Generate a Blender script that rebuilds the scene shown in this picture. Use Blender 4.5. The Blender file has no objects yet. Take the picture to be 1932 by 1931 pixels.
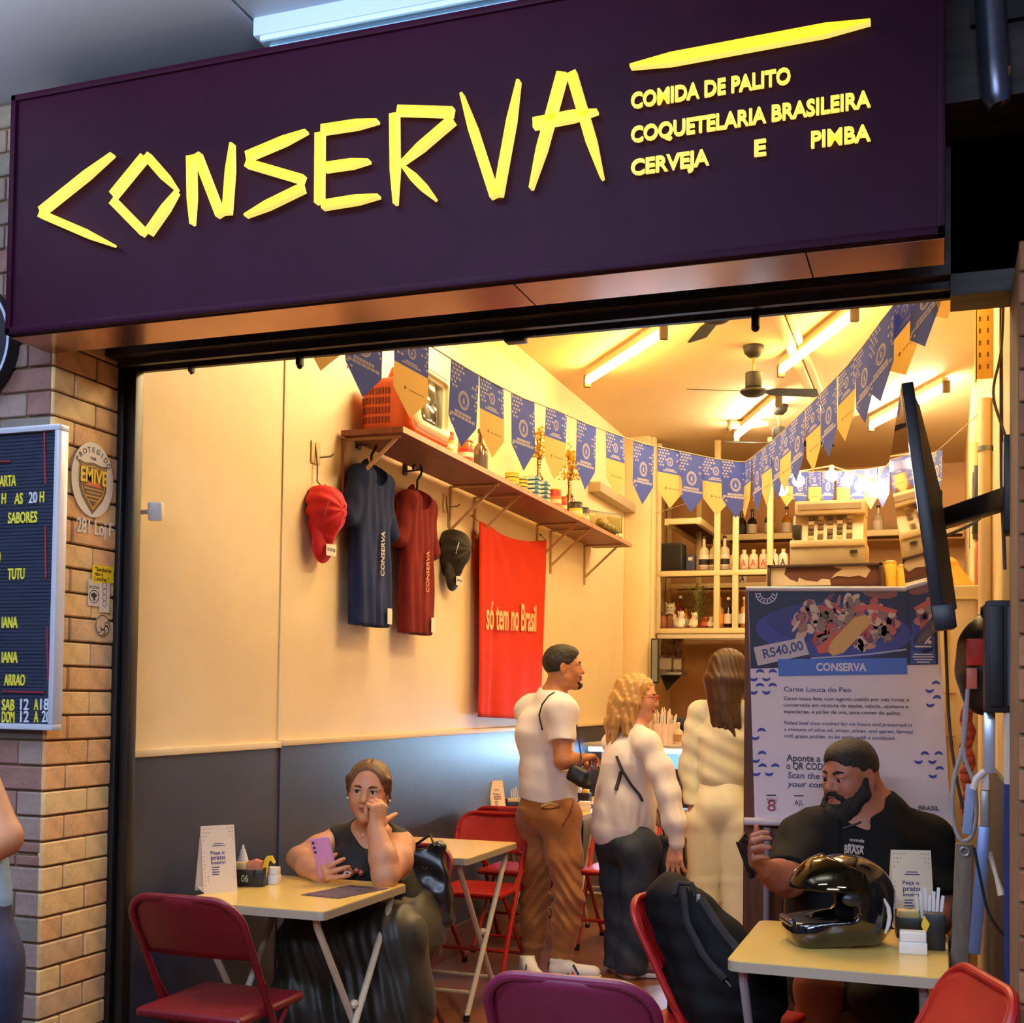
import bpy, bmesh, math, random
import numpy as np
from mathutils import Vector, Matrix
random.seed(7); np.random.seed(7)
S = bpy.context.scene
COL = S.collection
PI = math.pi
R = math.radians
# ------------------------------------------------------------------ camera
FPX, PX0, PY0 = 2297.6, 966.0, 1243.6          # focal length and principal point in pixels of the 1932 px frame
YAW, PITCH, ROLL, EYE = .339373, .031739, .0130913, 1.45
_cy, _sy = math.cos(YAW), math.sin(YAW)
FW = Vector((-_sy*math.cos(PITCH), _cy*math.cos(PITCH), math.sin(PITCH)))
_r0 = Vector((_cy, _sy, 0)); _u0 = _r0.cross(FW)
RT = math.cos(ROLL)*_r0 + math.sin(ROLL)*_u0
UP = -math.sin(ROLL)*_r0 + math.cos(ROLL)*_u0
EYEP = Vector((0, 0, EYE))
cd = bpy.data.cameras.new('camera'); cam = bpy.data.objects.new('camera', cd); COL.objects.link(cam)
cd.sensor_width = 36; cd.lens = FPX/1932*36; cd.shift_y = (PY0-965.5)/1932; cd.clip_start = .05; cd.clip_end = 100
cam.matrix_world = Matrix(((RT.x, UP.x, -FW.x, 0), (RT.y, UP.y, -FW.y, 0), (RT.z, UP.z, -FW.z, EYE), (0, 0, 0, 1)))
S.camera = cam
S.view_settings.view_transform = 'Standard'; S.view_settings.look = 'None'
S.view_settings.gamma = 1; S.view_settings.use_curve_mapping = False
S.view_settings.exposure = 0.0
S.cycles.use_denoising = True
S.cycles.max_bounces = 8; S.cycles.diffuse_bounces = 4; S.cycles.glossy_bounces = 4; S.cycles.transmission_bounces = 6
S.cycles.sample_clamp_indirect = 6; S.cycles.caustics_reflective = False; S.cycles.caustics_refractive = False
def lin(c):
    return tuple(((v/255)/12.92 if v/255 <= .04045 else ((v/255+.055)/1.055)**2.4) for v in c[:3])
# ------------------------------------------------------------------ world and lights
W = bpy.data.worlds.new('world'); S.world = W; W.use_nodes = True
W.node_tree.nodes['Background'].inputs[0].default_value = (*lin((120, 145, 205)), 1)
W.node_tree.nodes['Background'].inputs[1].default_value = .25
def area(name, loc, rot, sx, sy, power, col):
    l = bpy.data.lights.new(name, 'AREA'); l.shape = 'RECTANGLE'; l.size = sx; l.size_y = sy; l.energy = power; l.color = col
    o = bpy.data.objects.new(name, l); COL.objects.link(o); o.location = loc; o.rotation_euler = rot; return o
COOL = (.62, .74, 1.0)
# unseen lights added for the corridor's cool glow; two face up, brightening its ceiling
area('corridor_fill', (-1.7, .6, 2.98), (0, 0, 0), 1.2, .2, 70, COOL)
area('corridor_fill', (-1.5, 1.75, 2.98), (PI, 0, 0), 1.6, .15, 72, (.76, .86, 1))
area('corridor_fill', (-3.1, 1.7, 2.98), (PI, 0, 0), .2, 1.2, 46, (.82, .88, 1))
area('corridor_fill', (.9, -.6, 3.1), (0, 0, 0), 1.2, .25, 90, COOL)
area('corridor_fill', (-.4, -2.4, 3.2), (R(35), 0, 0), 2.4, .5, 120, COOL)
TUBE_FRONT = (1.0, .60, .15); TUBE_NEAR = (1.0, .76, .42); TUBE_BACK = (1.0, .76, .45)
TUBE_POWER_FRONT, TUBE_POWER_NEAR, TUBE_POWER_BACK = 92, 250, 118
# ------------------------------------------------------------------ helpers
def ray(x, y): return (x-PX0)/FPX*RT - (y-PY0)/FPX*UP + FW
def at(x, y, X=None, Y=None, Z=None, D=None):
    d = ray(x, y)
    t = X/d.x if X is not None else Y/d.y if Y is not None else (Z-EYE)/d.z if Z is not None else D
    return EYEP + d*t
MATS = {}
def mat(name, col, rough=.6, metal=0, var=0, vscale=8, col2=None, bump=0, bscale=60, emit=None, estr=0, spec=.5, sheen=0, stretch=None, alpha=1, trans=0, coat=0, detail=4, through=0):
    if name in MATS: return MATS[name]
    m = bpy.data.materials.new(name); m.use_nodes = True; MATS[name] = m
    nt = m.node_tree; b = nt.nodes['Principled BSDF']; N = nt.nodes.new; L = nt.links.new
    c = lin(col); b.inputs['Base Color'].default_value = (*c, 1); b.inputs['Roughness'].default_value = rough
    b.inputs['Metallic'].default_value = metal; b.inputs['Specular IOR Level'].default_value = spec
    b.inputs['Sheen Weight'].default_value = sheen; b.inputs['Transmission Weight'].default_value = trans
    b.inputs['Coat Weight'].default_value = coat; b.inputs['Alpha'].default_value = alpha
    tc = N('ShaderNodeTexCoord'); mp = N('ShaderNodeMapping'); L(tc.outputs['Object'], mp.inputs['Vector'])
    if stretch: mp.inputs['Scale'].default_value = stretch
    if var or col2:
        n = N('ShaderNodeTexNoise'); n.inputs['Scale'].default_value = vscale; n.inputs['Detail'].default_value = detail; n.inputs['Roughness'].default_value = .65
        L(mp.outputs[0], n.inputs['Vector'])
        r = N('ShaderNodeValToRGB'); L(n.outputs['Fac'], r.inputs[0])
        r.color_ramp.elements[0].position = .32; r.color_ramp.elements[1].position = .68
        if col2: a, z = c, lin(col2)
        else: a, z = tuple(v*(1-var) for v in c), tuple(min(1, v*(1+var)) for v in c)
        r.color_ramp.elements[0].color = (*a, 1); r.color_ramp.elements[1].color = (*z, 1)
        L(r.outputs[0], b.inputs['Base Color'])
    if bump:
        n2 = N('ShaderNodeTexNoise'); n2.inputs['Scale'].default_value = bscale; n2.inputs['Detail'].default_value = 3
        L(mp.outputs[0], n2.inputs['Vector'])
        bp = N('ShaderNodeBump'); bp.inputs['Strength'].default_value = bump; bp.inputs['Distance'].default_value = .01
        L(n2.outputs['Fac'], bp.inputs['Height']); L(bp.outputs[0], b.inputs['Normal'])
    if through:
        t_ = N('ShaderNodeBsdfTranslucent'); t_.inputs[0].default_value = (*c, 1); mx = N('ShaderNodeMixShader'); mx.inputs[0].default_value = through
        L(b.outputs[0], mx.inputs[1]); L(t_.outputs[0], mx.inputs[2]); L(mx.outputs[0], nt.nodes['Material Output'].inputs[0])
    if emit:
        b.inputs['Emission Color'].default_value = (*lin(emit), 1); b.inputs['Emission Strength'].default_value = estr
    return m
ROOTM = {}
def rootm(o):
    while o.parent is not None: o = o.parent
    return ROOTM.get(o.name, Matrix.Identity(4))
def tag(o, label=None, cat=None, group=None, kind=None):
    if label: o['label'] = label
    if cat: o['category'] = cat
    if group: o['group'] = group
    if kind: o['kind'] = kind
    return o
def thing(name, label, cat, loc=(0, 0, 0), rz=0, group=None, kind=None, rot=None):
    o = bpy.data.objects.new(name, None); COL.objects.link(o); o.empty_display_size = .05
    o.location = loc; o.rotation_euler = rot or (0, 0, rz)
    ROOTM[o.name] = Matrix.Translation(Vector(loc)) @ o.rotation_euler.to_matrix().to_4x4()
    return tag(o, label, cat, group, kind)
def basis(d, up=(0, 0, 1)):
    d = Vector(d).normalized(); u = Vector(up)
    if abs(d.dot(u)) > .98: u = Vector((1, 0, 0)) if abs(d.x) < .9 else Vector((0, 1, 0))
    s = d.cross(u).normalized(); u = s.cross(d).normalized()
    return s, d, u
TXT = {}
def textdata(s, off=0, ext=.05):
    k = (s, off, ext)
    if k not in TXT:
        c = bpy.data.curves.new('t', 'FONT'); c.body = s; c.offset = off; c.extrude = ext; c.resolution_u = 3
        o = bpy.data.objects.new('t', c); me = o.to_mesh()
        v = np.empty(len(me.vertices)*3); me.vertices.foreach_get('co', v); v = v.reshape(-1, 3)
        f = [tuple(p.vertices) for p in me.polygons]
        o.to_mesh_clear(); bpy.data.objects.remove(o); bpy.data.curves.remove(c)
        TXT[k] = (v, f)
    return TXT[k]
class MB:
    """collects shapes; build() links them as one mesh object"""
    def __init__(s): s.v = []; s.f = []; s.mi = []; s.sm = []
    def add(s, vs, fs, mi=0, smooth=True):
        o = len(s.v); s.v += [Vector(v) for v in vs]; s.f += [tuple(i+o for i in f) for f in fs]
        s.mi += [mi]*len(fs); s.sm += [smooth]*len(fs); return s
    def quad(s, a, b, c, d, mi=0): return s.add([a, b, c, d], [(0, 1, 2, 3)], mi)
    def box(s, lo, hi, mi=0, bev=0, M=None, seg=2):
        lo, hi = Vector(lo), Vector(hi); bm = bmesh.new(); bmesh.ops.create_cube(bm, size=1)
        for v in bm.verts: v.co = Vector(((lo[i]+hi[i])/2+v.co[i]*(hi[i]-lo[i]) for i in range(3)))
        if bev: bmesh.ops.bevel(bm, geom=bm.edges[:], offset=bev, segments=seg, profile=.5, affect='EDGES')
        bm.verts.index_update()
        s.add([(M @ v.co if M else v.co) for v in bm.verts], [[v.index for v in f.verts] for f in bm.faces], mi); bm.free(); return s
    def bar(s, a, b, w, h, mi=0, up=(0, 0, 1), bev=0):
        a, b = Vector(a), Vector(b); sd, d, u = basis(b-a, up); L = (b-a).length
        M = Matrix.Translation(a) @ Matrix((sd, d, u)).transposed().to_4x4()
        return s.box((-w/2, 0, -h/2), (w/2, L, h/2), mi, bev, M)
    def tube(s, pts, r, seg=10, mi=0, caps=True, closed=False):
        pts = [Vector(p) for p in pts]; n = len(pts); rs = r if isinstance(r, (list, tuple)) else [r]*n
        vs = []; fs = []; up = None
        for i, p in enumerate(pts):
            if closed: d = pts[(i+1) % n]-pts[i-1]
            else: d = pts[min(i+1, n-1)]-pts[max(i-1, 0)]
            d.normalize()
            if up is None: sd, _, up = basis(d)
            sd = d.cross(up).normalized(); up = sd.cross(d).normalized()
            for k in range(seg):
                a = 2*PI*k/seg; vs.append(p+(sd*math.cos(a)+up*math.sin(a))*rs[i])
        for i in range(n if closed else n-1):
            j = (i+1) % n
            for k in range(seg):
                l = (k+1) % seg; fs.append((i*seg+k, i*seg+l, j*seg+l, j*seg+k))
        if caps and not closed: fs += [tuple(range(seg))[::-1], tuple((n-1)*seg+k for k in range(seg))]
        return s.add(vs, fs, mi)
    def lathe(s, prof, c=(0, 0, 0), seg=16, mi=0, M=None, caps=True):
        c = Vector(c); vs = []; fs = []
        for (r, z) in prof:
            for k in range(seg):
                a = 2*PI*k/seg; p = Vector((r*math.cos(a), r*math.sin(a), z)); vs.append((M @ p if M else p)+c)
        n = len(prof)
        for i in range(n-1):
            for k in range(seg):
                l = (k+1) % seg; fs.append((i*seg+k, i*seg+l, (i+1)*seg+l, (i+1)*seg+k))
        if caps: fs += [tuple(range(seg))[::-1], tuple((n-1)*seg+k for k in range(seg))]
        return s.add(vs, fs, mi)
    def ball(s, c, r, mi=0, seg=14, M=None):
        rr = r if isinstance(r, (tuple, list)) else (r, r, r); n = seg//2
        prof = [(math.sin(PI*i/n), -math.cos(PI*i/n)) for i in range(n+1)]
        prof[0] = (.02, -1); prof[-1] = (.02, 1)
        A = Matrix.Diagonal((*rr, 1)); A = (M @ A) if M else A
        return s.lathe(prof, c, seg, mi, A)
    def prism(s, poly, n, t, mi=0):
        """extrude a planar polygon of 3D points by t along n"""
        n = Vector(n).normalized()*t; m = len(poly); vs = [Vector(p) for p in poly]+[Vector(p)+n for p in poly]
        fs = [tuple(range(m))[::-1], tuple(range(m, 2*m))]+[(i, (i+1) % m, m+(i+1) % m, m+i) for i in range(m)]
        a = sum((vs[i].cross(vs[(i+1) % m]) for i in range(m)), Vector())
        if a.dot(n) < 0: fs = [f[::-1] for f in fs]
        return s.add(vs, fs, mi)
    def text(s, st, org, u, v, width=None, height=.1, depth=.002, mi=0, bold=0, align='L', skew=0):
        u, v = Vector(u).normalized(), Vector(v).normalized(); n = u.cross(v)
        co, fs = textdata(st, bold); x0, x1 = co[:, 0].min(), co[:, 0].max()
        sy = height/.70; sx = (width/(x1-x0)) if width else sy
        off = x0 if align == 'L' else x1 if align == 'R' else (x0+x1)/2
        o = Vector(org)
        s.add([o+u*float((p[0]-off)*sx+skew*p[1]*sy)+v*float(p[1]*sy)+n*float((p[2]+.05)*10*depth) for p in co], fs, mi); return s
    def build(s, name, mats, parent=None, world=False, angle=35, flat=False):
        me = bpy.data.meshes.new(name)
        vs = s.v
        if world and parent is not None:
            Mi = rootm(parent).inverted(); vs = [Mi @ v for v in vs]
        me.from_pydata([tuple(v) for v in vs], [], s.f)
        for m in (mats if isinstance(mats, (list, tuple)) else [mats]): me.materials.append(m)
        me.polygons.foreach_set('material_index', s.mi)
        me.polygons.foreach_set('use_smooth', [not flat]*len(s.f)); me.update()
        if not flat: me.set_sharp_from_angle(angle=R(angle))
        o = bpy.data.objects.new(name, me); COL.objects.link(o)
        if parent is not None: o.parent = parent
        return o
def struct(name, mb, m, parent=None, **k):
    o = mb.build(name, m, parent, **k)
    if parent is None: o['kind'] = 'structure'
    return o
def dup(root, loc=None, rz=None, label=None, group=None):
    def rec(o, par):
        c = o.copy(); COL.objects.link(c); c.parent = par
        for ch in list(o.children): rec(ch, c)
        return c
    r = rec(root, None)
    if loc is not None: r.location = loc
    if rz is not None: r.rotation_euler = (0, 0, rz)
    ROOTM[r.name] = Matrix.Translation(r.location) @ r.rotation_euler.to_matrix().to_4x4()
    if label: r['label'] = label
    if group: r['group'] = group
    return r
def arc(c, r, a0, a1, n, u=(1, 0, 0), v=(0, 0, 1)):
    c, u, v = Vector(c), Vector(u), Vector(v)
    return [c+u*r*math.cos(a0+(a1-a0)*i/n)+v*r*math.sin(a0+(a1-a0)*i/n) for i in range(n+1)]
# ------------------------------------------------------------------ implicit surfaces (bodies, cloth, soft shapes)
class Field:
    def __init__(s, lo, hi, h):
        s.lo = np.array(lo, np.float32); s.h = h
        s.n = np.ceil((np.array(hi)-np.array(lo))/h).astype(int)+1
        s.d = np.full(s.n, .5, np.float32)
        s.ax = [s.lo[i]+h*np.arange(s.n[i], dtype=np.float32) for i in range(3)]
    def sub(s, lo, hi):
        a = np.maximum(np.floor((np.array(lo)-s.lo)/s.h).astype(int), 0); b = np.minimum(np.ceil((np.array(hi)-s.lo)/s.h).astype(int)+1, s.n)
        if (b <= a).any(): return None
        sl = tuple(slice(a[i], b[i]) for i in range(3))
        g = np.meshgrid(*[s.ax[i][sl[i]] for i in range(3)], indexing='ij', sparse=True)
        return sl, g
    def put(s, r, fn, k, op):
        if r is None: return s
        sl, g = r; e = fn(*g); d = s.d[sl]
        if op == 'u':
            if k > 0: h = np.maximum(k-np.abs(d-e), 0)/k; s.d[sl] = np.minimum(d, e)-h*h*k/4
            else: s.d[sl] = np.minimum(d, e)
        else:
            e = -e
            if k > 0: h = np.maximum(k-np.abs(d-e), 0)/k; s.d[sl] = np.maximum(d, e)+h*h*k/4
            else: s.d[sl] = np.maximum(d, e)
        return s
    def cone(s, a, b, ra, rb, k=.02, op='u', flat=None):
        a, b = np.array(a, np.float32), np.array(b, np.float32); ba = b-a; L2 = float(ba@ba)+1e-9; m = max(ra, rb)+k+.02
        def fn(x, y, z):
            t = np.clip(((x-a[0])*ba[0]+(y-a[1])*ba[1]+(z-a[2])*ba[2])/L2, 0, 1)
            return np.sqrt((x-a[0]-t*ba[0])**2+(y-a[1]-t*ba[1])**2+(z-a[2]-t*ba[2])**2)-(ra+(rb-ra)*t)
        return s.put(s.sub(np.minimum(a, b)-m, np.maximum(a, b)+m), fn, k, op)
    def chain(s, pts, rs, k=.02, op='u'):
        for i in range(len(pts)-1): s.cone(pts[i], pts[i+1], rs[i], rs[i+1], k, op)
        return s
    def ell(s, c, r, k=.02, op='u', M=None):
        c = np.array(c, np.float32); r = np.array(r, np.float32); m = float(r.max())+k+.02
        A = np.array(M.to_3x3().transposed() if M is not None else Matrix.Identity(3), np.float32)
        def fn(x, y, z):
            x, y, z = x-c[0], y-c[1], z-c[2]
            q = [A[i, 0]*x+A[i, 1]*y+A[i, 2]*z for i in range(3)]
            k0 = np.sqrt(sum((q[i]/r[i])**2 for i in range(3))); k1 = np.sqrt(sum((q[i]/r[i]**2)**2 for i in range(3)))+1e-6
            return k0*(k0-1)/k1
        return s.put(s.sub(c-m, c+m), fn, k, op)
    def rbox(s, c, hs, r, k=.01, op='u', M=None):
        c = np.array(c, np.float32); hs = np.array(hs, np.float32); m = float(np.linalg.norm(hs))+r+k+.02
        A = np.array(M.to_3x3().transposed() if M is not None else Matrix.Identity(3), np.float32)
        def fn(x, y, z):
            x, y, z = x-c[0], y-c[1], z-c[2]
            q = [np.abs(A[i, 0]*x+A[i, 1]*y+A[i, 2]*z)-(hs[i]-r) for i in range(3)]
            return np.sqrt(sum(np.maximum(t, 0)**2 for t in q))+np.minimum(np.maximum(np.maximum(q[0], q[1]), q[2]), 0)-r
        return s.put(s.sub(c-m, c+m), fn, k, op)
    def cut(s, p, n, k=0):
        """remove what lies on the n side of the plane through p"""
        p, n = np.array(p, np.float32), np.array(Vector(n).normalized(), np.float32)
        x, y, z = np.meshgrid(*s.ax, indexing='ij', sparse=True)
        e = (x-p[0])*n[0]+(y-p[1])*n[1]+(z-p[2])*n[2]
        if k > 0: h = np.maximum(k-np.abs(s.d-e), 0)/k; s.d = np.maximum(s.d, e)+h*h*k/4
        else: s.d = np.maximum(s.d, e)
        return s
    def disp(s, fn):
        g = np.meshgrid(*s.ax, indexing='ij', sparse=True); s.d = (s.d+fn(*g)).astype(np.float32); return s
    def mesh(s):
        d = np.pad(s.d, 1, constant_values=.5); lo = s.lo-s.h
        ins = d < 0; nx, ny, nz = d.shape
        cs = [(i, j, k) for i in (0, 1) for j in (0, 1) for k in (0, 1)]
        cnt = sum(ins[i:nx-1+i, j:ny-1+j, k:nz-1+k].astype(np.int8) for i, j, k in cs)
        act = np.argwhere((cnt > 0) & (cnt < 8))
        idx = np.full((nx-1, ny-1, nz-1), -1, np.int64); idx[tuple(act.T)] = np.arange(len(act))
        val = {c: d[act[:, 0]+c[0], act[:, 1]+c[1], act[:, 2]+c[2]] for c in cs}
        acc = np.zeros((len(act), 3)); num = np.zeros(len(act))
        for a in cs:
            for ax in range(3):
                if a[ax] == 0:
                    b = list(a); b[ax] = 1; b = tuple(b); va, vb = val[a], val[b]; x = (va < 0) != (vb < 0)
                    t = np.where(x, va/np.where(x, va-vb, 1), 0); p = np.tile(np.array(a, float), (len(act), 1)); p[:, ax] = t
                    acc += p*x[:, None]; num += x
        V = lo+(act+acc/num[:, None])*s.h
        F = []
        for ax in range(3):
            sl0 = [slice(1, -1)]*3; sl0[ax] = slice(0, -1); sl1 = [slice(1, -1)]*3; sl1[ax] = slice(1, None)
            A, B = ins[tuple(sl0)], ins[tuple(sl1)]; o, q = (ax+1) % 3, (ax+2) % 3
            e = np.argwhere(A != B); off = np.ones(3, int); off[ax] = 0; e2 = e+off; sg = A[tuple(e.T)]
            def cell(do, dq):
                t = e2.copy(); t[:, o] -= do; t[:, q] -= dq; return idx[tuple(t.T)]
            Q = np.stack([cell(1, 1), cell(0, 1), cell(0, 0), cell(1, 0)], 1); Q[~sg] = Q[~sg][:, ::-1]; F.append(Q)
        return V, np.concatenate(F)
    def build(s, name, mats, parent=None, world=True, colour=None):
        V, F = s.mesh()
        if world and parent is not None:
            Mi = np.array(rootm(parent).inverted()); V = V@Mi[:3, :3].T+Mi[:3, 3]
        me = bpy.data.meshes.new(name); me.vertices.add(len(V)); me.vertices.foreach_set('co', V.astype(np.float32).ravel())
        me.loops.add(F.size); me.loops.foreach_set('vertex_index', F.astype(np.int32).ravel())
        me.polygons.add(len(F)); me.polygons.foreach_set('loop_start', np.arange(0, F.size, 4, dtype=np.int32))
        for m in (mats if isinstance(mats, (list, tuple)) else [mats]): me.materials.append(m)
        me.update(calc_edges=True); me.validate()
        me.polygons.foreach_set('use_smooth', np.ones(len(me.polygons), bool)); me.update()
        o = bpy.data.objects.new(name, me); COL.objects.link(o)
        if parent is not None: o.parent = parent
        return o
# ================================================================== structure
XL, XR, ZC, YF, YB = -2.6, .2, 3.73, 3.4, 12.2     # left wall, right wall, ceiling, shop front, back wall
cream = mat('cream_wall_paint', (236, 214, 168), .55, var=.06, vscale=1.3, bump=.05, bscale=25)
dark = mat('slate_dado_paint', (54, 60, 76), .42, var=.16, vscale=2.2, bump=.06, bscale=30)
ceilm = mat('ceiling_paint', (226, 203, 164), .7, var=.05, vscale=1.0)
black = mat('black_paint', (14, 13, 15), .45, var=.2, vscale=9)
white_metal = mat('white_metal', (214, 210, 200), .35)
brass = mat('brown_metal', (74, 44, 36), .3, metal=.6)
floor_m = mat('red_cement_floor', (96, 56, 34), .32, col2=(150, 92, 56), vscale=2.6, bump=.08, bscale=14, detail=8)
struct('floor', MB().box((-4, -4, -.1), (4, YB+.3, 0)), floor_m)
struct('ceiling', MB().box((XL-.2, 3.42, ZC), (XR+.2, YB+.3, ZC+.12)), ceilm)
wl = struct('wall_left', MB().box((XL-.2, 3.44, 0), (XL-.006, 4.46, ZC)).box((XL-.2, 4.46, 0), (XL, YB, ZC)), cream)
struct('wall_right', MB().box((XR, 3.44, 0), (XR+.2, YB, ZC)), mat('right_wall_paint', (232, 205, 146), .55, var=.06, vscale=1.5))
struct('wall_back', MB().box((XL-.2, YB, 0), (XR+.2, YB+.2, ZC)), mat('back_wall_paint', (214, 170, 124), .7, var=.08, vscale=1.6))
b = MB().box((XL-.02, 3.46, 0), (XL+.006, 4.46, 1.235)).box((XL, 4.46, 0), (XL+.012, 10.3, 1.235))
struct('trim_1', b, dark)
struct('trim_2', MB().box((XL-.02, 3.46, 1.228), (XL+.018, 4.46, 1.255), bev=.004).box((XL, 4.46, 1.235), (XL+.024, 10.3, 1.262), bev=.004), cream)
struct('baseboard_left', MB().box((XL-.02, 3.46, 0), (XL+.028, 4.46, .16)).box((XL+.012, 4.46, 0), (XL+.034, 10.3, .16)), mat('brown_skirting', (112, 66, 44), .5, var=.2))
struct('trim_3', MB().box((XR-.014, 3.46, 0), (XR, 8.0, 1.2)), dark)
struct('trim_4', MB().box((XL, 10.25, 0), (XL+.22, 10.42, ZC), bev=.006).box((XL+.22, 10.3, 0), (XL+.25, 10.4, ZC), bev=.006), cream)
struct('trim_5', MB().box((XL, 9.1, 3.06), (XL+.1, 10.25, 3.14), bev=.008), mat('ledge_paint', (176, 158, 128), .6))
conduit = struct('trim_6', MB().box((-.93, 5.6, 3.67), (-.87, 9.8, 3.73), bev=.006).box((-.86, 5.6, 3.69), (-.82, 9.8, 3.73), bev=.004), mat('white_trunking', (232, 214, 176), .45))
# the ceiling is lower by a hand's breadth on the right of the trunking
struct('ceiling_1', MB().box((-.82, 5.0, 3.70), (XR, 6.9, ZC+.01)), ceilm)
# roller-shutter box over the opening, the black frame post, and black cladding behind the sign
struct('trim_7', MB().box((XL-.05, 3.3, 2.556), (XR+.3, 3.44, 2.9)).box((XL+.02, 3.34, 2.532), (XR, 3.36, 2.565)).box((XL+.02, 3.42, 2.532), (XR, 3.44, 2.565)).box((XL-.05, 3.08, 2.9), (XR+1.5, 3.44, ZC)).box((.02, 3.3, 2.5), (XR+1.5, 3.44, 2.95)), mat('grimy_black_steel', (16, 15, 17), .5, col2=(64, 58, 56), vscale=3.2, stretch=(1, 6, 6)))
struct('trim_8', MB().box((XL-.005, 3.37, 0), (XL+.022, 3.44, 2.56), bev=.004).box((XL+.026, 3.385, 0), (XL+.06, 3.43, 2.56), bev=.004), black)
for px, w, z in ((362, .010, .02), (566, .016, .03), (1425, .02, .035)):
    p = at(px, 660, Y=3.41)
    tag(MB().box((p.x-w/2, 3.395, 2.53-z), (p.x+w/2, 3.425, 2.54), bev=.003).ball((p.x, 3.41, 2.53-z), w*.62).build('shutter_stop', black),
        {362: 'small dark stop tab under the shutter rail, close to the brick pier', 566: 'dark stop tab under the shutter rail above the red cap', 1425: 'dark stop tab under the shutter rail in front of the ceiling fans'}[px], 'bracket', 'stop tabs under the shutter rail')
p = at(975, 655, Y=3.41)
tag(MB().box((p.x-.035, 3.39, 2.512), (p.x+.03, 3.43, 2.545), bev=.004).box((p.x-.05, 3.4, 2.525), (p.x+.055, 3.42, 2.545), bev=.003).build('shutter_catch', black), 'black shutter catch at the middle of the rail', 'bracket')
# ------------------------------------------------------------------ arcade ceiling outside
apan = mat('arcade_ceiling_panel', (186, 194, 212), .6, var=.05, vscale=1.2)
ac = struct('ceiling_2', MB().box((-5, -4, 3.335), (4, 3.1, 3.42)), mat('arcade_ceiling_joint', (84, 86, 92), .7))
for i in range(5):
    x0 = -4.82+i*1.505
    for y0, y1 in ((-3.2, -.1), (-.08, 3.08)):
        MB().box((x0+.006, y0, 3.32), (x0+1.499, y1, 3.336), bev=.003).build('panel', apan, ac)
struct('wall_outside', MB().box((-5, -4.2, 0), (4, -4, 3.4)), mat('arcade_far_wall', (120, 116, 118), .7))
# ------------------------------------------------------------------ brick piers
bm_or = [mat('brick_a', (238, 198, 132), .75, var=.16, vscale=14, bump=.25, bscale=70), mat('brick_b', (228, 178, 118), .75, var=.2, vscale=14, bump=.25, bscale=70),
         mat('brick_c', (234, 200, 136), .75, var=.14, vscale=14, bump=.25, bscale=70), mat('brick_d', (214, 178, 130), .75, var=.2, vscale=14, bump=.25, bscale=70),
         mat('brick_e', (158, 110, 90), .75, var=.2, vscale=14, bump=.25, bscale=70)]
bm_or += [mat(f'brick_front_{i}', c, .8, var=.15, vscale=14, bump=.25, bscale=70) for i, c in enumerate(((138, 124, 112), (140, 104, 94), (148, 128, 118), (124, 118, 106), (150, 96, 60), (136, 88, 58), (160, 110, 74)))]  # front-face bricks: duller copies with the outside light put into their colour
mortar = mat('mortar', (120, 96, 70), .9, var=.1)
pier = struct('wall_front', MB().box((-3.6, 3.068, 0), (XL-.010, 3.40, 3.33)), mortar)
CO, BR = .0777, .0705
_bc = {}
def brick(parent, lo, hi, mi, m):
    k = (tuple(round(hi[i]-lo[i], 3) for i in range(3)), mi)
    if k not in _bc:
        o = MB().box([-(hi[i]-lo[i])/2 for i in range(3)], [(hi[i]-lo[i])/2 for i in range(3)], bev=.0035, seg=1).build('brick', m, parent); _bc[k] = o.data
    else:
        o = bpy.data.objects.new('brick', _bc[k]); COL.objects.link(o); o.parent = parent
    o.location = [(lo[i]+hi[i])/2 for i in range(3)]
rb = random.Random(3)
ZB0 = .06
for r in range(42):
    z = ZB0+r*CO-.002
    if z+BR > 3.33: break
    # side face towards the opening (X = XL)
    off = .205 if r % 2 else .10
    segs = [(3.062, 3.062+off-.007)] + [(3.062+off, 3.395)]
    if z < .35 and r % 3 == 0: segs = [(3.062, 3.16), (3.167, 3.262), (3.269, 3.395)]
    for a, c in segs:
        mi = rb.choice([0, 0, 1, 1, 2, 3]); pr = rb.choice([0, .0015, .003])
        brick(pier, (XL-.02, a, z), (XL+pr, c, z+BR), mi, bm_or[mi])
    x = XL-.004; first = True
    while x > -3.2:
        w = (.095 if r % 2 else .2) if first else .2
        first = False
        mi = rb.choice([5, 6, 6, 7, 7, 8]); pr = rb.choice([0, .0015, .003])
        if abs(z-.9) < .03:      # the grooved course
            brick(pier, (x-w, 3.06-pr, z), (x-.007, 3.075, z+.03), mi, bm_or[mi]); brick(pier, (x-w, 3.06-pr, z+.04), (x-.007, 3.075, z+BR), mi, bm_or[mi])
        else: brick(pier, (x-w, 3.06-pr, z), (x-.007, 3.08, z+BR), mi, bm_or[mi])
        x -= w
pr_ = struct('wall_front_1', MB().box((.168, 3.07, 0), (.9, 3.44, 2.52)), mortar)
for r in range(32):
    z = ZB0+r*CO; x = .168+(.0 if r % 2 else -.1); 
    while x < .45:
        a, c = max(x, .170), x+.193
        if c-a > .03:
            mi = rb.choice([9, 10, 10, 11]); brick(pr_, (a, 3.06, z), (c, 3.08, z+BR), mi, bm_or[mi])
        x += .2
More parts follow.
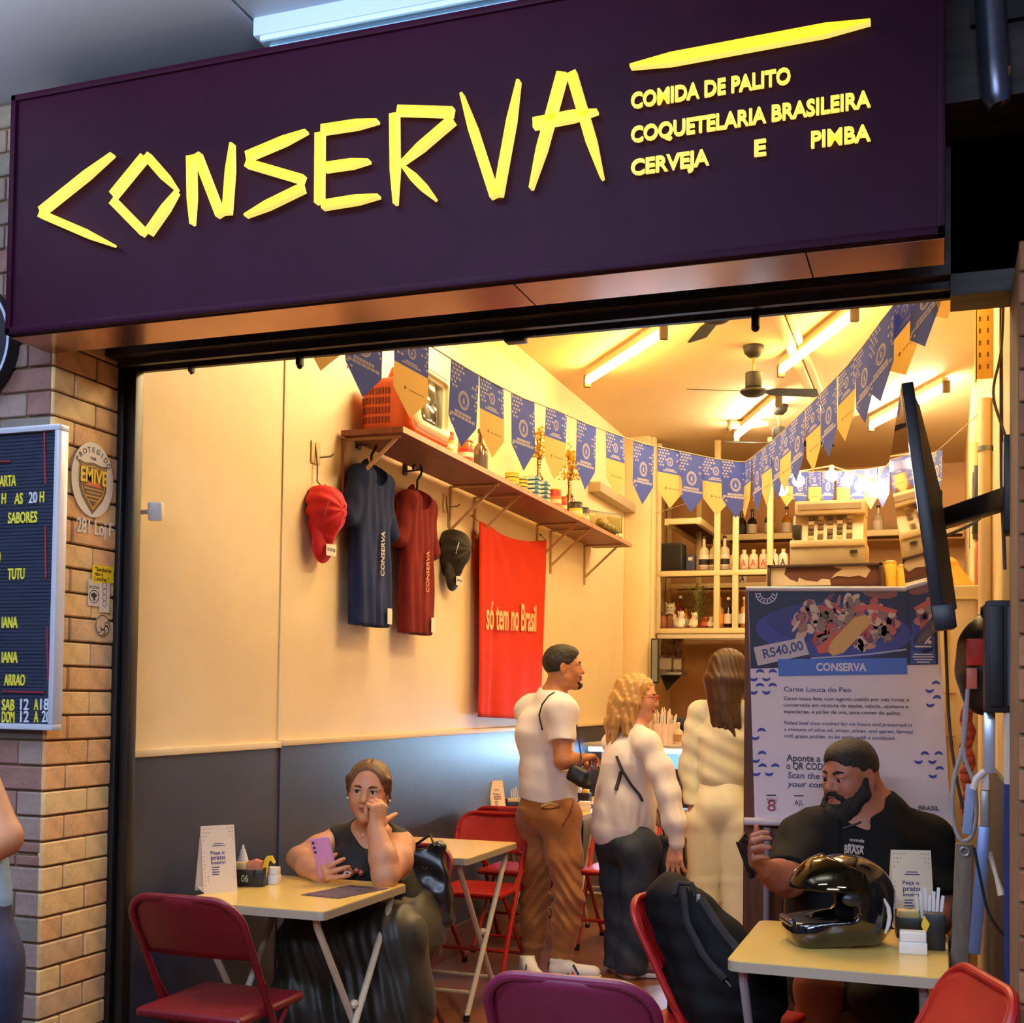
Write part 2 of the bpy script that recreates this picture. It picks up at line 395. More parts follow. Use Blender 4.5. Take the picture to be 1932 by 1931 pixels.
# ------------------------------------------------------------------ the shop sign
SY, SX0, SX1, SZ0, SZ1 = 2.85, -2.6, .006, 2.497, 3.212
aub = mat('aubergine_panel', (46, 10, 34), .5, var=.12, vscale=5, spec=.1)
yl = mat('lit_yellow_acrylic', (255, 226, 40), .4, emit=(255, 214, 10), estr=1.15)
yl_side = mat('lit_yellow_side', (255, 236, 120), .4, emit=(255, 226, 110), estr=1.0)
sign = thing('storefront_sign', 'long aubergine shop sign with glowing yellow toothpick letters', 'sign', ((SX0+SX1)/2, SY, SZ0))
MB().box((SX0, SY+.006, SZ0+.004), (SX1, SY+.19, SZ1)).build('panel', aub, sign, world=True)
f = MB()
for lo, hi in (((SX0, SY-.004, SZ1-.018), (SX1, SY+.02, SZ1)), ((SX0, SY-.004, SZ0), (SX1, SY+.02, SZ0+.02)), ((SX0, SY-.004, SZ0), (SX0+.018, SY+.02, SZ1)), ((SX1-.018, SY-.004, SZ0), (SX1, SY+.02, SZ1))): f.box(lo, hi, bev=.002)
f.build('frame', aub, sign, world=True)
cop = mat('coppery_sheet', (196, 136, 100), .2, metal=.8, var=.1, vscale=3)
xs = [SX0, -1.02, -.30, SX1]
for a, c in zip(xs, xs[1:]): MB().box((a+.002, SY+.018, SZ0-.004), (c-.002, SY+.19, SZ0+.004)).build('underside_sheet', cop, sign, world=True)
def sp(x, y): return at(x, y, Y=SY)
def stroke(parent, a, c, pa, pc, w, name='stroke', t=.022):
    """a toothpick between two points, pa/pc say which ends are pointed"""
    A, C = sp(*a), sp(*c); d = (C-A); L = d.length; d.normalize(); n = Vector((-d.z, 0, d.x)); tp = min(.10, L*.38)
    pts = []
    def end(P, sgn, point):
        if point: return [P-sgn*d*tp*-1+n*w/2*sgn, P+n*.0035*sgn, P-n*.0035*sgn, P-sgn*d*tp*-1-n*w/2*sgn]
        return [P+n*w/2*sgn, P-n*w/2*sgn]
    e1 = end(A, 1, pa); e1 = [A+d*tp+n*w/2, A+n*.0035, A-n*.0035, A+d*tp-n*w/2] if pa else [A+n*w/2, A-n*w/2]
    e2 = [C-d*tp-n*w/2, C-n*.0035, C+n*.0035, C-d*tp+n*w/2] if pc else [C-n*w/2, C+n*w/2]
    poly = e1+e2
    m = MB(); m.prism(poly, (0, -1, 0), t); 
    # the face looks brighter yellow, the rim pale
    for i, fc in enumerate(m.f): m.mi[i] = 0 if i < 2 else 1
    m.build(name, [yl, yl_side], parent, world=True)
LET = dict(
 C=[((84, 402), (218, 295), 0, 1), ((83, 407), (220, 466), 0, 1)],
 O=[((219, 372), (278, 300), 0, 0), ((282, 298), (338, 362), 0, 1), ((219, 383), (278, 443), 0, 0), ((285, 443), (339, 366), 0, 1)],
 N=[((366, 299), (368, 427), 0, 1), ((377, 296), (421, 410), 0, 0), ((433, 407), (443, 275), 0, 1)],
 S=[((471, 299), (583, 252), 0, 1), ((471, 312), (577, 343), 0, 0), ((577, 358), (468, 411), 0, 1)],
 E=[((608, 256), (607, 387), 0, 0), ((612, 249), (717, 233), 0, 1), ((618, 320), (701, 308), 0, 1), ((613, 391), (719, 374), 0, 1)],
 R=[((748, 220), (750, 389), 0, 1), ((755, 213), (858, 216), 0, 0), ((858, 230), (761, 313), 0, 1), ((762, 315), (825, 380), 1, 1)],
 V=[((937, 375), (875, 182), 0, 1), ((943, 373), (982, 157), 0, 1)],
 A=[((1064, 143), (1005, 360), 0, 1), ((1081, 143), (1139, 341), 0, 1), ((1010, 238), (1130, 215), 0, 1)])
for i, (k, ss) in enumerate(LET.items()):
    le = bpy.data.objects.new('letter', None); COL.objects.link(le); le.parent = sign; le['label'] = f'toothpick letter {k}'
    for s_ in ss: stroke(le, *s_, w=.0225 if i < 7 else .0255)
stroke(sign, (1192, 131), (1643, 47), 1, 1, .027, 'toothpick')
def sign_text(st, p0, p1, h, mi=0):
    A, C = sp(*p0), sp(*p1); d = C-A
    m = MB().text(st, A+Vector((0, -.002, 0)), d, (0, 0, 1), d.length, h, .008, 0, bold=.024)
    for q, fc in enumerate(m.f):
        n = (m.v[fc[1]]-m.v[fc[0]]).cross(m.v[fc[2]]-m.v[fc[0]])
        if abs(n.y) < .5*n.length: m.mi[q] = 1
    m.build('lettering', [mat('lit_pale_yellow', (255, 232, 90), .4, emit=(255, 222, 52), estr=1.0), yl_side], sign, world=True, angle=20)
sign_text('COMIDA DE PALITO', (1192, 207), (1492, 159), .037)
sign_text('COQUETELARIA BRASILEIRA', (1192, 271), (1643, 203), .037)
sign_text('CERVEJA', (1192, 333), (1339, 312), .037); sign_text('E', (1424, 297), (1446, 294), .037); sign_text('PIMBA', (1531, 281), (1643, 267), .037)
# ------------------------------------------------------------------ corridor light fitting on the arcade ceiling
lf = thing('strip_light', 'slim bluish strip light on the ceiling above the shop sign', 'ceiling light', (-1.2, 2.915, 3.32))
MB().box((-1.80, 2.875, 3.268), (-.62, 2.955, 3.322), bev=.006).build('housing', mat('blue_white_plastic', (190, 214, 232), .35), lf, world=True)
MB().box((-1.78, 2.88, 3.255), (-.64, 2.893, 3.27), bev=.003).box((-1.78, 2.932, 3.255), (-.64, 2.945, 3.27), bev=.003).build('diffuser', mat('diffuser', (190, 222, 246), .3, emit=(150, 200, 240), estr=.5), lf, world=True)
# ------------------------------------------------------------------ grey drop pipe at the top right
dp = thing('drop_pipe', 'grey metal pipe hanging down beside the right end of the sign', 'pipe', (at(1873, 100, Y=3.05).x, 3.05, 2.8))
p0, p1 = at(1866, -30, Y=3.05), at(1880, 185, Y=3.05)
MB().tube([p0, p0.lerp(p1, .7), p1, p1+Vector((.006, 0, -.02))], [.034, .036, .034, .024], 16).build('pipe', mat('galvanised', (120, 130, 150), .3, metal=.8, var=.2), dp, world=True)
MB().tube([at(1900, 128, Y=3.04), at(1886, 195, Y=3.04)], .012, 8).build('clip', mat('clip_orange_reflect', (190, 150, 100), .3, metal=.7), dp, world=True)  # the clip's orange tint is a reflection put into its metal colour
MB().box(at(1840, 30, Y=3.06)-Vector((.01, 0, .02)), at(1932, 10, Y=3.06)+Vector((.05, .02, .02))).build('strap', black, dp, world=True)
# ------------------------------------------------------------------ letter board on the pier front
lb = thing('letter_board', 'black letter board with white frame and yellow menu letters on brick pier', 'menu board', (-2.72, 3.0, 1.6))
BY = 3.015
tr, br_ = at(103, 800, Y=BY), at(108, 1379, Y=BY); bx1 = (tr.x+br_.x)/2; bz1, bz0 = tr.z, br_.z; bx0 = bx1-.75
alu = mat('white_aluminium', (206, 214, 226), .3, metal=.2)
m = MB()
for lo, hi in (((bx0, BY, bz1-.018), (bx1, 3.058, bz1)), ((bx0, BY, bz0), (bx1, 3.058, bz0+.018)), ((bx0, BY, bz0+.0185), (bx0+.018, 3.058, bz1-.0185)), ((bx1-.018, BY, bz0+.0185), (bx1, 3.058, bz1-.0185))): m.box(lo, hi, bev=.002)
m.build('frame', alu, lb, world=True)
felt = mat('grooved_black_felt', (30, 40, 62), .9)
m = MB(); z = bz0+.018
while z < bz1-.03: m.box((bx0+.012, BY+.012, z), (bx1-.012, BY+.03, z+.0095)); z += .0112
g = m.build('felt', felt, lb, world=True)
ly, lw, lr = mat('board_yellow', (222, 214, 70), .5), mat('board_white', (206, 214, 224), .5), mat('board_red', (140, 44, 56), .5)
for st, x1, y, mm in (('ARTA', 31, 917, ly), ('H', 12, 951, ly), ('AS', 44, 951, ly), ('20', 71, 949, lw), ('H', 84, 948, ly), ('SABORES', 71, 986, ly), ('O', 2, 1062, ly), ('E', 0, 1093, ly), ('TUTU', 47, 1093, ly), ('IANA', 34, 1185, ly), ('IANA', 34, 1251, ly),
                      ('ARRAO', 48, 1294, ly), ('SAB', 28, 1341, ly), ('12', 55, 1340, lw), ('A', 73, 1340, ly), ('18', 93, 1340, lw), ('DOM', 28, 1364, ly), ('12', 55, 1363, lw), ('A', 73, 1363, ly), ('20', 96, 1363, lw)):
    P_ = at(x1, y, Y=BY+.011)
    wd = sum(.0125 if c == 'I' else .012 if c == ' ' else .0158 for c in st)
    MB().text(st, P_, (1, 0, 0), (0, 0, 1), wd, .034, .004, 0, bold=.014, align='R').build('lettering', mm, lb, world=True)
for (xa, ya), (xb, yb) in (((84, 815), (86, 914)), ((86, 994), (87, 1092)), ((89, 1185), (91, 1283)), ((-20, 871), (20, 871)), ((5, 1305), (84, 1307))):
    MB().bar(at(xa, ya, Y=BY+.009), at(xb, yb, Y=BY+.009), .005, .004, up=(0, 1, 0)).build('red_rule', lr, lb, world=True)
# ------------------------------------------------------------------ round black sign at the left edge
c = at(-66, 650, Y=3.03); RR = .195
rs = thing('round_sign', 'round black sign with white ring lettering, cut by the left edge', 'sign', c)
yax = Matrix.Rotation(R(90), 4, 'X')
MB().lathe([(RR, -.02), (RR, .02)], c, 48, M=yax).build('disc', mat('navy_black', (20, 22, 34), .5), rs, world=True)
wr = mat('ring_white', (196, 208, 230), .5)
for r0_, r1_ in ((RR-.012, RR-.003), (RR-.115, RR-.103)):
    m = MB(); n = 64
    for k in range(n):
        a0, a1 = 2*PI*k/n, 2*PI*(k+1)/n
        m.quad(*[c+Vector((r*math.cos(a), -.022, r*math.sin(a))) for r, a in ((r0_, a0), (r1_, a0), (r1_, a1), (r0_, a1))])
    m.build('ring', wr, rs, world=True)
for ch, deg in (('A', 42), ("'", 22), ('\u2022', 0), ('b', -18), ('o', -38)):
    a = R(deg); rad = Vector((math.cos(a), 0, math.sin(a))); tan = Vector((math.sin(a), 0, -math.cos(a)))
    if deg < 0: rad, tan2 = -rad, -tan
    else: tan2 = tan
    pos = c+Vector((math.cos(a), 0, math.sin(a)))*(RR-(.085 if deg >= 0 else .035))+Vector((0, -.0215, 0))
    MB().text(ch, pos, tan2, rad, None, .046 if ch != '\u2022' else .05, .001, bold=.02, align='C').build('lettering', wr, rs, world=True)
# ------------------------------------------------------------------ stickers on the pier side
PX = XL+.0045
def sd(x, y): return at(x, y, X=PX)
UY, UZ = (0, 1, 0), (0, 0, 1)
em = thing('security_sticker', 'round white security sticker with orange shield on the brick pier', 'sticker', sd(174, 906))
c = sd(174, 906)
m = MB(); m.prism([c+Vector((0, .103*math.cos(2*PI*k/40), .121*math.sin(2*PI*k/40))) for k in range(40)], (1, 0, 0), .003)
m.build('disc', mat('sticker_white', (228, 222, 206), .4), em, world=True)
def plate(poly, x, t=.001): return MB().prism([c+Vector((x, u, v)) for u, v in poly], (1, 0, 0), t)
sh = [(-.07, .055), (-.04, .05), (0, .056), (.04, .05), (.07, .055), (.064, .03), (.066, -.03), (.05, -.062), (0, -.112), (-.05, -.062), (-.066, -.03), (-.064, .03)]
plate(sh, .003).build('shield', mat('shield_brown', (74, 52, 34), .4), em, world=True)
plate([(u*.86, v*.86-.002) for u, v in sh], .0042, .0006).build('shield_border', mat('shield_ochre', (206, 140, 40), .4), em, world=True)
plate([(u*.78, v*.78-.002) for u, v in sh], .005, .0006).build('shield_field', mat('shield_dark', (60, 46, 34), .4), em, world=True)
plate([(-.045, -.022), (.045, -.022), (0, .0)], .006, .0006).build('flash', mat('flash_red', (214, 80, 40), .4), em, world=True)
m = MB()
for z, w in ((-.03, .09), (-.042, .07), (-.054, .08), (-.066, .05)): m.box((c.x+.006, c.y-w/2, c.z+z-.003), (c.x+.0066, c.y+w/2, c.z+z+.001))
m.build('small_print', mat('print_ochre', (200, 150, 60), .5), em, world=True)
MB().text('EMIVE', c+Vector((.006, 0, -.012)), UY, UZ, .128, .048, .0015, bold=.02, align='C').build('lettering', mat('emblem_yellow', (250, 205, 50), .4), em, world=True)
dk = mat('print_dark', (60, 56, 54), .5)
m = MB()
for k, ch in enumerate('PROTEGIDO'):
    a = R(146-k*14); rad = Vector((0, math.cos(a), math.sin(a))); tan = Vector((0, math.sin(a), -math.cos(a)))
    m.text(ch, c+rad*.083+Vector((.0035, 0, .006)), tan, rad, None, .017, .0006, bold=.01, align='C')
m.text('POR', c+Vector((.0035, 0, .064)), UY, UZ, None, .010, .0006, align='C')
m.build('lettering', dk, em, world=True)
nb = MB().text('281 Loj F', sd(144, 1003), sd(213, 1014)-sd(144, 1003), UZ, (sd(213, 1014)-sd(144, 1003)).length, .046, .002, bold=.015).build('unit_number', mat('number_white', (232, 224, 206), .5)); tag(nb, 'white unit number lettering under the round sticker on the pier', 'lettering')
def sticker(name, corners, m, label): 
    P_ = [sd(*q) for q in corners]; o = MB().prism(P_, (1, 0, 0), .0012).build('paper', m); o.name = name; return P_, o
ys = thing('yellow_sticker', 'small bright yellow paper sticker with black handwriting on brick pier', 'sticker', sd(194, 1084))
Pq = [sd(*q) for q in ((174, 1100), (214, 1101), (214, 1070), (174, 1066))]
MB().prism(Pq, (1, 0, 0), .0012).build('paper', mat('sticker_yellow', (246, 214, 24), .5), ys, world=True)
m = MB()
for i, (st, y) in enumerate((('\u201cSanduiche', 1077), ('n\u00e3o \u00e9', 1086), ('Lanche.\u201d', 1095))):
    m.text(st, sd(178, y)+Vector((.0014, 0, 0)), UY, UZ, (.084, .042, .072)[i], .0135, .0006, bold=.01)
m.build('lettering', mat('ink', (24, 22, 20), .6), ys, world=True)
g1 = thing('white_sticker', 'white paper sticker with a black round emblem below the yellow one', 'sticker', sd(176, 1120))
MB().prism([sd(*q) for q in ((166, 1143), (186, 1145), (187, 1096), (167, 1093))], (1, 0, 0), .001).build('paper', mat('paper_grey', (214, 208, 200), .6), g1, world=True)
cc = sd(177, 1126)+Vector((.0014, 0, 0)); ink = mat('ink', (24, 22, 20), .6)
m = MB(); n = 24
for k in range(n):
    a0, a1 = 2*PI*k/n, 2*PI*(k+1)/n; m.quad(*[cc+Vector((0, r*math.cos(a), r*.9*math.sin(a))) for r, a in ((.021, a0), (.024, a0), (.024, a1), (.021, a1))])
m.prism([cc+Vector((0, u, v)) for u, v in ((-.014, .008), (0, .014), (.015, .004), (.004, -.004), (.006, -.014), (-.004, -.012), (-.006, -.002), (-.015, -.003))], (1, 0, 0), .0005)
m.text('ACTION', sd(168, 1110)+Vector((.0012, 0, 0)), UY, UZ, .046, .009, .0004); m.build('emblem', ink, g1, world=True)
g2 = thing('tall_sticker', 'narrow white sticker with grey line figures beside the emblem sticker', 'sticker', sd(196, 1122))
MB().prism([sd(*q) for q in ((187, 1156), (206, 1157), (207, 1099), (187, 1097))], (1, 0, 0), .0008).build('paper', mat('paper_cream', (226, 214, 192), .6), g2, world=True)
m = MB()
for k, y in enumerate((1106, 1117, 1128, 1140)):
    q = sd(197, y)+Vector((.0012, 0, 0)); m.tube(arc(q, .011-.001*(k % 2), 0, 2*PI, 14, UY, UZ)[:-1], .0012, 4, closed=True)
m.build('figure', mat('grey_ink', (120, 116, 112), .6), g2, world=True)
g3 = thing('circle_sticker', 'small round white sticker with black scribbles, lowest on the pier', 'sticker', sd(193, 1181))
cc = sd(193, 1181)
MB().prism([cc+Vector((0, .037*math.cos(2*PI*k/24), .037*math.sin(2*PI*k/24))) for k in range(24)], (1, 0, 0), .001).build('paper', mat('paper_tan', (218, 190, 150), .6), g3, world=True)
rr = random.Random(5); m = MB()
for k in range(7):
    a = rr.random()*6.28; q = cc+Vector((.0016, .02*math.cos(a), .02*math.sin(a))); m.tube(arc(q, .009, a, a+4, 8, UY, UZ), .0012, 4)
m.tube(arc(cc+Vector((.0014, 0, 0)), .034, 0, 2*PI, 24, UY, UZ)[:-1], .0013, 4, closed=True)
m.build('scribble', mat('ink', (24, 22, 20), .6), g3, world=True)
# ------------------------------------------------------------------ alarm sensor on the near wall
q = at(293, 965, X=-2.55)
se = thing('alarm_sensor', 'small white motion sensor on the cream wall beside the black post', 'sensor', q)
wp = mat('white_plastic', (226, 218, 204), .4)
MB().tube([(XL-.03, q.y-.05, q.z-.012), (q.x-.01, q.y, q.z)], .008, 8).build('arm', wp, se, world=True)
MB().box((XL-.032, q.y-.07, q.z-.03), (XL-.024, q.y-.03, q.z+.01), bev=.003).build('base', wp, se, world=True)
Mx = Matrix.Translation(q) @ Matrix.Rotation(R(25), 4, 'Z') @ Matrix.Rotation(R(12), 4, 'X')
MB().box((-.022, -.022, -.032), (.026, .022, .032), bev=.006, M=Mx).build('body', wp, se, world=True)
# ================================================================== ceiling lights, fans
tf = mat('tube_glow_front', (255, 220, 120), .3, emit=(255, 208, 110), estr=0)
def tube_mat(name, c, st):
    m = mat(name, (255, 240, 210), .4); b = m.node_tree.nodes['Principled BSDF']
    b.inputs['Emission Color'].default_value = (*c, 1); b.inputs['Emission Strength'].default_value = st; return m
tm_f = tube_mat('tube_glow_front_', TUBE_FRONT, TUBE_POWER_FRONT); tm_b = tube_mat('tube_glow_back_', TUBE_BACK, TUBE_POWER_BACK)
hous = mat('fitting_white', (226, 206, 160), .45); capm = mat('fitting_cap', (96, 78, 56), .5)
def tube_light(a, b, m, label):
    a, b = Vector((*a, 3.635)), Vector((*b, 3.635)); c = (a+b)/2; d = (b-a).normalized()
    t = thing('tube_light', label, 'ceiling light', (c.x, c.y, ZC), group='fluorescent tube lights')
    MB().bar(a+Vector((0, 0, .05)), b+Vector((0, 0, .05)), .045, .045, bev=.004).build('housing', hous, t, world=True)
    for p, s in ((a, -1), (b, 1)):
        MB().bar(p+d*s*.0, p+d*s*.03, .05, .085, bev=.006).build('end_cap', capm, t, world=True)
    MB().tube([a, b], .021, 12).build('tube', m, t, world=True)
    for s in (.25, .75):
        p = a.lerp(b, s); MB().tube([p+Vector((0, 0, .07)), Vector((p.x, p.y, ZC))], .008, 6).build('hanger', hous, t, world=True)
    return t
tube_light((-2.297, 8.008), (-1.576, 7.088), tm_f, 'yellow glowing tube light nearest the left wall, front pair')
tube_light((-1.0, 8.115), (-.474, 7.06), tm_f, 'yellow glowing tube light beside the white trunking, front pair')
tube_light((-1.602, 10.05), (-1.131, 8.97), tm_b, 'white glowing tube light behind the ceiling fan')
tube_light((-.523, 9.954), (.019, 8.87), tm_b, 'white glowing tube light behind the wall television')
# the pair nearer the door, hidden above the shutter box, lights the front tables
tm_n = tube_mat('tube_glow_near', TUBE_NEAR, TUBE_POWER_NEAR)
tube_light((-2.15, 6.05), (-1.5, 5.06), tm_n, 'yellow tube light near the shop front by the left wall, above the shutter box')
tube_light((-.85, 6.05), (-.35, 5.0), tm_n, 'yellow tube light near the shop front, right of the aisle')
fitting = thing('tube_light', 'short unlit white fitting across the ceiling behind the fan', 'ceiling light', at(1420, 800, Z=3.7), group='fluorescent tube lights')
MB().bar(at(1372, 803, Z=3.69), at(1450, 800, Z=3.69), .06, .05, bev=.006).build('housing', hous, fitting, world=True)
MB().bar(at(1372, 803, Z=3.69), at(1379, 803, Z=3.69), .07, .08, bev=.006).build('end_cap', capm, fitting, world=True)
blk = mat('fan_black', (18, 14, 13), .6); fbrass = mat('fan_brass', (150, 120, 60), .3, metal=.8)
def fan(c, ang, label, hubz=3.43, n=2):
    t = thing('ceiling_fan', label, 'ceiling fan', (c.x, c.y, ZC), group='black ceiling fans')
    x, y = c.x, c.y
    MB().lathe([(.01, ZC-.075), (.035, ZC-.07), (.06, ZC-.045), (.068, ZC-.01), (.068, ZC)], (x, y, 0), 20).build('canopy', blk, t, world=True)
    MB().tube([(x, y, ZC-.05), (x, y, hubz)], .008, 8).build('rod', fbrass, t, world=True)
    MB().lathe([(.05, hubz+.03), (.053, hubz+.035), (.053, hubz+.125), (.045, hubz+.13)], (x, y, 0), 20).build('motor', blk, t, world=True)
    MB().lathe([(.02, hubz-.03), (.06, hubz-.02), (.085, hubz), (.085, hubz+.012), (.04, hubz+.03)], (x, y, 0), 20).build('hub', blk, t, world=True)
    for k in range(n):
        a = ang+2*PI*k/n; M = Matrix.Translation((x, y, hubz+.005)) @ Matrix.Rotation(a, 4, 'Z') @ Matrix.Rotation(R(-14), 4, 'X')
        m = MB().prism([M @ Vector(p) for p in ((.08, -.02, 0), (.14, -.05, 0), (.40, -.055, 0), (.44, .03, 0), (.42, .05, 0), (.14, .045, 0), (.08, .02, 0))], M.to_3x3() @ Vector((0, 0, 1)), .004)
        m.build('blade', blk, t, world=True)
    return t
fan(at(1422, 665, Z=3.69), YAW+R(4), 'black two-bladed ceiling fan at the centre of the ceiling')
fan(at(1350, 604, Z=3.42), YAW+R(215), 'black ceiling fan half hidden by the shutter box', n=3)
fan(at(1470, 775, Z=3.69), YAW+R(182), 'black ceiling fan farthest back, behind the bunting')
# ================================================================== the long wall shelf and what stands on it
wood = mat('red_brown_plank', (112, 58, 40), .5, col2=(140, 76, 52), vscale=3, stretch=(14, 1.2, 14))
edge = mat('worn_plank_edge', (176, 130, 104), .6, var=.2, vscale=20)
SH = 2.655
shelf = thing('wall_shelf', 'long red-brown plank shelf on beige brackets along left wall', 'shelf', (XL, 7.05, SH))
for y0, y1 in ((4.93, 6.56), (6.575, 8.05), (8.062, 9.2)):
    pl = MB().box((XL+.02, y0, SH-.025), (-2.275, y1, SH)).build('board', wood, shelf, world=True)
    MB().box((-2.276, y0, SH-.026), (-2.270, y1, SH+.001)).build('edge_strip', edge, pl, world=True)
brk = mat('beige_bracket', (196, 160, 118), .45)
for y in (4.99, 6.28, 6.66, 7.83, 8.14, 9.0):
    m = MB().box((XL+.003, y-.012, SH-.33), (XL+.012, y+.012, SH-.026)).box((XL+.004, y-.012, SH-.036), (-2.31, y+.012, SH-.026)).bar((XL+.012, y, SH-.27), (-2.33, y, SH-.036), .016, .008, up=(0, 1, 0))
    m.build('bracket', brk, shelf, world=True)
def onshelf(px, py, x=-2.37): return Vector((x, at(px, py, X=x).y, SH))
# vintage portable television
orange = mat('orange_plastic', (206, 78, 22), .4, var=.06)
ivory = mat('ivory_plastic', (240, 220, 170), .4)
tv = thing('retro_television', 'vintage orange portable television on the near end of the wall shelf', 'television', (-2.42, 5.25, SH))
f = Field((-2.6, 4.95, SH-.02), (-2.15, 5.65, SH+.46), .008)
f.rbox((-2.46, 5.27, SH+.145), (.10, .19, .135), .04, 0); f.rbox((-2.34, 5.3, SH+.185), (.055, .235, .185), .05, .03)
f.rbox((-2.30, 5.3, SH+.19), (.045, .205, .15), .03, .01, 's')
f.cut((0, 0, SH+.002), (0, 0, -1)); f.build('shell', orange, tv)
m = MB()
for k in range(4):
    for j in range(9): m.box((-2.55+j*.0165, 5.077, SH+.06+k*.045), (-2.541+j*.0165, 5.083, SH+.09+k*.045))
o_ = m.build('vent_slots', mat('vent_dark', (120, 36, 14), .6), tv, world=True); o_['kind'] = 'stuff'
f = Field((-2.36, 5.0, SH-.02), (-2.24, 5.6, SH+.42), .007)
f.rbox((-2.305, 5.3, SH+.19), (.035, .215, .16), .05, 0); f.rbox((-2.27, 5.3, SH+.20), (.04, .165, .12), .03, .01, 's'); f.build('bezel', ivory, tv)
MB().box((-2.325, 5.14, SH+.09), (-2.30, 5.47, SH+.315), bev=.02).build('screen', mat('dark_screen', (34, 38, 34), .08, spec=.8), tv, world=True)
for z in (.24, .16): MB().tube([(-2.29, 5.55, SH+z), (-2.24, 5.55, SH+z)], .016, 12).build('knob', mat('knob_brown', (90, 60, 36), .4), tv, world=True)
MB().tube([(-2.45, 5.15, SH+.27), (-2.44, 5.18, SH+.335), (-2.44, 5.35, SH+.35), (-2.44, 5.42, SH+.335)], .012, 8).build('handle', orange, tv, world=True)
# tins, jars, bottles
gold = mat('tin_gold', (206, 160, 60), .3, metal=.6); redt = mat('label_red', (196, 48, 34), .45); bluet = mat('label_blue', (72, 128, 160), .45)
paper = mat('label_cream', (232, 214, 170), .6); yel = mat('label_yellow', (240, 200, 70), .5); brown_glass = mat('brown_glass', (74, 44, 16), .12, spec=.7); dkcan = mat('black_tin', (34, 30, 26), .4)
def tin(px, py, r, h, body, lab, label, name='tin', lid=None, group='tins and jars on the wall shelf', bands=1):
    p = onshelf(px, py, -2.34)
    t = thing(name, label, 'tin', (p.x, p.y, SH), group=group)
    MB().lathe([(r*.96, 0), (r, .004), (r, h-.004), (r*.97, h)], seg=20).build('body', body, t)
    for k in range(bands):
        z0 = h*(.16+.7*k/bands); z1 = z0+.55*h/bands
        MB().lathe([(r+.001, z0), (r+.001, z1)], seg=20, caps=False).build('label_band', lab, t)
        MB().lathe([(r+.0018, z0+(z1-z0)*.3), (r+.0018, z0+(z1-z0)*.7)], seg=20, caps=False).build('label_stripe', paper, t)
    MB().lathe([(r*.9, h), (r*.98, h+.004), (r*.98, h+.012), (r*.8, h+.012)], seg=20).build('lid', lid or body, t)
    return t
tin(843, 850, .036, .105, redt, gold, 'red tin on the wall shelf just right of the orange television')
tin(878, 868, .042, .115, mat('amber_jar', (150, 90, 30), .2), redt, 'amber jar with red label between red tin and brown bottle', 'jar')
def bottle(p, r, h, body, label, lab=None, neck=.33, cap=None, name='bottle', cat='bottle', group=None, M=None, kids=True):
    t = thing(name, label, cat, p, group=group)
    MB().lathe([(r*.92, 0), (r, .006), (r, h*.56), (r*.8, h*.64), (r*neck, h*.72), (r*neck*.92, h*.94), (r*neck*1.15, h*.955), (r*neck*1.15, h*.985), (r*neck*.9, h*.99)], seg=16).build('glass', body, t)
    if lab: MB().lathe([(r+.001, h*.13), (r+.001, h*.46)], seg=16, caps=False).build('label', lab, t)
    MB().lathe([(r*neck*1.2, h*.93), (r*neck*1.2, h), (r*neck, h+.004)], seg=12).build('cap', cap or dkcan, t)
    return t
p = onshelf(906, 870, -2.40)
bottle((-2.40, p.y, SH), .042, .27, brown_glass, 'brown glass bottle with dark label on wall shelf behind bunting', mat('label_dark', (60, 44, 26), .5))
gy = mat('dry_flower_gold', (206, 160, 40), .8); stemm = mat('dry_stem', (120, 84, 40), .8)
for px, py, hh, lab in ((1016, 935, .30, 'brown bottle holding dried golden flowers behind the blue tins'), (1074, 968, .27, 'brown bottle with dried golden flowers left of the black tins')):
    p = onshelf(px, py, -2.42 if px < 1050 else -2.40)
    t = bottle((p.x, p.y, SH), .036, hh, brown_glass, lab, mat('label_dark', (60, 44, 26), .5), cap=brown_glass, name='flower_bottle', group='bottles with dried flowers')
    rr = random.Random(px); m = MB(); s_ = MB()
    for k in range(150):
        a = rr.random()*6.28; ra = rr.random()**.7*.09; zz = hh+.02+rr.random()*.2; ra *= (1-.6*abs((zz-hh)/.2-.4))
        q = Vector((ra*math.cos(a), ra*math.sin(a), zz)); m.ball(q, .006+rr.random()*.006, 0, 5)
        if k % 6 == 0: s_.tube([(0, 0, hh*.95), q*.5+Vector((0, 0, hh*.55)), q], .0018, 4)
    o = m.build('dried_flowers', gy, t); o['kind'] = 'stuff'; s_.build('stems', stemm, t)['kind'] = 'stuff'
    if px > 1050:
        m = MB()
        for k in range(26): m.ball((.0+.012*math.sin(k), -.01, hh+.1+k*.007), .006, 0, 5)
        m.build('flower_spike', gy, t)['kind'] = 'stuff'
    m = MB()
    for k in range(10): m.ball((.038*math.cos(-1.2), .038*math.sin(-1.2)+.004*(k % 2), hh*.45+k*.018*(hh/.3)), .0075, 0, 6)
    m.build('bead_garland', paper, t)['kind'] = 'stuff'
LEV5 = ('bottom tin', 'second from the bottom', 'middle tin', 'second from the top', 'top tin')
for k in range(5): # stack of yellow tins
    p = onshelf(966, 918, -2.36)
    t = thing('flat_tin', 'flat yellow tin of the taller yellow stack on wall shelf, %s' % LEV5[k], 'tin', (-2.36, p.y, SH+k*.021), group='stacked yellow tins')
    MB().lathe([(.040, 0), (.042, .002), (.042, .018), (.040, .0205)], seg=20).build('body', yel, t); MB().lathe([(.0425, .006), (.0425, .013)], seg=20, caps=False).build('label_band', dkcan if k % 2 else gold, t)
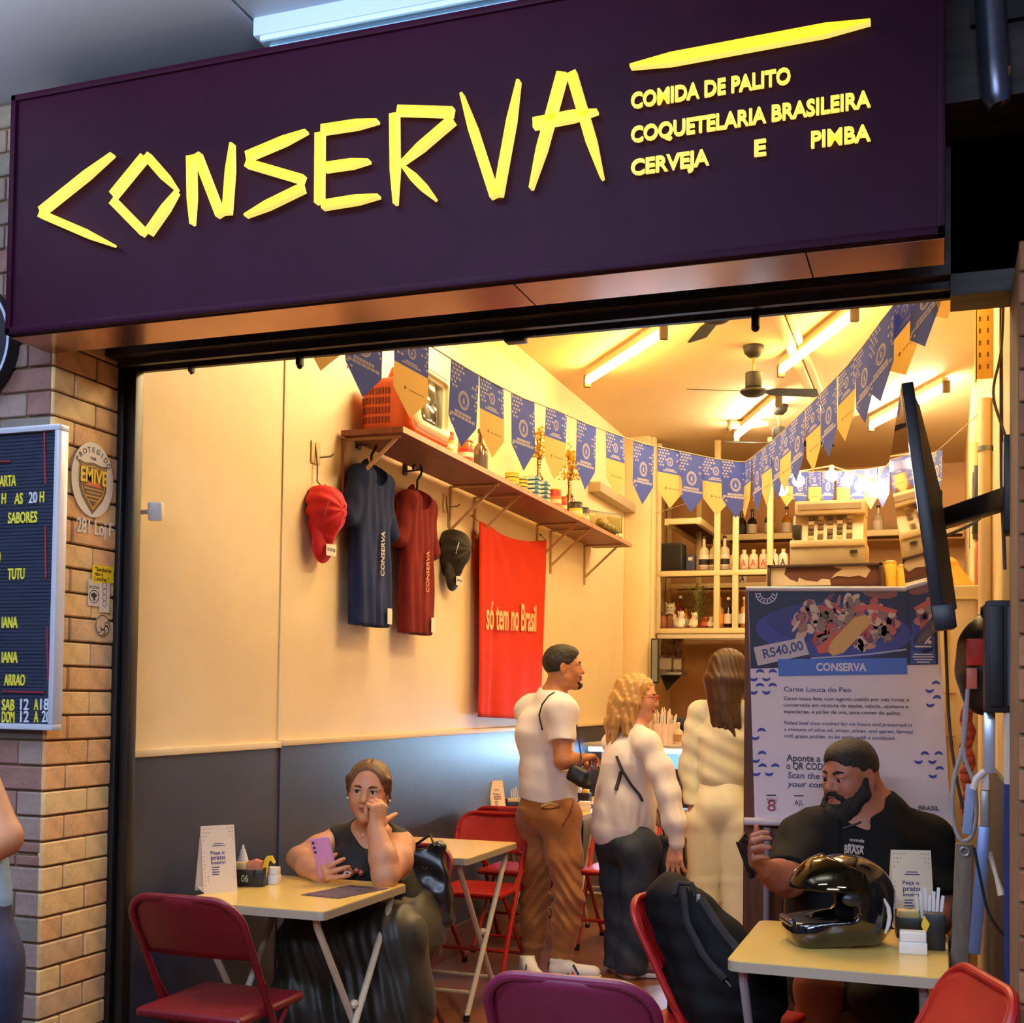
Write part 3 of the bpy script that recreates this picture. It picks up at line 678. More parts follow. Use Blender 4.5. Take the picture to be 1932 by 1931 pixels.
for k in range(4):
    p = onshelf(984, 928, -2.33)
    t = thing('flat_tin', 'flat yellow tin of the shorter yellow stack beside the taller, %s' % (LEV5[0], LEV5[1], LEV5[3], LEV5[4])[k], 'tin', (-2.33, p.y, SH+k*.021), group='stacked yellow tins')
    MB().lathe([(.034, 0), (.036, .002), (.036, .018), (.034, .0205)], seg=20).build('body', yel, t); MB().lathe([(.0365, .006), (.0365, .013)], seg=20, caps=False).build('label_band', dkcan, t)
for j, (px, n) in enumerate(((1003, 5), (1021, 5))):
    for k in range(n):
        p = onshelf(px, 950, -2.335)
        t = thing('sardine_tin', 'flat blue sardine tin, %s blue stack on wall shelf, %s' % (('left', 'right')[j], LEV5[k]), 'tin', (-2.335, p.y, SH+k*.026), group='stacked blue sardine tins')
        MB().box((-.05, -.036, 0), (.05, .036, .0245), bev=.006).build('body', bluet, t)
        MB().box((-.051, -.02, .006), (-.0495, .02, .02)).box((.0495, -.022, .006), (.051, .022, .02)).box((-.03, -.0375, .006), (.03, -.0358, .02)).build('label_band', paper, t)
tin(1047, 962, .040, .12, redt, mat('label_orange', (226, 120, 60), .5), 'red jar with gold lid on wall shelf right of the blue tins', 'jar', lid=gold)
tin(1062, 972, .026, .10, mat('label_rust', (186, 74, 40), .5), redt, 'slim rust tin on wall shelf beside the red jar')
tin(1086, 978, .046, .11, dkcan, yel, 'black tin with yellow label on wall shelf left of the radio')
tin(1100, 988, .042, .10, dkcan, mat('label_grey', (150, 146, 130), .5), 'black tin with grey label touching the radio')
tin(1097, 996, .024, .05, paper, redt, 'small cream tin in front of the black tins on the shelf')
# radio
rq0, rq1 = at(1108, 1015, X=-2.46), at(1198, 1023, X=-2.30)
rad = thing('table_radio', 'vintage olive table radio with cream knobs at far end of wall shelf', 'radio', (-2.4, 8.9, SH))
A_, B_ = Vector((-2.545, 8.62, SH)), Vector((-2.275, 9.05, SH)); dx = (B_-A_); L_ = dx.length; dx.normalize(); nn = Vector((dx.y, -dx.x, 0))
Mr = Matrix.Translation(A_) @ Matrix((dx, -nn, Vector((0, 0, 1)))).transposed().to_4x4()
L_ = .46
MB().box((0, 0, .012), (L_, .14, .205), bev=.01, M=Mr).build('case', mat('radio_black', (34, 30, 24), .4), rad, world=True)
MB().box((.045, -.004, .065), (L_-.015, .002, .193), bev=.002, M=Mr).build('front', mat('radio_olive', (150, 136, 60), .5), rad, world=True)
MB().box((.10, -.006, .165), (.17, -.003, .175), M=Mr).build('badge', paper, rad, world=True)
MB().box((L_-.16, -.006, .075), (L_-.03, -.003, .17), bev=.001, M=Mr).build('speaker_cloth', mat('radio_cloth', (136, 126, 58), .8), rad, world=True)
MB().box((.012, -.004, .15), (.04, 0, .195), bev=.002, M=Mr).build('dial', mat('dial_grey', (60, 64, 70), .4), rad, world=True)
for x in (L_-.08, L_-.035): MB().lathe([(.017, 0), (.017, .012), (.010, .016)], Mr @ Vector((x, -.002, .04)), 16, M=Mr.to_3x3().to_4x4() @ Matrix.Rotation(R(90), 4, 'X')).build('knob', ivory, rad, world=True)
for x in (.05, L_-.05): MB().box((x-.015, .02, 0), (x+.015, .12, .014), M=Mr).build('foot', dkcan, rad, world=True)
p = onshelf(1140, 1008)
g = thing('dark_package', 'dark speckled package lying in front of the radio', 'package', (-2.31, 8.62, SH+.04))
f = Field((-2.40, 8.36, SH-.01), (-2.24, 8.86, SH+.12), .006); f.cone((-2.315, 8.42, SH+.055), (-2.315, 8.78, SH+.05), .032, .036, 0); f.disp(lambda x, y, z: .004*np.sin(60*y)*np.sin(50*z)); f.cut((0, 0, SH+.001), (0, 0, -1))
f.build('wrapper', mat('camo_wrap', (40, 36, 20), .5, col2=(150, 136, 50), vscale=26), g)
MB().box((-2.345, 8.47, SH+.079), (-2.29, 8.56, SH+.09), bev=.002).build('label', yel, g, world=True)
tag(MB().box((-2.39, 8.66, SH+.002), (-2.355, 8.80, SH+.125), bev=.01).build('orange_box', mat('box_orange', (214, 92, 40), .5)), 'small orange box between radio and dark package', 'box')
# ================================================================== caps, shirts, towel on the left wall
wire = mat('steel_wire', (150, 140, 120), .35, metal=.7)
def cap(px, py, m, label, tagm):
    p = at(px, py, X=XL); y, z = p.y, p.z
    t = thing('baseball_cap', label, 'cap', (XL, y, z), group='caps on the wall')
    f = Field((XL-.02, y-.18, z-.24), (XL+.2, y+.2, z+.17), .005)
    f.ell((XL+.045, y+.01, z+.01), (.105, .098, .105), 0); f.cone((XL+.06, y, z-.05), (XL+.05, y, z-.10), .07, .06, .04)
    f.ell((XL+.005, y+.01, z+.0), (.09, .086, .092), .01, 's')
    f.disp(lambda X, Y, Z: .0025*np.sin(9*np.arctan2(Z-z, Y-y))); f.cut((XL+.006, 0, 0), (-1, 0, 0)); f.build('crown', m, t)
    f = Field((XL-.01, y-.14, z-.26), (XL+.14, y+.14, z-.05), .004)
    f.ell((XL+.05, y, z-.125), (.035, .085, .105), 0); f.ell((XL+.028, y, z-.12), (.038, .085, .105), .004, 's'); f.cut((0, 0, z-.075), (0, 0, 1)); f.build('visor', m, t)
    MB().ball((XL+.148, y+.01, z+.02), .008, seg=8).build('button', m, t, world=True)
    mm = MB().prism([(XL+.088, y-.035, z-.20), (XL+.088, y+.055, z-.195), (XL+.09, y+.05, z-.145), (XL+.09, y-.04, z-.15)], (1, 0, 0), .002); mm.build('price_tag', tagm, t, world=True)
    MB().text('BONE R$', (XL+.0925, y-.03, z-.178), UY, UZ, .07, .014, .0005).build('lettering', mat('ink', (24, 22, 20), .6), t, world=True)
    mm = MB()
    for k in range(3): mm.bar((XL+.118-.004*k, y-.076+k*.014, z+.03), (XL+.104-.002*k, y-.083+k*.014, z-.03), .004, .003)
    mm.build('embroidery', tagm if m.name != 'cap_red' else mat('embroidery_red', (226, 96, 84), .6), t, world=True)
    h = thing('wall_hook', 'wire hook and clip holding the %s' % ('red cap' if m.name == 'cap_red' else 'black cap'), 'hook', (XL, y, z+.16), group='wire hooks')
    MB().tube([(XL+.006, y, z+.30), (XL+.02, y, z+.20), (XL+.02, y, z+.13), (XL+.05, y, z+.10), (XL+.06, y, z+.115)], .004, 6).build('hook', wire, h, world=True)
    MB().box((XL+.001, y-.03, z+.21), (XL+.008, y+.05, z+.31), bev=.002).build('plate', mat('clear_plate', (220, 196, 140), .25), h, world=True)
    MB().tube([(XL+.02, y+.02, z+.24), (XL+.05, y+.06, z+.25), (XL+.06, y+.07, z+.262)], .005, 6).build('peg', wire, h, world=True)
    return t
white = mat('tag_white', (232, 222, 200), .5)
cap(590, 965, mat('cap_red', (206, 22, 30), .7, var=.12, vscale=9), 'red baseball cap hanging on the cream wall, visor down, white price tag', white)
cap(838, 1038, mat('cap_black', (26, 22, 20), .7, var=.2, vscale=9), 'black baseball cap hanging on the wall between maroon shirt and red towel', white)
def shirt(y0, y1, zt, zb, m, label, inner, lettering):
    yc = (y0+y1)/2; w = (y1-y0); x = XL+.075
    t = thing('t_shirt', label, 't-shirt', (x, yc, zt), group='t-shirts on hangers')
    f = Field((XL, y0-.08, zb-.02), (XL+.17, y1+.1, zt+.04), .0065); hw = w*.36
    zz = zt-.03
    f.rbox((x, yc, (zz+zb)/2-.03), (.045, hw, (zz-zb)/2+.03), .035, 0)
    f.cone((x, yc-hw*.8, zz-.04), (x-.01, yc-w*.47, zt-.27), .042, .046, .03); f.cone((x, yc+hw*.8, zz-.04), (x-.01, yc+w*.50, zt-.29), .042, .046, .03); f.cut((0, yc, zt-.30), (0, 0, -1)) if 0 else None
    f.cone((x, yc-hw*.8, zz-.05), (x, yc, zz+.005), .045, .05, .04); f.cone((x, yc+hw*.8, zz-.05), (x, yc, zz+.005), .045, .05, .04)
    f.cut((x, yc-w*.46, zt-.27), (0, -.5, -1)) if 0 else None
    f.ell((x+.035, yc+.0, zz+.03), (.055, .075, .10), .008, 's')
    f.disp(lambda X, Y, Z: .0065*np.clip((zt-.1-Z)*3, 0, 1)*np.sin((Y-yc)*44+2.6*np.sin(Z*4)+2*np.sin((Y-yc)*17))+.0025*np.sin((Y-yc)*90+Z*12))
    f.cut((0, 0, zb), (0, 0, -1)); f.ell((x, yc, zb-.005), (.03, hw*.9, .03), .004, 's')
    f.build('cloth', m, t)
    MB().box((x+.052, yc+hw*.55, zb+.015), (x+.055, yc+hw*.85, zb+.09)).build('price_tag', white, t, world=True)
    MB().text(lettering, (x+.058, yc+.035, zt-.52), UZ, (0, -1, 0), .21, .038, .0015, bold=.01).build('lettering', mat('print_%s' % m.name, inner, .5), t, world=True)
    hk = thing('clothes_hanger', 'dark plastic hanger holding the %s shirt under the shelf' % ('navy' if 'navy' in m.name else 'maroon'), 'hanger', (x, yc, zt), group='clothes hangers')
    hm = mat('hanger_dark', (36, 26, 22), .4)
    pts = arc((x, yc, zt+.11), .028, R(-40), R(200), 10, (.45, .9, 0), (0, 0, 1))
    MB().tube([(x, yc, zt-.01), (x, yc, zt+.05), (x+.012, yc+.022, zt+.088)]+pts[1:], .0065, 8).build('hook', hm, hk, world=True)
    MB().tube([(x, yc-hw*.7, zt-.09), (x, yc-.05, zt-.03), (x, yc, zt-.005), (x, yc+.05, zt-.03), (x, yc+hw*.7, zt-.09)], .008, 8).build('arm', hm, hk, world=True)
    MB().box((XL+.001, yc-.02, zt+.08), (XL+.012, yc+.02, zt+.17), bev=.003).tube([(XL+.01, yc, zt+.10), (x+.01, yc, zt+.105), (x+.02, yc, zt+.135)], .005, 6).build('wall_peg', hm, hk, world=True)
shirt(4.91, 5.36, 2.53, 1.775, mat('navy_cotton', (34, 46, 86), .9, var=.12, vscale=12, spec=.2), 'navy blue t-shirt hanging on the wall under the near shelf end', (206, 200, 190), 'CONSERVA')
shirt(5.45, 5.88, 2.50, 1.765, mat('maroon_cotton', (112, 34, 32), .9, var=.12, vscale=12, spec=.2), 'maroon t-shirt hanging on the wall right of the navy shirt', (226, 150, 110), 'CONSERVA')
# towel
tw = thing('towel_banner', 'red-orange cloth reading s\u00f3 tem no Brasil, hung on the wall below the shelf', 'banner', (XL, 7.3, 2.45))
m = MB(); nu, nv = 60, 40; vs = []
tl, tr_, blc, brc = Vector((XL+.06, 6.58, 2.47)), Vector((XL+.06, 7.86, 2.525)), Vector((XL+.06, 6.60, 1.335)), Vector((XL+.06, 7.81, 1.30))
for j in range(nv+1):
    for i in range(nu+1):
        u, v = i/nu, j/nv; p = tl.lerp(tr_, u).lerp(blc.lerp(brc, u), v)
        sag = -.05*math.sin(PI*u)*(1-v)**3; fold = .014*math.exp(-((u-.10-.05*v)/.05)**2)*(1-.3*v)+.010*math.exp(-((u-.03)/.03)**2)-.012*math.exp(-((u-.2-.03*v)/.05)**2)*v+.008*math.sin(u*9+v*3)*v+.006*math.sin(u*23)*v*v+.012*math.exp(-((u-.16-v*.9)/.06)**2)*math.exp(-v*3)
        vs.append(p+Vector((fold, 0, sag)))
fs = [(j*(nu+1)+i, j*(nu+1)+i+1, (j+1)*(nu+1)+i+1, (j+1)*(nu+1)+i) for j in range(nv) for i in range(nu)]
m.add(vs, fs); towel = m.build('cloth', mat('red_towel', (208, 54, 24), .9, var=.06, vscale=5, spec=.2), tw, world=True, angle=80)
sol = towel.modifiers.new('thick', 'SOLIDIFY'); sol.thickness = .004
q0, q1 = at(917, 1187, X=XL+.078), at(1011, 1191, X=XL+.078)
MB().text('s\u00f3 tem no Brasil', q0, q1-q0, UZ, (q1-q0).length, .17, .002, bold=.016).build('lettering', mat('towel_print', (250, 196, 130), .7), tw, world=True)
for p in (tl, tr_): MB().tube([p, (XL+.02, p.y, p.z+.035), (XL+.0, p.y, p.z+.04)], .003, 6).ball((XL+.02, p.y, p.z+.035), .009, 0, 8).build('corner_tie', wire, tw, world=True)
# ================================================================== tables
ttop = mat('yellow_laminate', (244, 206, 112), .22, var=.03, vscale=3); tedge = mat('aluminium_edge', (190, 184, 160), .4, metal=.4); tleg = mat('cream_leg', (206, 196, 168), .4, var=.1, vscale=12)
def table(x0, x1, y0, y1, label, zt=.74, leg=None, round_=.02):
    cx, cy = (x0+x1)/2, (y0+y1)/2; t = thing('folding_table', label, 'table', (cx, cy, 0), group='yellow folding tables')
    hx, hy = (x1-x0)/2, (y1-y0)/2
    def rr(h, inset): 
        r = round_; pts = []
        for sx, sy, a0 in ((1, 1, 0), (-1, 1, 90), (-1, -1, 180), (1, -1, 270)):
            for k in range(5):
                a = R(a0+k*22.5); pts.append(Vector((sx*(hx-r-inset)+r*math.cos(a), sy*(hy-r-inset)+r*math.sin(a), h)))
        return pts
    MB().prism(rr(zt-.028, .002), (0, 0, 1), .028).build('top', ttop, t)
    MB().prism(rr(zt-.030, 0), (0, 0, 1), .027).build('edge_band', tedge, t)
    lg = leg or tleg
    for sx in (-1, 1):
        x = sx*(hx-.05)
        for sy in (-1, 1):
            xo = x+.013*sy
            MB().tube([(xo, sy*(hy-.06), zt-.03), (xo, sy*(hy-.075), zt-.07), (xo, -sy*(hy-.11), .02)], .0125, 10).build('leg', lg, t)
            MB().lathe([(.015, 0), (.015, .03)], (xo, -sy*(hy-.11), 0), 10).build('foot', mat('rubber', (22, 20, 20), .7), t)
    for sy in (-1, 1):
        MB().tube([(-hx+.05, sy*(hy-.17), .115), (hx-.05, sy*(hy-.17), .115)], .009, 8).build('crossbar', lg, t)
    MB().ball((hx-.05, 0, .36), .017, 0, 8).build('pivot', lg, t)
    return t
table(-2.47, -1.905, 3.58, 4.24, 'yellow folding table against the left wall, nearest the shop front')
table(-2.52, -1.96, 5.0, 5.67, 'yellow folding table by the left wall behind the seated woman')
table(-2.55, -2.05, 6.95, 7.6, 'yellow folding table by the left wall behind the man in brown trousers')
table(-2.5, -1.9, 7.95, 8.55, 'yellow folding table farthest along left wall, half hidden by standing man')
table(-.555, .02, 3.36, 4.02, 'yellow folding table at right with the black helmet on it', leg=mat('grey_leg', (176, 176, 180), .4, metal=.2, var=.1), round_=.035)
# ================================================================== folding chairs
chair_red = mat('chair_red_paint', (168, 24, 22), .38, var=.12, vscale=7)
chair_blue_lit = mat('chair_red_blue_lit', (116, 32, 66), .4, var=.12, vscale=7); chair_mar = mat('chair_maroon_paint', (116, 18, 30), .4, var=.14, vscale=7)  # purple copy of the red paint: outside blue light put into the colour
def chair(label, loc, rz, pm):
    t = thing('folding_chair', label, 'chair', (*loc, 0), rz, group='red metal folding chairs')
    hw = .2; B = Vector((0, -.245, .82)); def_ = lambda z: -.245+(.82-z)*(.455/.82)   # y of the long frame at height z
    pts = []
    for k in range(9):
        a = R(180-k*11.25); pts.append((-hw+.09+.09*math.cos(a), def_(.74+.08*math.sin(a)), .74+.08*math.sin(a)))
    left = [(-hw, def_(.02), .02), (-hw, def_(.45), .45), (-hw, def_(.65), .65)]
    right = [(-x, y, z) for x, y, z in pts[::-1]]
    MB().tube(left+pts+right+[(-x, y, z) for x, y, z in left[::-1]], .0125, 10).build('back_frame', pm, t)
    # backrest: a curved sheet with a rounded top
    m = MB(); nx, nz = 16, 8; vs = []
    for j in range(nz+1):
        for i in range(nx+1):
            u = i/nx*2-1; z0 = .625; top = .82-.085*(1-math.sqrt(max(0, 1-max(0, (abs(u)*hw-.115)/.085)**2)))
            z = z0+(top-z0)*j/nz; vs.append(Vector((u*hw*.985, def_(z)-.022*(1-u*u)+.012-.008*math.cos(PI*(j/nz-.5)), z)))
    W_ = nx+1; fs = [(j*W_+i, j*W_+i+1, (j+1)*W_+i+1, (j+1)*W_+i) for j in range(nz) for i in range(nx)]
    o = m.add(vs, fs).build('backrest', pm, t, angle=60); s_ = o.modifiers.new('thick', 'SOLIDIFY'); s_.thickness = .008; s_.offset = 0
    # seat: pressed sheet with rolled rim
    f = Field((-.23, -.23, .40), (.23, .24, .48), .008); f.rbox((0, .0, .445), (.195, .2, .017), .017, 0); f.ell((0, 0, .478), (.17, .175, .024), .01, 's'); f.build('seat', pm, t, world=False)
    for sx in (-1, 1):
        MB().tube([(sx*(hw-.022), .10, .43), (sx*(hw-.022), -.27, .02)], .0115, 10).build('rear_leg', pm, t)
        MB().bar((sx*(hw+.006), def_(.55), .55), (sx*(hw-.012), -.02, .44), .004, .026, up=(1, 0, 0)).build('hinge_bar', pm, t)
        for y in (def_(.02), -.27): MB().lathe([(.016, 0), (.016, .035)], (sx*(hw if y > 0 else hw-.022), y, 0), 10).build('foot', mat('rubber', (22, 20, 20), .7), t)
    MB().tube([(-hw, def_(.16), .16), (hw, def_(.16), .16)], .009, 8).build('crossbar', pm, t)
    MB().tube([(-hw+.022, -.21, .09), (hw-.022, -.21, .09)], .009, 8).build('crossbar', pm, t)
    return t
chair('dark red folding chair at the near side of the front left table, back to us', (-2.2, 3.45), 0, chair_mar)
chair('red folding chair under the seated woman', (-2.12, 4.5), PI, chair_mar)
chair('red folding chair facing us behind the second yellow table', (-2.28, 5.98), PI, chair_red)
chair('red folding chair with its back to us before the third table by the wall', (-2.33, 6.78), 0, chair_red)
chair('red folding chair between the standing man and the blonde woman', (-1.78, 7.0), PI, chair_red)
chair('plum folding chair at the bottom centre, only its back in view', (-.79, 2.875), 0, chair_blue_lit)
chair('red folding chair holding the black backpack, left of the helmet table', (-.64, 3.86), R(-90-14), chair_red)
chair('red folding chair at the lower right corner beside the brick pier', (-.13, 2.93), R(90+20), chair_red)
chair('red folding chair under the seated bearded man', (-.30, 4.60), PI-R(20), chair_mar)
# ================================================================== bunting
pblue = mat('pennant_blue', (122, 142, 228), .7, through=.6); pcream = mat('pennant_cream', (255, 236, 176), .7, through=.65); pwhite = mat('pennant_white', (236, 230, 230), .7, through=.3)
PH, PW = .30, .19
def pennant_mesh(kind):
    m = MB(); a = PW/2
    if kind == 'A': m.prism([Vector(p) for p in ((-a, 0, 0), (a, 0, 0), (a, 0, -.205), (0, 0, -PH), (-a, 0, -.205))], (0, 1, 0), .0006, 0)
    else:
        m.prism([Vector(p) for p in ((-a, 0, 0), (a, 0, 0), (a, 0, -.125), (-a, 0, -.125))], (0, 1, 0), .0006, 0)
        m.prism([Vector(p) for p in ((-a, 0, -.125), (a, 0, -.125), (a, 0, -.215), (0, 0, -PH), (-a, 0, -.215))], (0, 1, 0), .0006, 1)
    y = -.0008
    def dot(x, z, rx=.0078, rz=.0056): m.add([(x+rx*math.cos(k*PI/3), y, z+rz*math.sin(k*PI/3)) for k in range(6)], [(0, 1, 2, 3, 4, 5)], 2)
    cell = []
    for r in range(6):
        for c in range(4-r//2): cell.append((-a+.011+c*.021+(r % 2)*.01, -.010-r*.0155))
    for r in range(7):
        for c in range(2 if r in (1, 3) else 1): cell.append((a-.010-c*.02-(r % 2)*.008, (-.045 if kind == 'A' else -.008)-r*.0155))
    if kind == 'A': cell += [(-a+.01, -.20), (-a+.012, -.225), (-a+.03, -.213)]
    for x, z in cell: dot(x, z)
    zc, r0 = (-.125, .036) if kind == 'A' else (-.065, .023)
    n = 20
    for ra, rb_ in ((.78, 1.0), (.62, .70)):
        for k in range(n):
            if ra == .78 and k % 3 == 2 and 0: continue
            a0, a1 = 2*PI*k/n, 2*PI*(k+1)/n
            m.add([(r0*r*math.cos(q), y, zc+r0*r*math.sin(q)) for r, q in ((ra, a0), (rb_, a0), (rb_, a1), (ra, a1))], [(0, 1, 2, 3)], 2)
    m.add([(x*r0, y, zc+z*r0) for x, z in ((-.2, -.35), (.22, -.35), (.16, .1), (0, .42), (-.16, .1))], [(0, 1, 2, 3, 4)], 2)
    for i, (w, dz) in enumerate(((.055, .052), (.085, .066))):
        k = 1 if kind == 'A' else .62; n2 = 7
        for j in range(n2):
            x0 = (-w+2*w*j/n2)*k; x1 = x0+2*w/n2*k*.86
            z = zc-dz*k*1.0-(.0 if kind == 'A' else .006)
            m.add([(x0, y, z-.0055*k), (x1, y, z-.0055*k), (x1, y, z+.0055*k), (x0, y, z+.0055*k)], [(0, 1, 2, 3)], 2)
    if kind == 'B':
        m.add([(-.04, y, -.20), (-.032, y, -.193), (-.024, y, -.20), (-.032, y, -.208)], [(0, 1, 2, 3)], 3)
        for j in range(6): m.add([(-.01+j*.014, y, -.203), (.001+j*.014, y, -.203), (.001+j*.014, y, -.199), (-.01+j*.014, y, -.199)], [(0, 1, 2, 3)], 3)
    return m
V_ = lambda *a: Vector(a)
pmats = [pblue, pcream, pwhite, mat('pennant_print', (150, 130, 80), .7)]
def garland(label, pts, kinds, scale=1.0, string_ext=None):
    W_ = [at(x, y, D=d) for x, y, d in pts]
    t = thing('bunting', label, 'bunting', W_[0], group='strings of blue and cream pennants')
    line = (string_ext[0] if string_ext else [])+W_+(string_ext[1] if string_ext else [])
    MB().tube(line, .0028, 5).build('string', mat('bunting_string', (196, 180, 150), .8), t, world=True)
    rr = random.Random(len(pts))
    for i, p in enumerate(W_):
        d = (W_[min(i+1, len(W_)-1)]-W_[max(i-1, 0)]).normalized()
        h = Vector((d.x, d.y, 0)).normalized(); n = h.cross(Vector((0, 0, 1)))
        if n.dot(EYEP-p) < 0: d, h = -d, -h; n = -n
        # local -Y is the printed side and must face the viewer's side of the room
        sway = rr.uniform(-.05, .05)
        M = Matrix(((d.x*scale, -n.x, sway*n.x, p.x), (d.y*scale, -n.y, sway*n.y, p.y), (d.z*scale, -n.z, scale, p.z), (0, 0, 0, 1)))
        base = pennant_mesh(kinds[i % len(kinds)])
        base.v = [M @ v for v in base.v]
        base.build('pennant', pmats, t, world=True, flat=True)
    return t
g1 = [(603, 528, 3.95), (690, 585, 4.15), (778, 632, 4.35), (878, 694, 4.6), (928, 722, 4.8), (987, 752, 5.0), (1050, 775, 5.25), (1107, 800, 5.5), (1161, 820, 5.75), (1215, 838, 6.0), (1264, 848, 6.15), (1306, 857, 6.25), (1350, 866, 6.35), (1387, 871, 6.42)]
garland('string of blue and cream pennants from the shutter box along the left wall', g1, 'BABABABABABABA', 1.0, ([at(520, 470, D=3.72)], [at(1405, 872, D=6.45)]))
g2 = [(1410, 870, 6.4), (1428, 856, 6.2), (1446, 842, 6.0), (1464, 826, 5.82), (1484, 808, 5.64), (1506, 786, 5.46), (1533, 760, 5.27), (1563, 728, 5.06), (1598, 692, 4.86), (1630, 652, 4.67), (1663, 606, 4.5), (1706, 552, 4.4), (1750, 496, 4.3), (1791, 440, 4.2)]
garland('string of blue and cream pennants running forward to the right wall', g2, 'BABABABABAABAB', 1.0, ([at(1405, 872, D=6.45)], [at(1840, 370, D=4.1)]))
g3 = [(1484, 888, 9.3), (1510, 891, 9.15), (1537, 890, 9.0), (1563, 889, 8.8), (1590, 889, 8.62), (1616, 887, 8.45), (1642, 885, 8.28), (1668, 880, 8.1), (1694, 876, 7.9), (1768, 852, 7.2)]
garland('string of small pennants across the bar at the back', g3, 'BABABABABA', .92, ([V_(XL+.25, 10.28, 3.05)], [V_(XR-.01, 6.9, 3.0)]))
# ================================================================== string of bulbs over the bar
bl = thing('bulb_string', 'string of glowing round bulbs hanging over the back bar', 'string lights', at(1590, 900, D=8.9))
bulbm = tube_mat('bulb_glow', (1, .80, .46), 45)
bp_ = [(1476, 925, 8.75), (1507, 908, 8.65), (1569, 898, 8.45), (1598, 908, 8.3), (1624, 917, 8.2), (1648, 926, 8.05), (1697, 874, 7.6)]
Wb = [at(x, y, D=d) for x, y, d in bp_]
MB().tube([p+Vector((0, 0, .07)) for p in Wb], .005, 6).build('cable', mat('bunting_string', (196, 180, 150), .8), bl, world=True)
for p in Wb:
    MB().lathe([(.014, .03), (.016, .035), (.016, .07), (.012, .075)], p, 10).build('socket', ivory, bl, world=True)
    MB().ball(p, .042, 0, 14).build('bulb', bulbm, bl, world=True)
# ================================================================== metal shelving over the bar
wm = mat('cream_angle_iron', (226, 208, 160), .45); bw = mat('dark_brown_board', (92, 48, 34), .55, var=.2, vscale=6, stretch=(2, 12, 2))
RY0, RY1 = 10.45, 12.1; zA, zB, zC = 3.03, 2.57, 2.07
rk = thing('metal_rack', 'cream metal shelving with brown boards above the back bar', 'shelving', (-1.4, RY0, 0))
def xr(px, y=1080, Y=RY0): return at(px, y, Y=Y).x
x0 = xr(1240)
for px in (1240, 1352, 1387, 1452):
    x = xr(px); zt = 3.7 if px != 1387 else zA
    MB().box((x-.025, RY0, zC-.03), (x+.025, RY0+.05, zt), bev=.004).build('post', wm, rk, world=True)
for px, Y in ((1262, 11.9), (1318, 11.2), (1386, 12.05)):
    x = at(px, 1000, Y=Y).x; MB().box((x-.022, Y, zC), (x+.022, Y+.05, 3.7), bev=.004).build('post', wm, rk, world=True)
for z in (zB, zC):
    MB().box((x0-.02, RY0-.004, z-.045), (.1, RY0+.05, z-.0), bev=.004).build('rail', wm, rk, world=True)
    MB().box((x0-.02, RY0+.01, z-.006), (.1, RY0+.5, z+.008)).build('board', bw, rk, world=True)
    MB().box((x0-.15, RY1-.45, z-.02), (.18, RY1, z+.008)).build('board', bw, rk, world=True)
    MB().box((x0-.15, RY1-.47, z-.045), (.18, RY1-.44, z+.004), bev=.004).build('rail', wm, rk, world=True)
xs0 = xr(1258, 980); xs1 = xr(1318, 980)
MB().box((xs0, RY0, zA-.02), (xs1, RY1, zA), bev=.002).build('board', bw, rk, world=True)
for x in (xs0, xs1): MB().box((x-.02, RY0, zA-.055), (x+.02, RY1, zA+.004), bev=.004).build('rail', wm, rk, world=True)
MB().box((xs0, RY0-.004, zA-.05), (xs1, RY0+.03, zA), bev=.004).build('rail', wm, rk, world=True)
MB().box((xs1, RY1-.45, zA-.02), (.18, RY1, zA)).build('board', bw, rk, world=True)
MB().box((xs1, RY1-.47, zA-.05), (.18, RY1-.43, zA+.006), bev=.004).build('rail', wm, rk, world=True)
MB().box((x0, RY0+.01, zC-.09), (.1, RY0+.06, zC-.045), bev=.01).build('strip_lamp', mat('strip_lamp_white', (226, 220, 204), .4), rk, world=True)
clear = mat('clear_glass', (206, 196, 170), .1, spec=.7); dark_glass = mat('dark_glass', (34, 16, 14), .12, spec=.7); green_glass = mat('green_glass', (46, 66, 22), .12, spec=.7); amber = mat('amber_glass', (190, 120, 40), .12, spec=.7)
lw_ = mat('label_white', (232, 222, 206), .6); lbk = mat('label_black', (34, 30, 30), .6)
names = {0: 'first', 1: 'second', 2: 'third', 3: 'fourth', 4: 'fifth', 5: 'sixth'}
for i, px in enumerate((1328, 1348, 1367)):
    p = at(px, 1075, Y=RY0+.12)
    t = bottle((p.x, p.y, zB+.008), .045, .30, clear, f'clear bottle with black and white label, {names[i]} from the black speaker', lw_, group='bottles on the middle rack board')
    MB().lathe([(.0462, .05), (.0462, .10)], seg=16, caps=False).build('label_band', lbk, t)
for i, px in enumerate((1385, 1404, 1422, 1441, 1460, 1478)):
    p = at(px, 1072, Y=RY0+.1); red_ = i < 4
    t = thing('flask', f'squat white-labelled flask with {"red" if red_ else "black"} letter A, {names[i]} in the row on rack', 'bottle', (p.x, p.y, zB+.008), group='row of flasks lettered A')
    MB().lathe([(.034, 0), (.040, .01), (.040, .10), (.034, .125), (.016, .14), (.015, .155)], seg=16).build('glass', lw_ if not red_ else mat('flask_pinkish', (232, 200, 176), .3), t)
    MB().lathe([(.018, .15), (.018, .172)], seg=12).build('cap', wm, t)
    MB().text('A', (0, -.0415, .03), (1, 0, 0), (0, 0, 1), .04, .055, .001, bold=.03, align='C').build('lettering', mat('flask_red', (206, 80, 50), .6) if red_ else lbk, t)
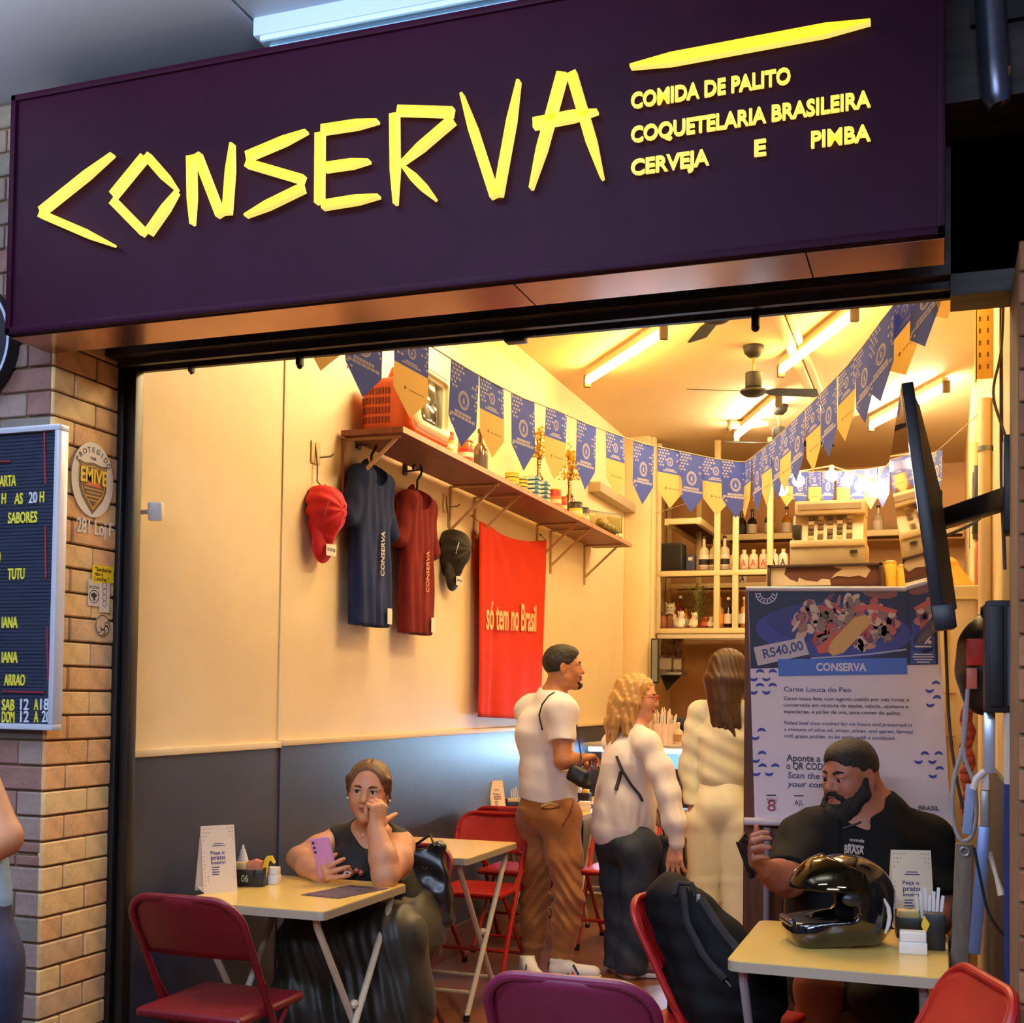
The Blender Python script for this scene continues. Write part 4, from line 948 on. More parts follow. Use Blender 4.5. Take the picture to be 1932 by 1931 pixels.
for px, g_, lab, lb_, h in ((1399, dark_glass, 'left of the two dark wine bottles on the top rack board', lbk, .27), (1419, dark_glass, 'right dark wine bottle with big white label on top rack board', lw_, .27), (1451, green_glass, 'green bottle with round white label on top rack board', lw_, .29), (1484, amber, 'amber bottle with pale label on the top rack board beside the till', lw_, .28), (1657, clear, 'pale bottle with dark cap right of the till on the top rack board', lw_, .26)):
    p = at(px, 1026, Y=11.85); bottle((p.x, p.y, zA), .046, h, g_, lab, lb_, group='bottles on the top rack board')
sp_ = at(1269, 1068, Y=RY0+.15)
spk = thing('speaker', 'black loudspeaker on the left end of the middle rack board', 'speaker', (sp_.x, sp_.y, zB+.008))
MB().box((-.105, -.1, 0), (.105, .1, .245), bev=.012).build('cabinet', mat('speaker_black', (30, 27, 24), .6), spk); MB().box((-.092, -.106, .015), (.092, -.098, .23), bev=.004).build('grille', mat('grille_black', (24, 22, 20), .9, bump=.4, bscale=220), spk)
MB().box((-.128, -.06, .01), (-.106, .02, .235), bev=.004).build('side_label', mat('label_patch', (70, 60, 52), .6), spk)
p = at(1304, 1070, Y=RY0+.2); t = thing('blue_box', 'small dark blue box beside the black speaker on the rack', 'box', (p.x, p.y, zB+.008)); MB().box((-.04, -.04, 0), (.04, .04, .15), bev=.004).build('carton', mat('carton_blue', (62, 66, 104), .6), t); MB().box((-.02, -.042, .10), (.02, -.040, .13)).build('label', lw_, t)
p = at(1402, 1112, Y=11.8); t = thing('flask', 'single white flask with black letter A on the board behind', 'bottle', (p.x, p.y, zB+.008)); MB().lathe([(.034, 0), (.04, .01), (.04, .09), (.016, .11), (.015, .13)], seg=14).build('glass', lw_, t); MB().text('A', (0, -.0415, .02), (1, 0, 0), (0, 0, 1), .04, .055, .001, bold=.03, align='C').build('lettering', lbk, t); MB().lathe([(.018, .12), (.018, .14)], seg=12).build('cap', lbk, t)
# lower rack board: clay jars, figures, plant, bottles
clay = mat('clay_brown', (150, 92, 50), .6, var=.2); whitec = mat('white_ceramic', (236, 226, 206), .35)
for i, px in enumerate((1241, 1250, 1263)):
    p = at(px, 1175, Y=RY0+.1+.06*i); t = thing('clay_jar', f'small brown clay jar, {("leftmost", "middle", "rightmost")[i]} at left end of the lower rack board', 'jar', (p.x, p.y, zC+.008), group='clay jars')
    MB().lathe([(.028, 0), (.036, .02), (.036, .08), (.028, .10), (.03, .115)], seg=14).build('body', clay, t); MB().lathe([(.031, .112), (.031, .128), (.012, .138)], seg=12).build('lid', mat('clay_dark', (96, 58, 32), .6), t)
def figure(px, py, Y, h, m, label, name='figurine', cat='figurine', parts=None):
    p = at(px, py, Y=Y); t = thing(name, label, cat, (p.x, p.y, zC+.008))
    f = Field((p.x-.1, p.y-.1, zC), (p.x+.1, p.y+.1, zC+h+.06), .005); z0 = zC+.008
    f.cone((p.x, p.y, z0+.02), (p.x, p.y, z0+h*.5), h*.26, h*.2, 0); f.ell((p.x+.01, p.y-.01, z0+h*.78), (h*.19, h*.19, h*.2), .02)
    for s in (-1, 1): f.cone((p.x+s*h*.12, p.y, z0+h*.9), (p.x+s*h*.16, p.y, z0+h*1.02), h*.06, h*.02, .01); f.cone((p.x+s*h*.2, p.y, z0+h*.5), (p.x+s*h*.24, p.y-.02, z0+h*.2), h*.07, h*.06, .01)
    f.cut((0, 0, z0), (0, 0, -1)); f.build('body', m, t)
    MB().ball((p.x+.01-h*.07, p.y-.012-h*.17, z0+h*.8), h*.025, 0, 6).ball((p.x+.01+h*.07, p.y-.012-h*.17, z0+h*.8), h*.025, 0, 6).build('eyes', lbk, t, world=True)
    return t
figure(1264, 1148, RY0+.3, .24, whitec, 'tall white ceramic figure behind the clay jars')
figure(1284, 1175, RY0+.12, .15, whitec, 'white ceramic animal figure beside the clay jars')
figure(1309, 1175, RY0+.12, .14, mat('cat_white', (226, 214, 190), .4), 'small white ceramic cat in front of the plant on rack')
figure(1330, 1176, RY0+.1, .10, mat('figure_rust', (170, 80, 50), .5), 'small rust and white figure at the foot of the plant')
figure(1341, 1176, RY0+.1, .10, whitec, 'small white figure next to the rack post')
figure(1250, 1150, RY0+.4, .17, mat('figure_cream', (216, 190, 140), .5), 'cream figure in the left corner of lower rack board')
p = at(1284, 1172, Y=RY0+.32); t = bottle((p.x, p.y, zC+.008), .04, .30, mat('red_bottle', (120, 24, 40), .2), 'dark red bottle with white cap behind the figures', mat('magenta_label', (196, 60, 120), .5), cap=lw_)
p = at(1294, 1172, Y=RY0+.28); bottle((p.x, p.y, zC+.008), .032, .20, amber, 'amber bottle standing between red bottle and plant on the rack', lw_)
p = at(1322, 1172, Y=RY0+.22); t = thing('potted_plant', 'bushy green plant in a clay pot on the lower rack board', 'plant', (p.x, p.y, zC+.008))
MB().lathe([(.04, 0), (.055, .07), (.06, .08), (.05, .082)], seg=16).build('pot', clay, t)
rr = random.Random(11); m = MB(); s_ = MB()
for k in range(130):
    a = rr.random()*6.28; e = rr.random(); q = Vector((.12*e*math.cos(a), .09*e*math.sin(a), .10+rr.random()**.8*.27)); q.x += (q.z-.2)*-.2
    d = Vector((math.cos(a), math.sin(a), rr.uniform(-.2, .6))).normalized(); s0 = d.cross(Vector((0, 0, 1))).normalized(); L_ = .040+rr.random()*.022
    m.add([q, q+d*L_*.5+s0*.014, q+d*L_, q+d*L_*.5-s0*.014], [(0, 1, 2, 3)])
    if k % 9 == 0: s_.tube([(0, 0, .07), q*.5+Vector((0, 0, .07)), q], .002, 4)
m.build('leaves', mat('leaf_green', (140, 166, 80), .6, col2=(190, 200, 120), vscale=20), t)['kind'] = 'stuff'; s_.build('stems', mat('stem_green', (90, 104, 50), .7), t)['kind'] = 'stuff'
for i, (px, b_, l_, c_) in enumerate(((1358, amber, mat('label_orange_', (224, 140, 50), .6), mat('cap_orange_red', (200, 60, 30), .5)), (1374, dark_glass, lw_, lw_), (1391, dark_glass, mat('label_bluegrey', (176, 186, 190), .6), mat('cap_brown', (110, 60, 30), .5)), (1404, amber, lw_, wm))):
    p = at(px, 1172, Y=RY0+.1); bottle((p.x, p.y, zC+.008), .036, .26, b_, ('amber bottle with orange label and red cap', 'dark bottle with white label and white cap', 'dark bottle with blue-grey label and brown cap', 'amber bottle with white label, partly behind the poster')[i]+' on lower rack board', l_, cap=c_, group='bottles on the lower rack board')
# ================================================================== kitchen corner under the rack
gm = mat('grey_metal', (150, 152, 150), .35, metal=.5)
ks = thing('corner_shelf', 'small grey wall shelf on black bracket in the back left corner', 'shelf', (at(1267, 1270, Y=11).x, 11, 1.7))
a_, b_ = at(1243, 1271, Y=11), at(1292, 1271, Y=11)
MB().box((XL, 10.85, a_.z-.02), (b_.x, 11.15, a_.z+.006), bev=.006).build('board', gm, ks, world=True)
MB().prism([(a_.x+.02, 10.98, a_.z-.02), (b_.x-.03, 10.98, a_.z-.02), (a_.x+.08, 10.98, a_.z-.16)], (0, 1, 0), .02).build('bracket', black, ks, world=True)
zs = a_.z+.006; rr = random.Random(4)
for i, (px, w, h, c, lab) in enumerate(((1257, .13, .16, (206, 190, 176), 'cream carton with brown print on small corner shelf'), (1280, .09, .15, (196, 150, 130), 'pinkish patterned carton on right end of corner shelf'))):
    q = at(px, 1268, Y=10.98); t = thing('carton', lab, 'box', (q.x, q.y, zs)); MB().box((-w/2, -.05, 0), (w/2, .05, h), bev=.003).build('carton', mat(f'carton{i}', c, .6, col2=(70, 50, 56), vscale=22), t); MB().box((-w/2+.01, -.053, .03), (w/2-.01, -.0505, h-.03)).build('label', lw_, t)
q = at(1266, 1232, Y=11.0); t = thing('display_poster', 'dark busy patterned card standing behind the cartons in the corner', 'card', (q.x, 11.08, zs)); MB().box((-.11, -.006, 0), (.10, .006, .33), bev=.002).build('card', mat('busy_card', (40, 36, 46), .5, col2=(190, 150, 130), vscale=24), t)
fr0, fr1 = at(1228, 1205, Y=10.2), at(1242, 1290, Y=10.2)
t = thing('wall_mirror', 'narrow dark-framed grey panel on the pillar beside the corner shelf', 'mirror', (fr0.x, 10.22, fr1.z)); MB().box((fr0.x, 10.2, fr1.z), (fr1.x, 10.235, fr0.z), bev=.003).build('frame', lbk, t, world=True); MB().box((fr0.x+.012, 10.195, fr1.z+.015), (fr1.x-.01, 10.203, fr0.z-.015)).build('glass', mat('mirror_grey', (120, 128, 134), .2), t, world=True)
# bar counter with a lit glass display
CY = 8.75; cx0, cx1 = -2.52, -.95
bc = thing('bar_counter', 'white bar counter with lit glass display front at the back', 'counter', (-1.7, CY+.3, 0))
MB().box((cx0, CY+.03, 0), (cx1, CY+.6, .66), bev=.006).build('base', mat('counter_white', (206, 206, 206), .4), bc, world=True)
MB().box((cx0, CY, 1.09), (cx1, CY+.62, 1.12), bev=.006).build('top', mat('counter_top', (196, 188, 172), .3), bc, world=True)
MB().box((cx0+.01, CY+.5, .66), (cx1-.01, CY+.6, 1.09)).build('back_panel', mat('counter_back', (190, 200, 214), .5), bc, world=True)
MB().box((cx0+.03, CY+.04, 1.055), (cx1-.03, CY+.10, 1.088), bev=.008).build('display_lamp', tube_mat('display_glow', (.40, .68, 1), 190), bc, world=True)
MB().box((cx0+.01, CY+.02, .66), (cx1-.01, CY+.028, 1.06)).build('glass_front', mat('display_glass', (230, 240, 250), .02, trans=1, spec=.5), bc, world=True)
for z in (.80, .94): MB().box((cx0+.02, CY+.08, z), (cx1-.02, CY+.46, z+.008)).build('glass_shelf', mat('display_glass', (230, 240, 250), .02, trans=1), bc, world=True)
for i, (px, h) in enumerate(((1243, .24), (1256, .26), (1268, .22))):
    q = at(px, 1372, Y=CY+.16); t = thing('straw_cup', f'white cup full of paper straws on bar, {("left", "middle", "right")[i]} of the three', 'cup', (q.x, q.y, 1.12), group='cups of straws')
    MB().lathe([(.03, 0), (.034, .0), (.042, .15), (.038, .15), (.03, .01)], seg=14).build('cup', mat('cup_white', (238, 214, 196), .5), t)
    for k in range(7):
        a = k*.9; MB().tube([(.012*math.cos(a), .012*math.sin(a), .05), (.034*math.cos(a), .03*math.sin(a), h+.02*math.sin(k*3))], .004, 5).build('straw', mat('straw_white', (244, 230, 214), .6), t)
q = at(1264, 1392, Y=CY+.3); t = thing('coffee_machine', 'black machine with steel trim on the bar behind the straws', 'machine', (q.x, q.y, 1.12))
MB().box((-.11, -.1, 0), (.11, .1, .1), bev=.01).box((-.11, .02, .1), (.11, .1, .2), bev=.01).build('body', black, t); MB().box((-.10, -.107, .03), (.10, -.099, .05), bev=.002).build('trim', gm, t); MB().tube([(.03, -.06, .1), (.03, -.07, .16), (.03, 0, .17)], .01, 8).build('spout', gm, t)
q = at(1280, 1380, Y=CY+.12); t = bottle((q.x, q.y, 1.12), .035, .16, mat('cream_bottle', (214, 190, 150), .4), 'small cream sauce bottle on bar near the white-clad woman', mat('label_tan', (170, 130, 90), .6), cap=lw_)
# ================================================================== fridge, till and what is round them
fm = mat('fridge_cream', (224, 200, 140), .35)
fx0, fx1 = at(1442, 1112, Y=6.1).x, at(1714, 1112, Y=6.1).x; FZ = at(1560, 1117, Y=6.1).z
fr = thing('upright_fridge', 'cream upright fridge behind the poster carrying the old till', 'fridge', ((fx0+fx1)/2, 6.4, 0))
MB().box((fx0, 6.13, .06), (fx1, 6.7, FZ-.0), bev=.015).build('body', fm, fr, world=True); MB().box((fx0+.01, 6.1, .12), (fx1-.01, 6.13, FZ-.05), bev=.01).build('door', fm, fr, world=True)
MB().box((fx0-.004, 6.09, FZ-.02), (fx1+.004, 6.72, FZ+.016), bev=.004).build('top_slab', mat('slab_white', (236, 216, 180), .4), fr, world=True)
MB().box((fx0+.03, 6.08, .9), (fx0+.05, 6.1, 1.4), bev=.005).build('handle', gm, fr, world=True); MB().box((fx0+.04, 6.16, 0), (fx1-.04, 6.66, .07)).build('plinth', black, fr, world=True)
ZT = FZ+.016
b0, b1 = at(1448, 1106, Y=6.14), at(1665, 1062, Y=6.14)
bx = thing('wooden_crate', 'long brown crate with torn pale paper on fridge under the till', 'crate', ((b0.x+b1.x)/2, 6.35, ZT)); bh = b1.z-ZT
MB().box((b0.x, 6.14, ZT), (b1.x, 6.55, ZT+bh), bev=.004).build('box', mat('crate_wood', (98, 58, 44), .6, var=.15, vscale=9), bx, world=True)
for lo, hi in (((b0.x, 6.125, ZT), (b0.x+.016, 6.142, ZT+bh)), ((b1.x-.016, 6.125, ZT), (b1.x, 6.142, ZT+bh)), ((b0.x, 6.125, ZT), (b1.x, 6.142, ZT+.014)), ((b0.x, 6.125, ZT+bh-.014), (b1.x, 6.142, ZT+bh))): MB().box(lo, hi, bev=.002).build('frame_strip', mat('crate_edge', (60, 40, 34), .6), bx, world=True)
W0 = b1.x-b0.x
pp = mat('torn_paper', (202, 184, 154), .8, var=.08)
for poly in (((.03, .15), (.03, .9), (.17, .9), (.15, .62), (.20, .42), (.27, .30), (.28, .48), (.34, .36), (.44, .30), (.48, .42), (.55, .38), (.56, .15)), ((.56, .9), (.86, .9), (.9, .72), (.88, .55), (.86, .42), (.80, .52), (.72, .46), (.62, .52), (.56, .42), (.60, .62), (.66, .78), (.62, .82))):
    MB().prism([(b0.x+u*W0, 6.137, ZT+v*bh) for u, v in poly], (0, -1, 0), .0012).build('torn_label', pp, bx, world=True)
tl_ = thing('cash_register', 'old beige cash register on the crate above the fridge', 'cash register', ((at(1560, 1060, Y=6.3).x), 6.35, ZT+bh))
tc0, tc1 = at(1490, 1060, Y=6.18).x, at(1632, 1060, Y=6.18).x; tz = ZT+bh
tm = mat('till_beige', (226, 202, 154), .45); td = mat('till_grey', (190, 176, 140), .5)
MB().box((tc0, 6.18, tz), (tc1, 6.54, tz+.105), bev=.008).build('drawer', td, tl_, world=True)
MB().box((tc0, 6.17, tz+.09), (tc1, 6.54, tz+.125), bev=.006).build('ledge', tm, tl_, world=True)
MB().prism([(tc0+.01, 6.2, tz+.12), (tc0+.01, 6.26, tz+.26), (tc0+.01, 6.54, tz+.28), (tc0+.01, 6.54, tz+.12)], (1, 0, 0), tc1-tc0-.02).build('body', tm, tl_, world=True)
MB().box((tc0+.02, 6.2, tz+.255), (tc1, 6.4, tz+.325), bev=.008).build('display_hood', tm, tl_, world=True); MB().box((tc0+.035, 6.196, tz+.28), (tc1-.02, 6.202, tz+.308)).build('display', mat('till_display', (170, 150, 120), .3), tl_, world=True)
MB().box((tc0+.012, 6.175, tz+.135), (tc0+.055, 6.25, tz+.205), bev=.004).build('paper_slot', mat('slot_dark', (60, 54, 44), .4), tl_, world=True)
MB().box((tc1-.07, 6.168, tz+.055), (tc1-.035, 6.176, tz+.07)).build('lock', lbk, tl_, world=True)
for c in range(5):
    for r in range(5):
        k0 = tc0+.085+c*(tc1-tc0-.13)/5; zz = tz+.128+r*.026; yy = 6.203+r*.011
        MB().box((k0, yy-.012, zz), (k0+.028, yy+.015, zz+.02), bev=.003).build('key', (mat('key_brown', (120, 96, 66), .4), mat('key_cream', (226, 206, 160), .4))[(c*2+r) % 3 == 0], tl_, world=True)
for i, (pa, pb) in enumerate(((1668, 1692), (1693, 1711))):
    qa, qb = at(pa, 1107, Y=6.25), at(pb, 1107, Y=6.25); r = (qb.x-qa.x)/2; t = thing('yellow_canister', f'{("wider", "narrower")[i]} yellow canister beside the crate on the fridge', 'canister', ((qa.x+qb.x)/2, 6.25, ZT))
    MB().lathe([(r*.96, 0), (r, .006), (r, .125-.02*i), (r*.9, .13-.02*i)], seg=18).build('body', mat('canister_yellow', (242, 196, 70), .4), t); MB().lathe([(r*.97, .125-.02*i), (r*.97, .14-.02*i), (r*.6, .145-.02*i)], seg=18).build('lid', mat('canister_lid', (222, 180, 70), .4), t)
f2 = thing('cream_fridge', 'second cream fridge with rounded door by the right wall behind the poster', 'fridge', (.06, 5.75, 0))
a_, b_ = at(1770, 1105, Y=5.5), at(1834, 1105, Y=5.5)
MB().box((a_.x, 5.5, .05), (XR-.02, 5.92, a_.z), bev=.012).build('body', fm, f2, world=True); MB().box((a_.x+.03, 5.488, .3), (XR-.05, 5.502, a_.z-.06), bev=.02).build('door_panel', mat('fridge_panel', (232, 208, 150), .35), f2, world=True)
MB().box((a_.x+.02, 5.53, 0), (XR-.04, 5.9, .06)).build('plinth', black, f2, world=True)
for y_, x_ in ((1309, 1778), (1390, 1776)): MB().bar(at(x_-6, y_, Y=5.485), at(x_+26, y_, Y=5.485), .003, .010, up=(0, 1, 0)).build('red_tape', mat('red_tape', (190, 60, 30), .5), f2, world=True)
q = at(1796, 1090, Y=5.6); t = thing('orange_hat', 'orange-yellow cloth heap on top of the second fridge', 'cloth', (q.x, 5.68, a_.z))
f = Field((q.x-.12, 5.52, a_.z-.02), (q.x+.14, 5.86, a_.z+.2), .008); f.cone((q.x, 5.68, a_.z+.0), (q.x-.01, 5.68, a_.z+.10), .10, .04, 0); f.disp(lambda x, y, z: .006*np.sin(40*x+20*z)*np.cos(33*y)); f.cut((0, 0, a_.z+.003), (0, 0, -1)); f.build('cloth', mat('cloth_orange', (240, 170, 60), .8), t)
# right wall behind the TV: dark board, brick-coloured patch, white pipes
t = thing('notice_board', 'dark framed board high on the right wall behind the television', 'board', (XR, 7.2, 2.5)); MB().box((XR-.04, 6.9, 2.36), (XR-.005, 7.9, 2.72), bev=.004).build('frame', black, t, world=True); MB().box((XR-.044, 6.95, 2.39), (XR-.038, 7.85, 2.69)).build('panel', mat('slate_panel', (66, 62, 64), .6), t, world=True)
t = thing('brick_patch', 'terracotta panel on the right wall below the dark board', 'panel', (XR, 7.2, 2.1)); MB().box((XR-.03, 6.8, 1.95), (XR-.004, 7.9, 2.30), bev=.004).build('panel', mat('terracotta', (150, 78, 50), .7, var=.2, vscale=12), t, world=True)
for i, (px, Y) in enumerate(((1815, 7.2), (1838, 5.4))):
    x = XR-.03; t = thing('wall_pipe', ('thin cream pipe up right wall behind the television', 'wide cream pipe up the right wall below the perforated rail')[i], 'pipe', (x, Y, 0), group='wall pipes'); zt_ = (2.9, 2.72)[i]; MB().tube([(x, Y, .02), (x, Y, zt_)], (.022, .028)[i], 12).build('pipe', mat('pipe_cream', (240, 214, 160), .4), t, world=True)
    for z in (.8, 1.8, 2.5): MB().lathe([((.026, .032)[i], z), ((.026, .032)[i], z+.02)], (x, Y, 0), 12).build('clamp', gm, t, world=True)
prl = thing('perforated_rail', 'yellow perforated steel rail on the right wall under the ceiling', 'rail', (XR, 5.35, 3)); pm_ = mat('rail_yellow', (226, 178, 66), .45)
za, zb = at(1850, 772, X=.165).z, at(1850, 545, X=.165).z; Yp = 5.35
MB().box((.13, Yp, za), (XR-.002, Yp+.006, zb), bev=.001).box((.13, Yp, za), (.136, Yp+.06, zb), bev=.001).build('angle', pm_, prl, world=True)
m = MB(); k = 0
while za+.05+k*.05 < zb-.02:
    for x in (.147, .178): m.box((x-.004, Yp-.0015, za+.04+k*.05), (x+.004, Yp+.002, za+.06+k*.05))
    k += 1
m.build('slots', mat('slot_shadow', (96, 62, 20), .7), prl, world=True)['kind'] = 'stuff'
# ================================================================== wall television on its arm
nt, nb_ = at(1700, 723, Y=3.62), at(1762, 1176, Y=3.62); ft = at(1676, 862, Y=4.75)
tvw = thing('wall_television', 'thin dark flat television seen edge-on, tilted down on the right wall', 'television', nb_)
vz = (nt-nb_); hz = vz.length; vz.normalize(); vy = (ft-nt); vy -= vz*vy.dot(vz); wy = min(vy.length, 1.12); vy.normalize(); vx = vy.cross(vz)   # vx points right, to the back of the set
Mt = Matrix.Translation(nb_) @ Matrix((vx, vy, vz)).transposed().to_4x4()
tvk = mat('tv_black', (22, 24, 34), .4)
MB().box((0, 0, 0), (.034, wy, hz), bev=.004, M=Mt).build('bezel', tvk, tvw, world=True)
MB().box((-.0015, .012, .02), (.002, wy-.012, hz-.012), M=Mt).build('screen', mat('tv_screen', (10, 10, 12), .03, spec=1.0, coat=1), tvw, world=True)
MB().prism([Mt @ Vector(p) for p in ((.034, .03, .02), (.075, .10, .04), (.075, .10, hz*.55), (.045, .05, hz-.06), (.034, .03, hz-.03))], Mt.to_3x3() @ Vector((0, 1, 0)), wy-.12).build('back_cover', mat('tv_back', (66, 54, 40), .6, var=.1), tvw, world=True)
MB().box((.0, -.002, -.02), (.06, .10, .05), bev=.004, M=Mt).build('lower_corner', tvk, tvw, world=True)
arm0 = at(1765, 985, Y=3.95); arm1 = at(1908, 938, Y=3.5)
ta = thing('television_arm', 'black steel wall arm reaching from the right post to the television', 'bracket', arm1)
MB().box((-.0, -.0, 0), (.001, .001, .001)) if 0 else None
MB().bar(arm0, arm1, .05, .055, bev=.006).build('arm', black, ta, world=True); MB().box(arm0-Vector((.03, .06, .09)), arm0+Vector((.02, .06, .09)), bev=.006).build('mount_plate', black, ta, world=True); MB().box(arm1-Vector((.02, .05, .10)), arm1+Vector((.02, .05, .16)), bev=.006).build('wall_plate', black, ta, world=True)
def cable(label, pts, r, m, name='cable', Y=None):
    P_ = [at(*p[:2], Y=p[2] if len(p) > 2 else Y) for p in pts]
    Q = []
    n = len(P_)
    for i in range(n-1):
        p0, p1, p2, p3 = P_[max(i-1, 0)], P_[i], P_[i+1], P_[min(i+2, n-1)]
        for k in range(6):
            t = k/6; Q.append(.5*((2*p1)+(p2-p0)*t+(2*p0-5*p1+4*p2-p3)*t*t+(3*p1-p0-3*p2+p3)*t**3))
    Q.append(P_[-1]); return tag(MB().tube(Q, r, 8).build(name, m), label, 'cable')
cg = mat('cable_grey', (150, 146, 150), .5); cb = mat('cable_black', (26, 24, 26), .5); cc_ = mat('cable_cream', (214, 190, 130), .5)
cable('pale cable drooping from the television arm', [(1772, 1015, 3.9), (1800, 1005, 3.85), (1840, 985, 3.7), (1876, 950, 3.55)], .005, cc_)
cable('brown cable hanging down the right wall from the shutter box', [(1893, 560), (1889, 660), (1874, 740), (1889, 800), (1908, 850)], .004, mat('cable_brown', (130, 96, 50), .5), Y=3.6)
cable('dark vertical cable on the right wall corner', [(1889, 555), (1889, 700), (1890, 900), (1893, 1000), (1896, 1075)], .005, mat('cable_maroon', (90, 50, 36), .5), Y=3.62)
cable('black cable hanging down beside the poster edge', [(1783, 1170), (1786, 1260), (1790, 1350), (1800, 1440), (1818, 1530), (1832, 1560)], .005, mat('cable_brown2', (70, 50, 40), .5), Y=4.1)
cable('grey cable loop knotted at the top of the wooden post', [(1826, 1300), (1818, 1400), (1800, 1470), (1797, 1540), (1812, 1585), (1832, 1580), (1842, 1540), (1838, 1480), (1818, 1420), (1822, 1330)], .006, cg, Y=3.7)
cable('thin black cable sagging down the right post to the floor', [(1838, 1600), (1850, 1660), (1864, 1720), (1885, 1755), (1902, 1770)], .004, cb, Y=3.55)
cable('black cable curling beside the table edge at right', [(1815, 1655), (1808, 1690), (1796, 1720), (1800, 1750), (1790, 1790), (1776, 1830)], .005, cb, Y=3.9)
# ================================================================== poster on its wooden screen
PYB = 4.955
def bpx(x, y, o=0): return at(x, y, Y=PYB)+Vector((0, -o, 0))
ws = thing('wooden_screen', 'dark brown wooden screen board standing behind the poster', 'screen', (-.4, 5.0, 0))
sx0 = at(1405, 1300, Y=5.0).x; sz1 = at(1410, 1117, Y=5.0).z
wd = mat('dark_wood', (84, 46, 26), .5, col2=(112, 66, 38), vscale=4, stretch=(10, 10, 1))
for i in range(4): MB().box((sx0+i*.165, 4.99, 0), (sx0+i*.165+.16, 5.025, sz1), bev=.003).build('plank', wd, ws, world=True)
MB().box((sx0, 5.02, .3), (sx0+.655, 5.05, .36)).box((sx0, 5.02, 1.5), (sx0+.655, 5.05, 1.56)).build('batten', wd, ws, world=True)
po = thing('poster_banner', 'hanging promotional poster with food photo, price and blue wave print', 'poster', bpx(1600, 1557))
C4 = [bpx(1411, 1112), bpx(1768, 1112), bpx(1794, 1555), bpx(1424, 1548)]
MB().prism(C4, (0, 1, 0), .002).build('sheet', mat('poster_paper', (236, 220, 222), .6, var=.02), po, world=True)
def pr(name, polys, m, o, parent=po):
    mb = MB()
    for poly in polys: mb.add([bpx(x, y, o) for x, y in poly], [tuple(range(len(poly)))])
    for i, f in enumerate(mb.f):
        a, b2, c = [mb.v[q] for q in f[:3]]
        if (b2-a).cross(c-a).y > 0: mb.f[i] = f[::-1]
    return mb.build(name, m, parent, world=True, flat=True)
def ellp(cx, cy, rx, ry, n=28, rot=0): return [(cx+rx*math.cos(2*PI*k/n)*math.cos(rot)-ry*math.sin(2*PI*k/n)*math.sin(rot), cy+rx*math.cos(2*PI*k/n)*math.sin(rot)+ry*math.sin(2*PI*k/n)*math.cos(rot)) for k in range(n)]
navy = mat('print_navy', (38, 36, 66), .5); pblu = mat('print_blue', (70, 108, 190), .5); pdb = mat('print_bowl', (62, 66, 150), .5); prul = mat('print_indigo', (60, 60, 120), .5); pwh = mat('print_white', (226, 216, 218), .5); pdk = mat('print_black', (62, 50, 60), .6)
pr('photo_ground', [[(1412, 1113), (1767, 1113), (1770, 1254), (1416, 1262)]], navy, .001)
pr('bowl', [ellp(1573, 1192, 147, 50, 40, .05)], pdb, .0015); pr('bowl_inside', [ellp(1575, 1178, 128, 40, 40, .05)], mat('print_bowl_in', (52, 54, 124), .5), .002)
pr('bowl_rim', [[(1530+i*6, 1236-((i-6)/13)**2*-3-((i)/30)**2*26+4) for i in range(31)]+[(1530+i*6, 1239-((i-6)/13)**2*-3-((i)/30)**2*26+4) for i in range(30, -1, -1)]], mat('print_rim', (176, 176, 214), .5), .0022)
rr = random.Random(9); cols = [(206, 150, 122), (184, 120, 96), (214, 172, 140), (150, 86, 84), (120, 60, 86), (222, 190, 160), (196, 84, 60), (150, 120, 96)]
for i, c in enumerate(cols):
    po_ = []
    for k in range(26):
        a = rr.random()*6.28; e = rr.random()**.5; po_.append(ellp(1592+e*98*math.cos(a), 1176+e*50*math.sin(a), 6+rr.random()*11, 3+rr.random()*6, 9, rr.random()*3))
    pr('food', po_, mat(f'food{i}', c, .5), .0024+.0001*i)['kind'] = 'stuff'
pr('pepper_strip', [[(1540, 1222), (1600, 1178), (1622, 1172), (1626, 1180), (1560, 1232), (1545, 1234)], [(1610, 1145), (1650, 1140), (1694, 1152), (1690, 1158), (1640, 1150), (1612, 1156)]], mat('food_red', (216, 92, 58), .5), .0034)
pr('corn_piece', [[(1562, 1230), (1568, 1212), (1612, 1166), (1632, 1160), (1644, 1168), (1640, 1180), (1592, 1232), (1572, 1238)]], mat('food_yellow', (226, 172, 84), .5), .0036)
pr('brown_disc', [ellp(1660, 1118, 34, 12, 20, .1)], mat('food_brown', (150, 86, 56), .5), .0024)
pr('price_tag', [[(1422, 1222), (1516, 1203), (1527, 1235), (1430, 1257)]], mat('price_paper', (206, 190, 190), .5), .004)
a, b_ = bpx(1442, 1243, .0045), bpx(1517, 1226, .0045); v_ = (bpx(1438, 1221)-bpx(1443, 1243)); u_ = (b_-a); v_ = v_-u_*v_.dot(u_)/u_.length_squared
MB().text('RS40,00', a, u_, v_, u_.length, .037, .0004, bold=.015).build('lettering', prul, po, world=True)
pr('title_band', [[(1468, 1244), (1711, 1242), (1712, 1272), (1469, 1276)]], mat('print_band', (76, 116, 206), .5), .0042)
def pt(st, x0, y0, x1, h, m, bold=0, skew=0, name='lettering', o=.0046):
    a = bpx(x0, y0, o); b2 = bpx(x1, y0-(x1-x0)*.0, o); b2.z = a.z
    MB().text(st, a, (1, 0, 0), (0, 0, 1), b2.x-a.x, h, .0002, bold=bold, skew=skew).build(name, m, po, world=True)
pt('CONSERVA', 1540, 1266, 1635, .030, pwh, .035)
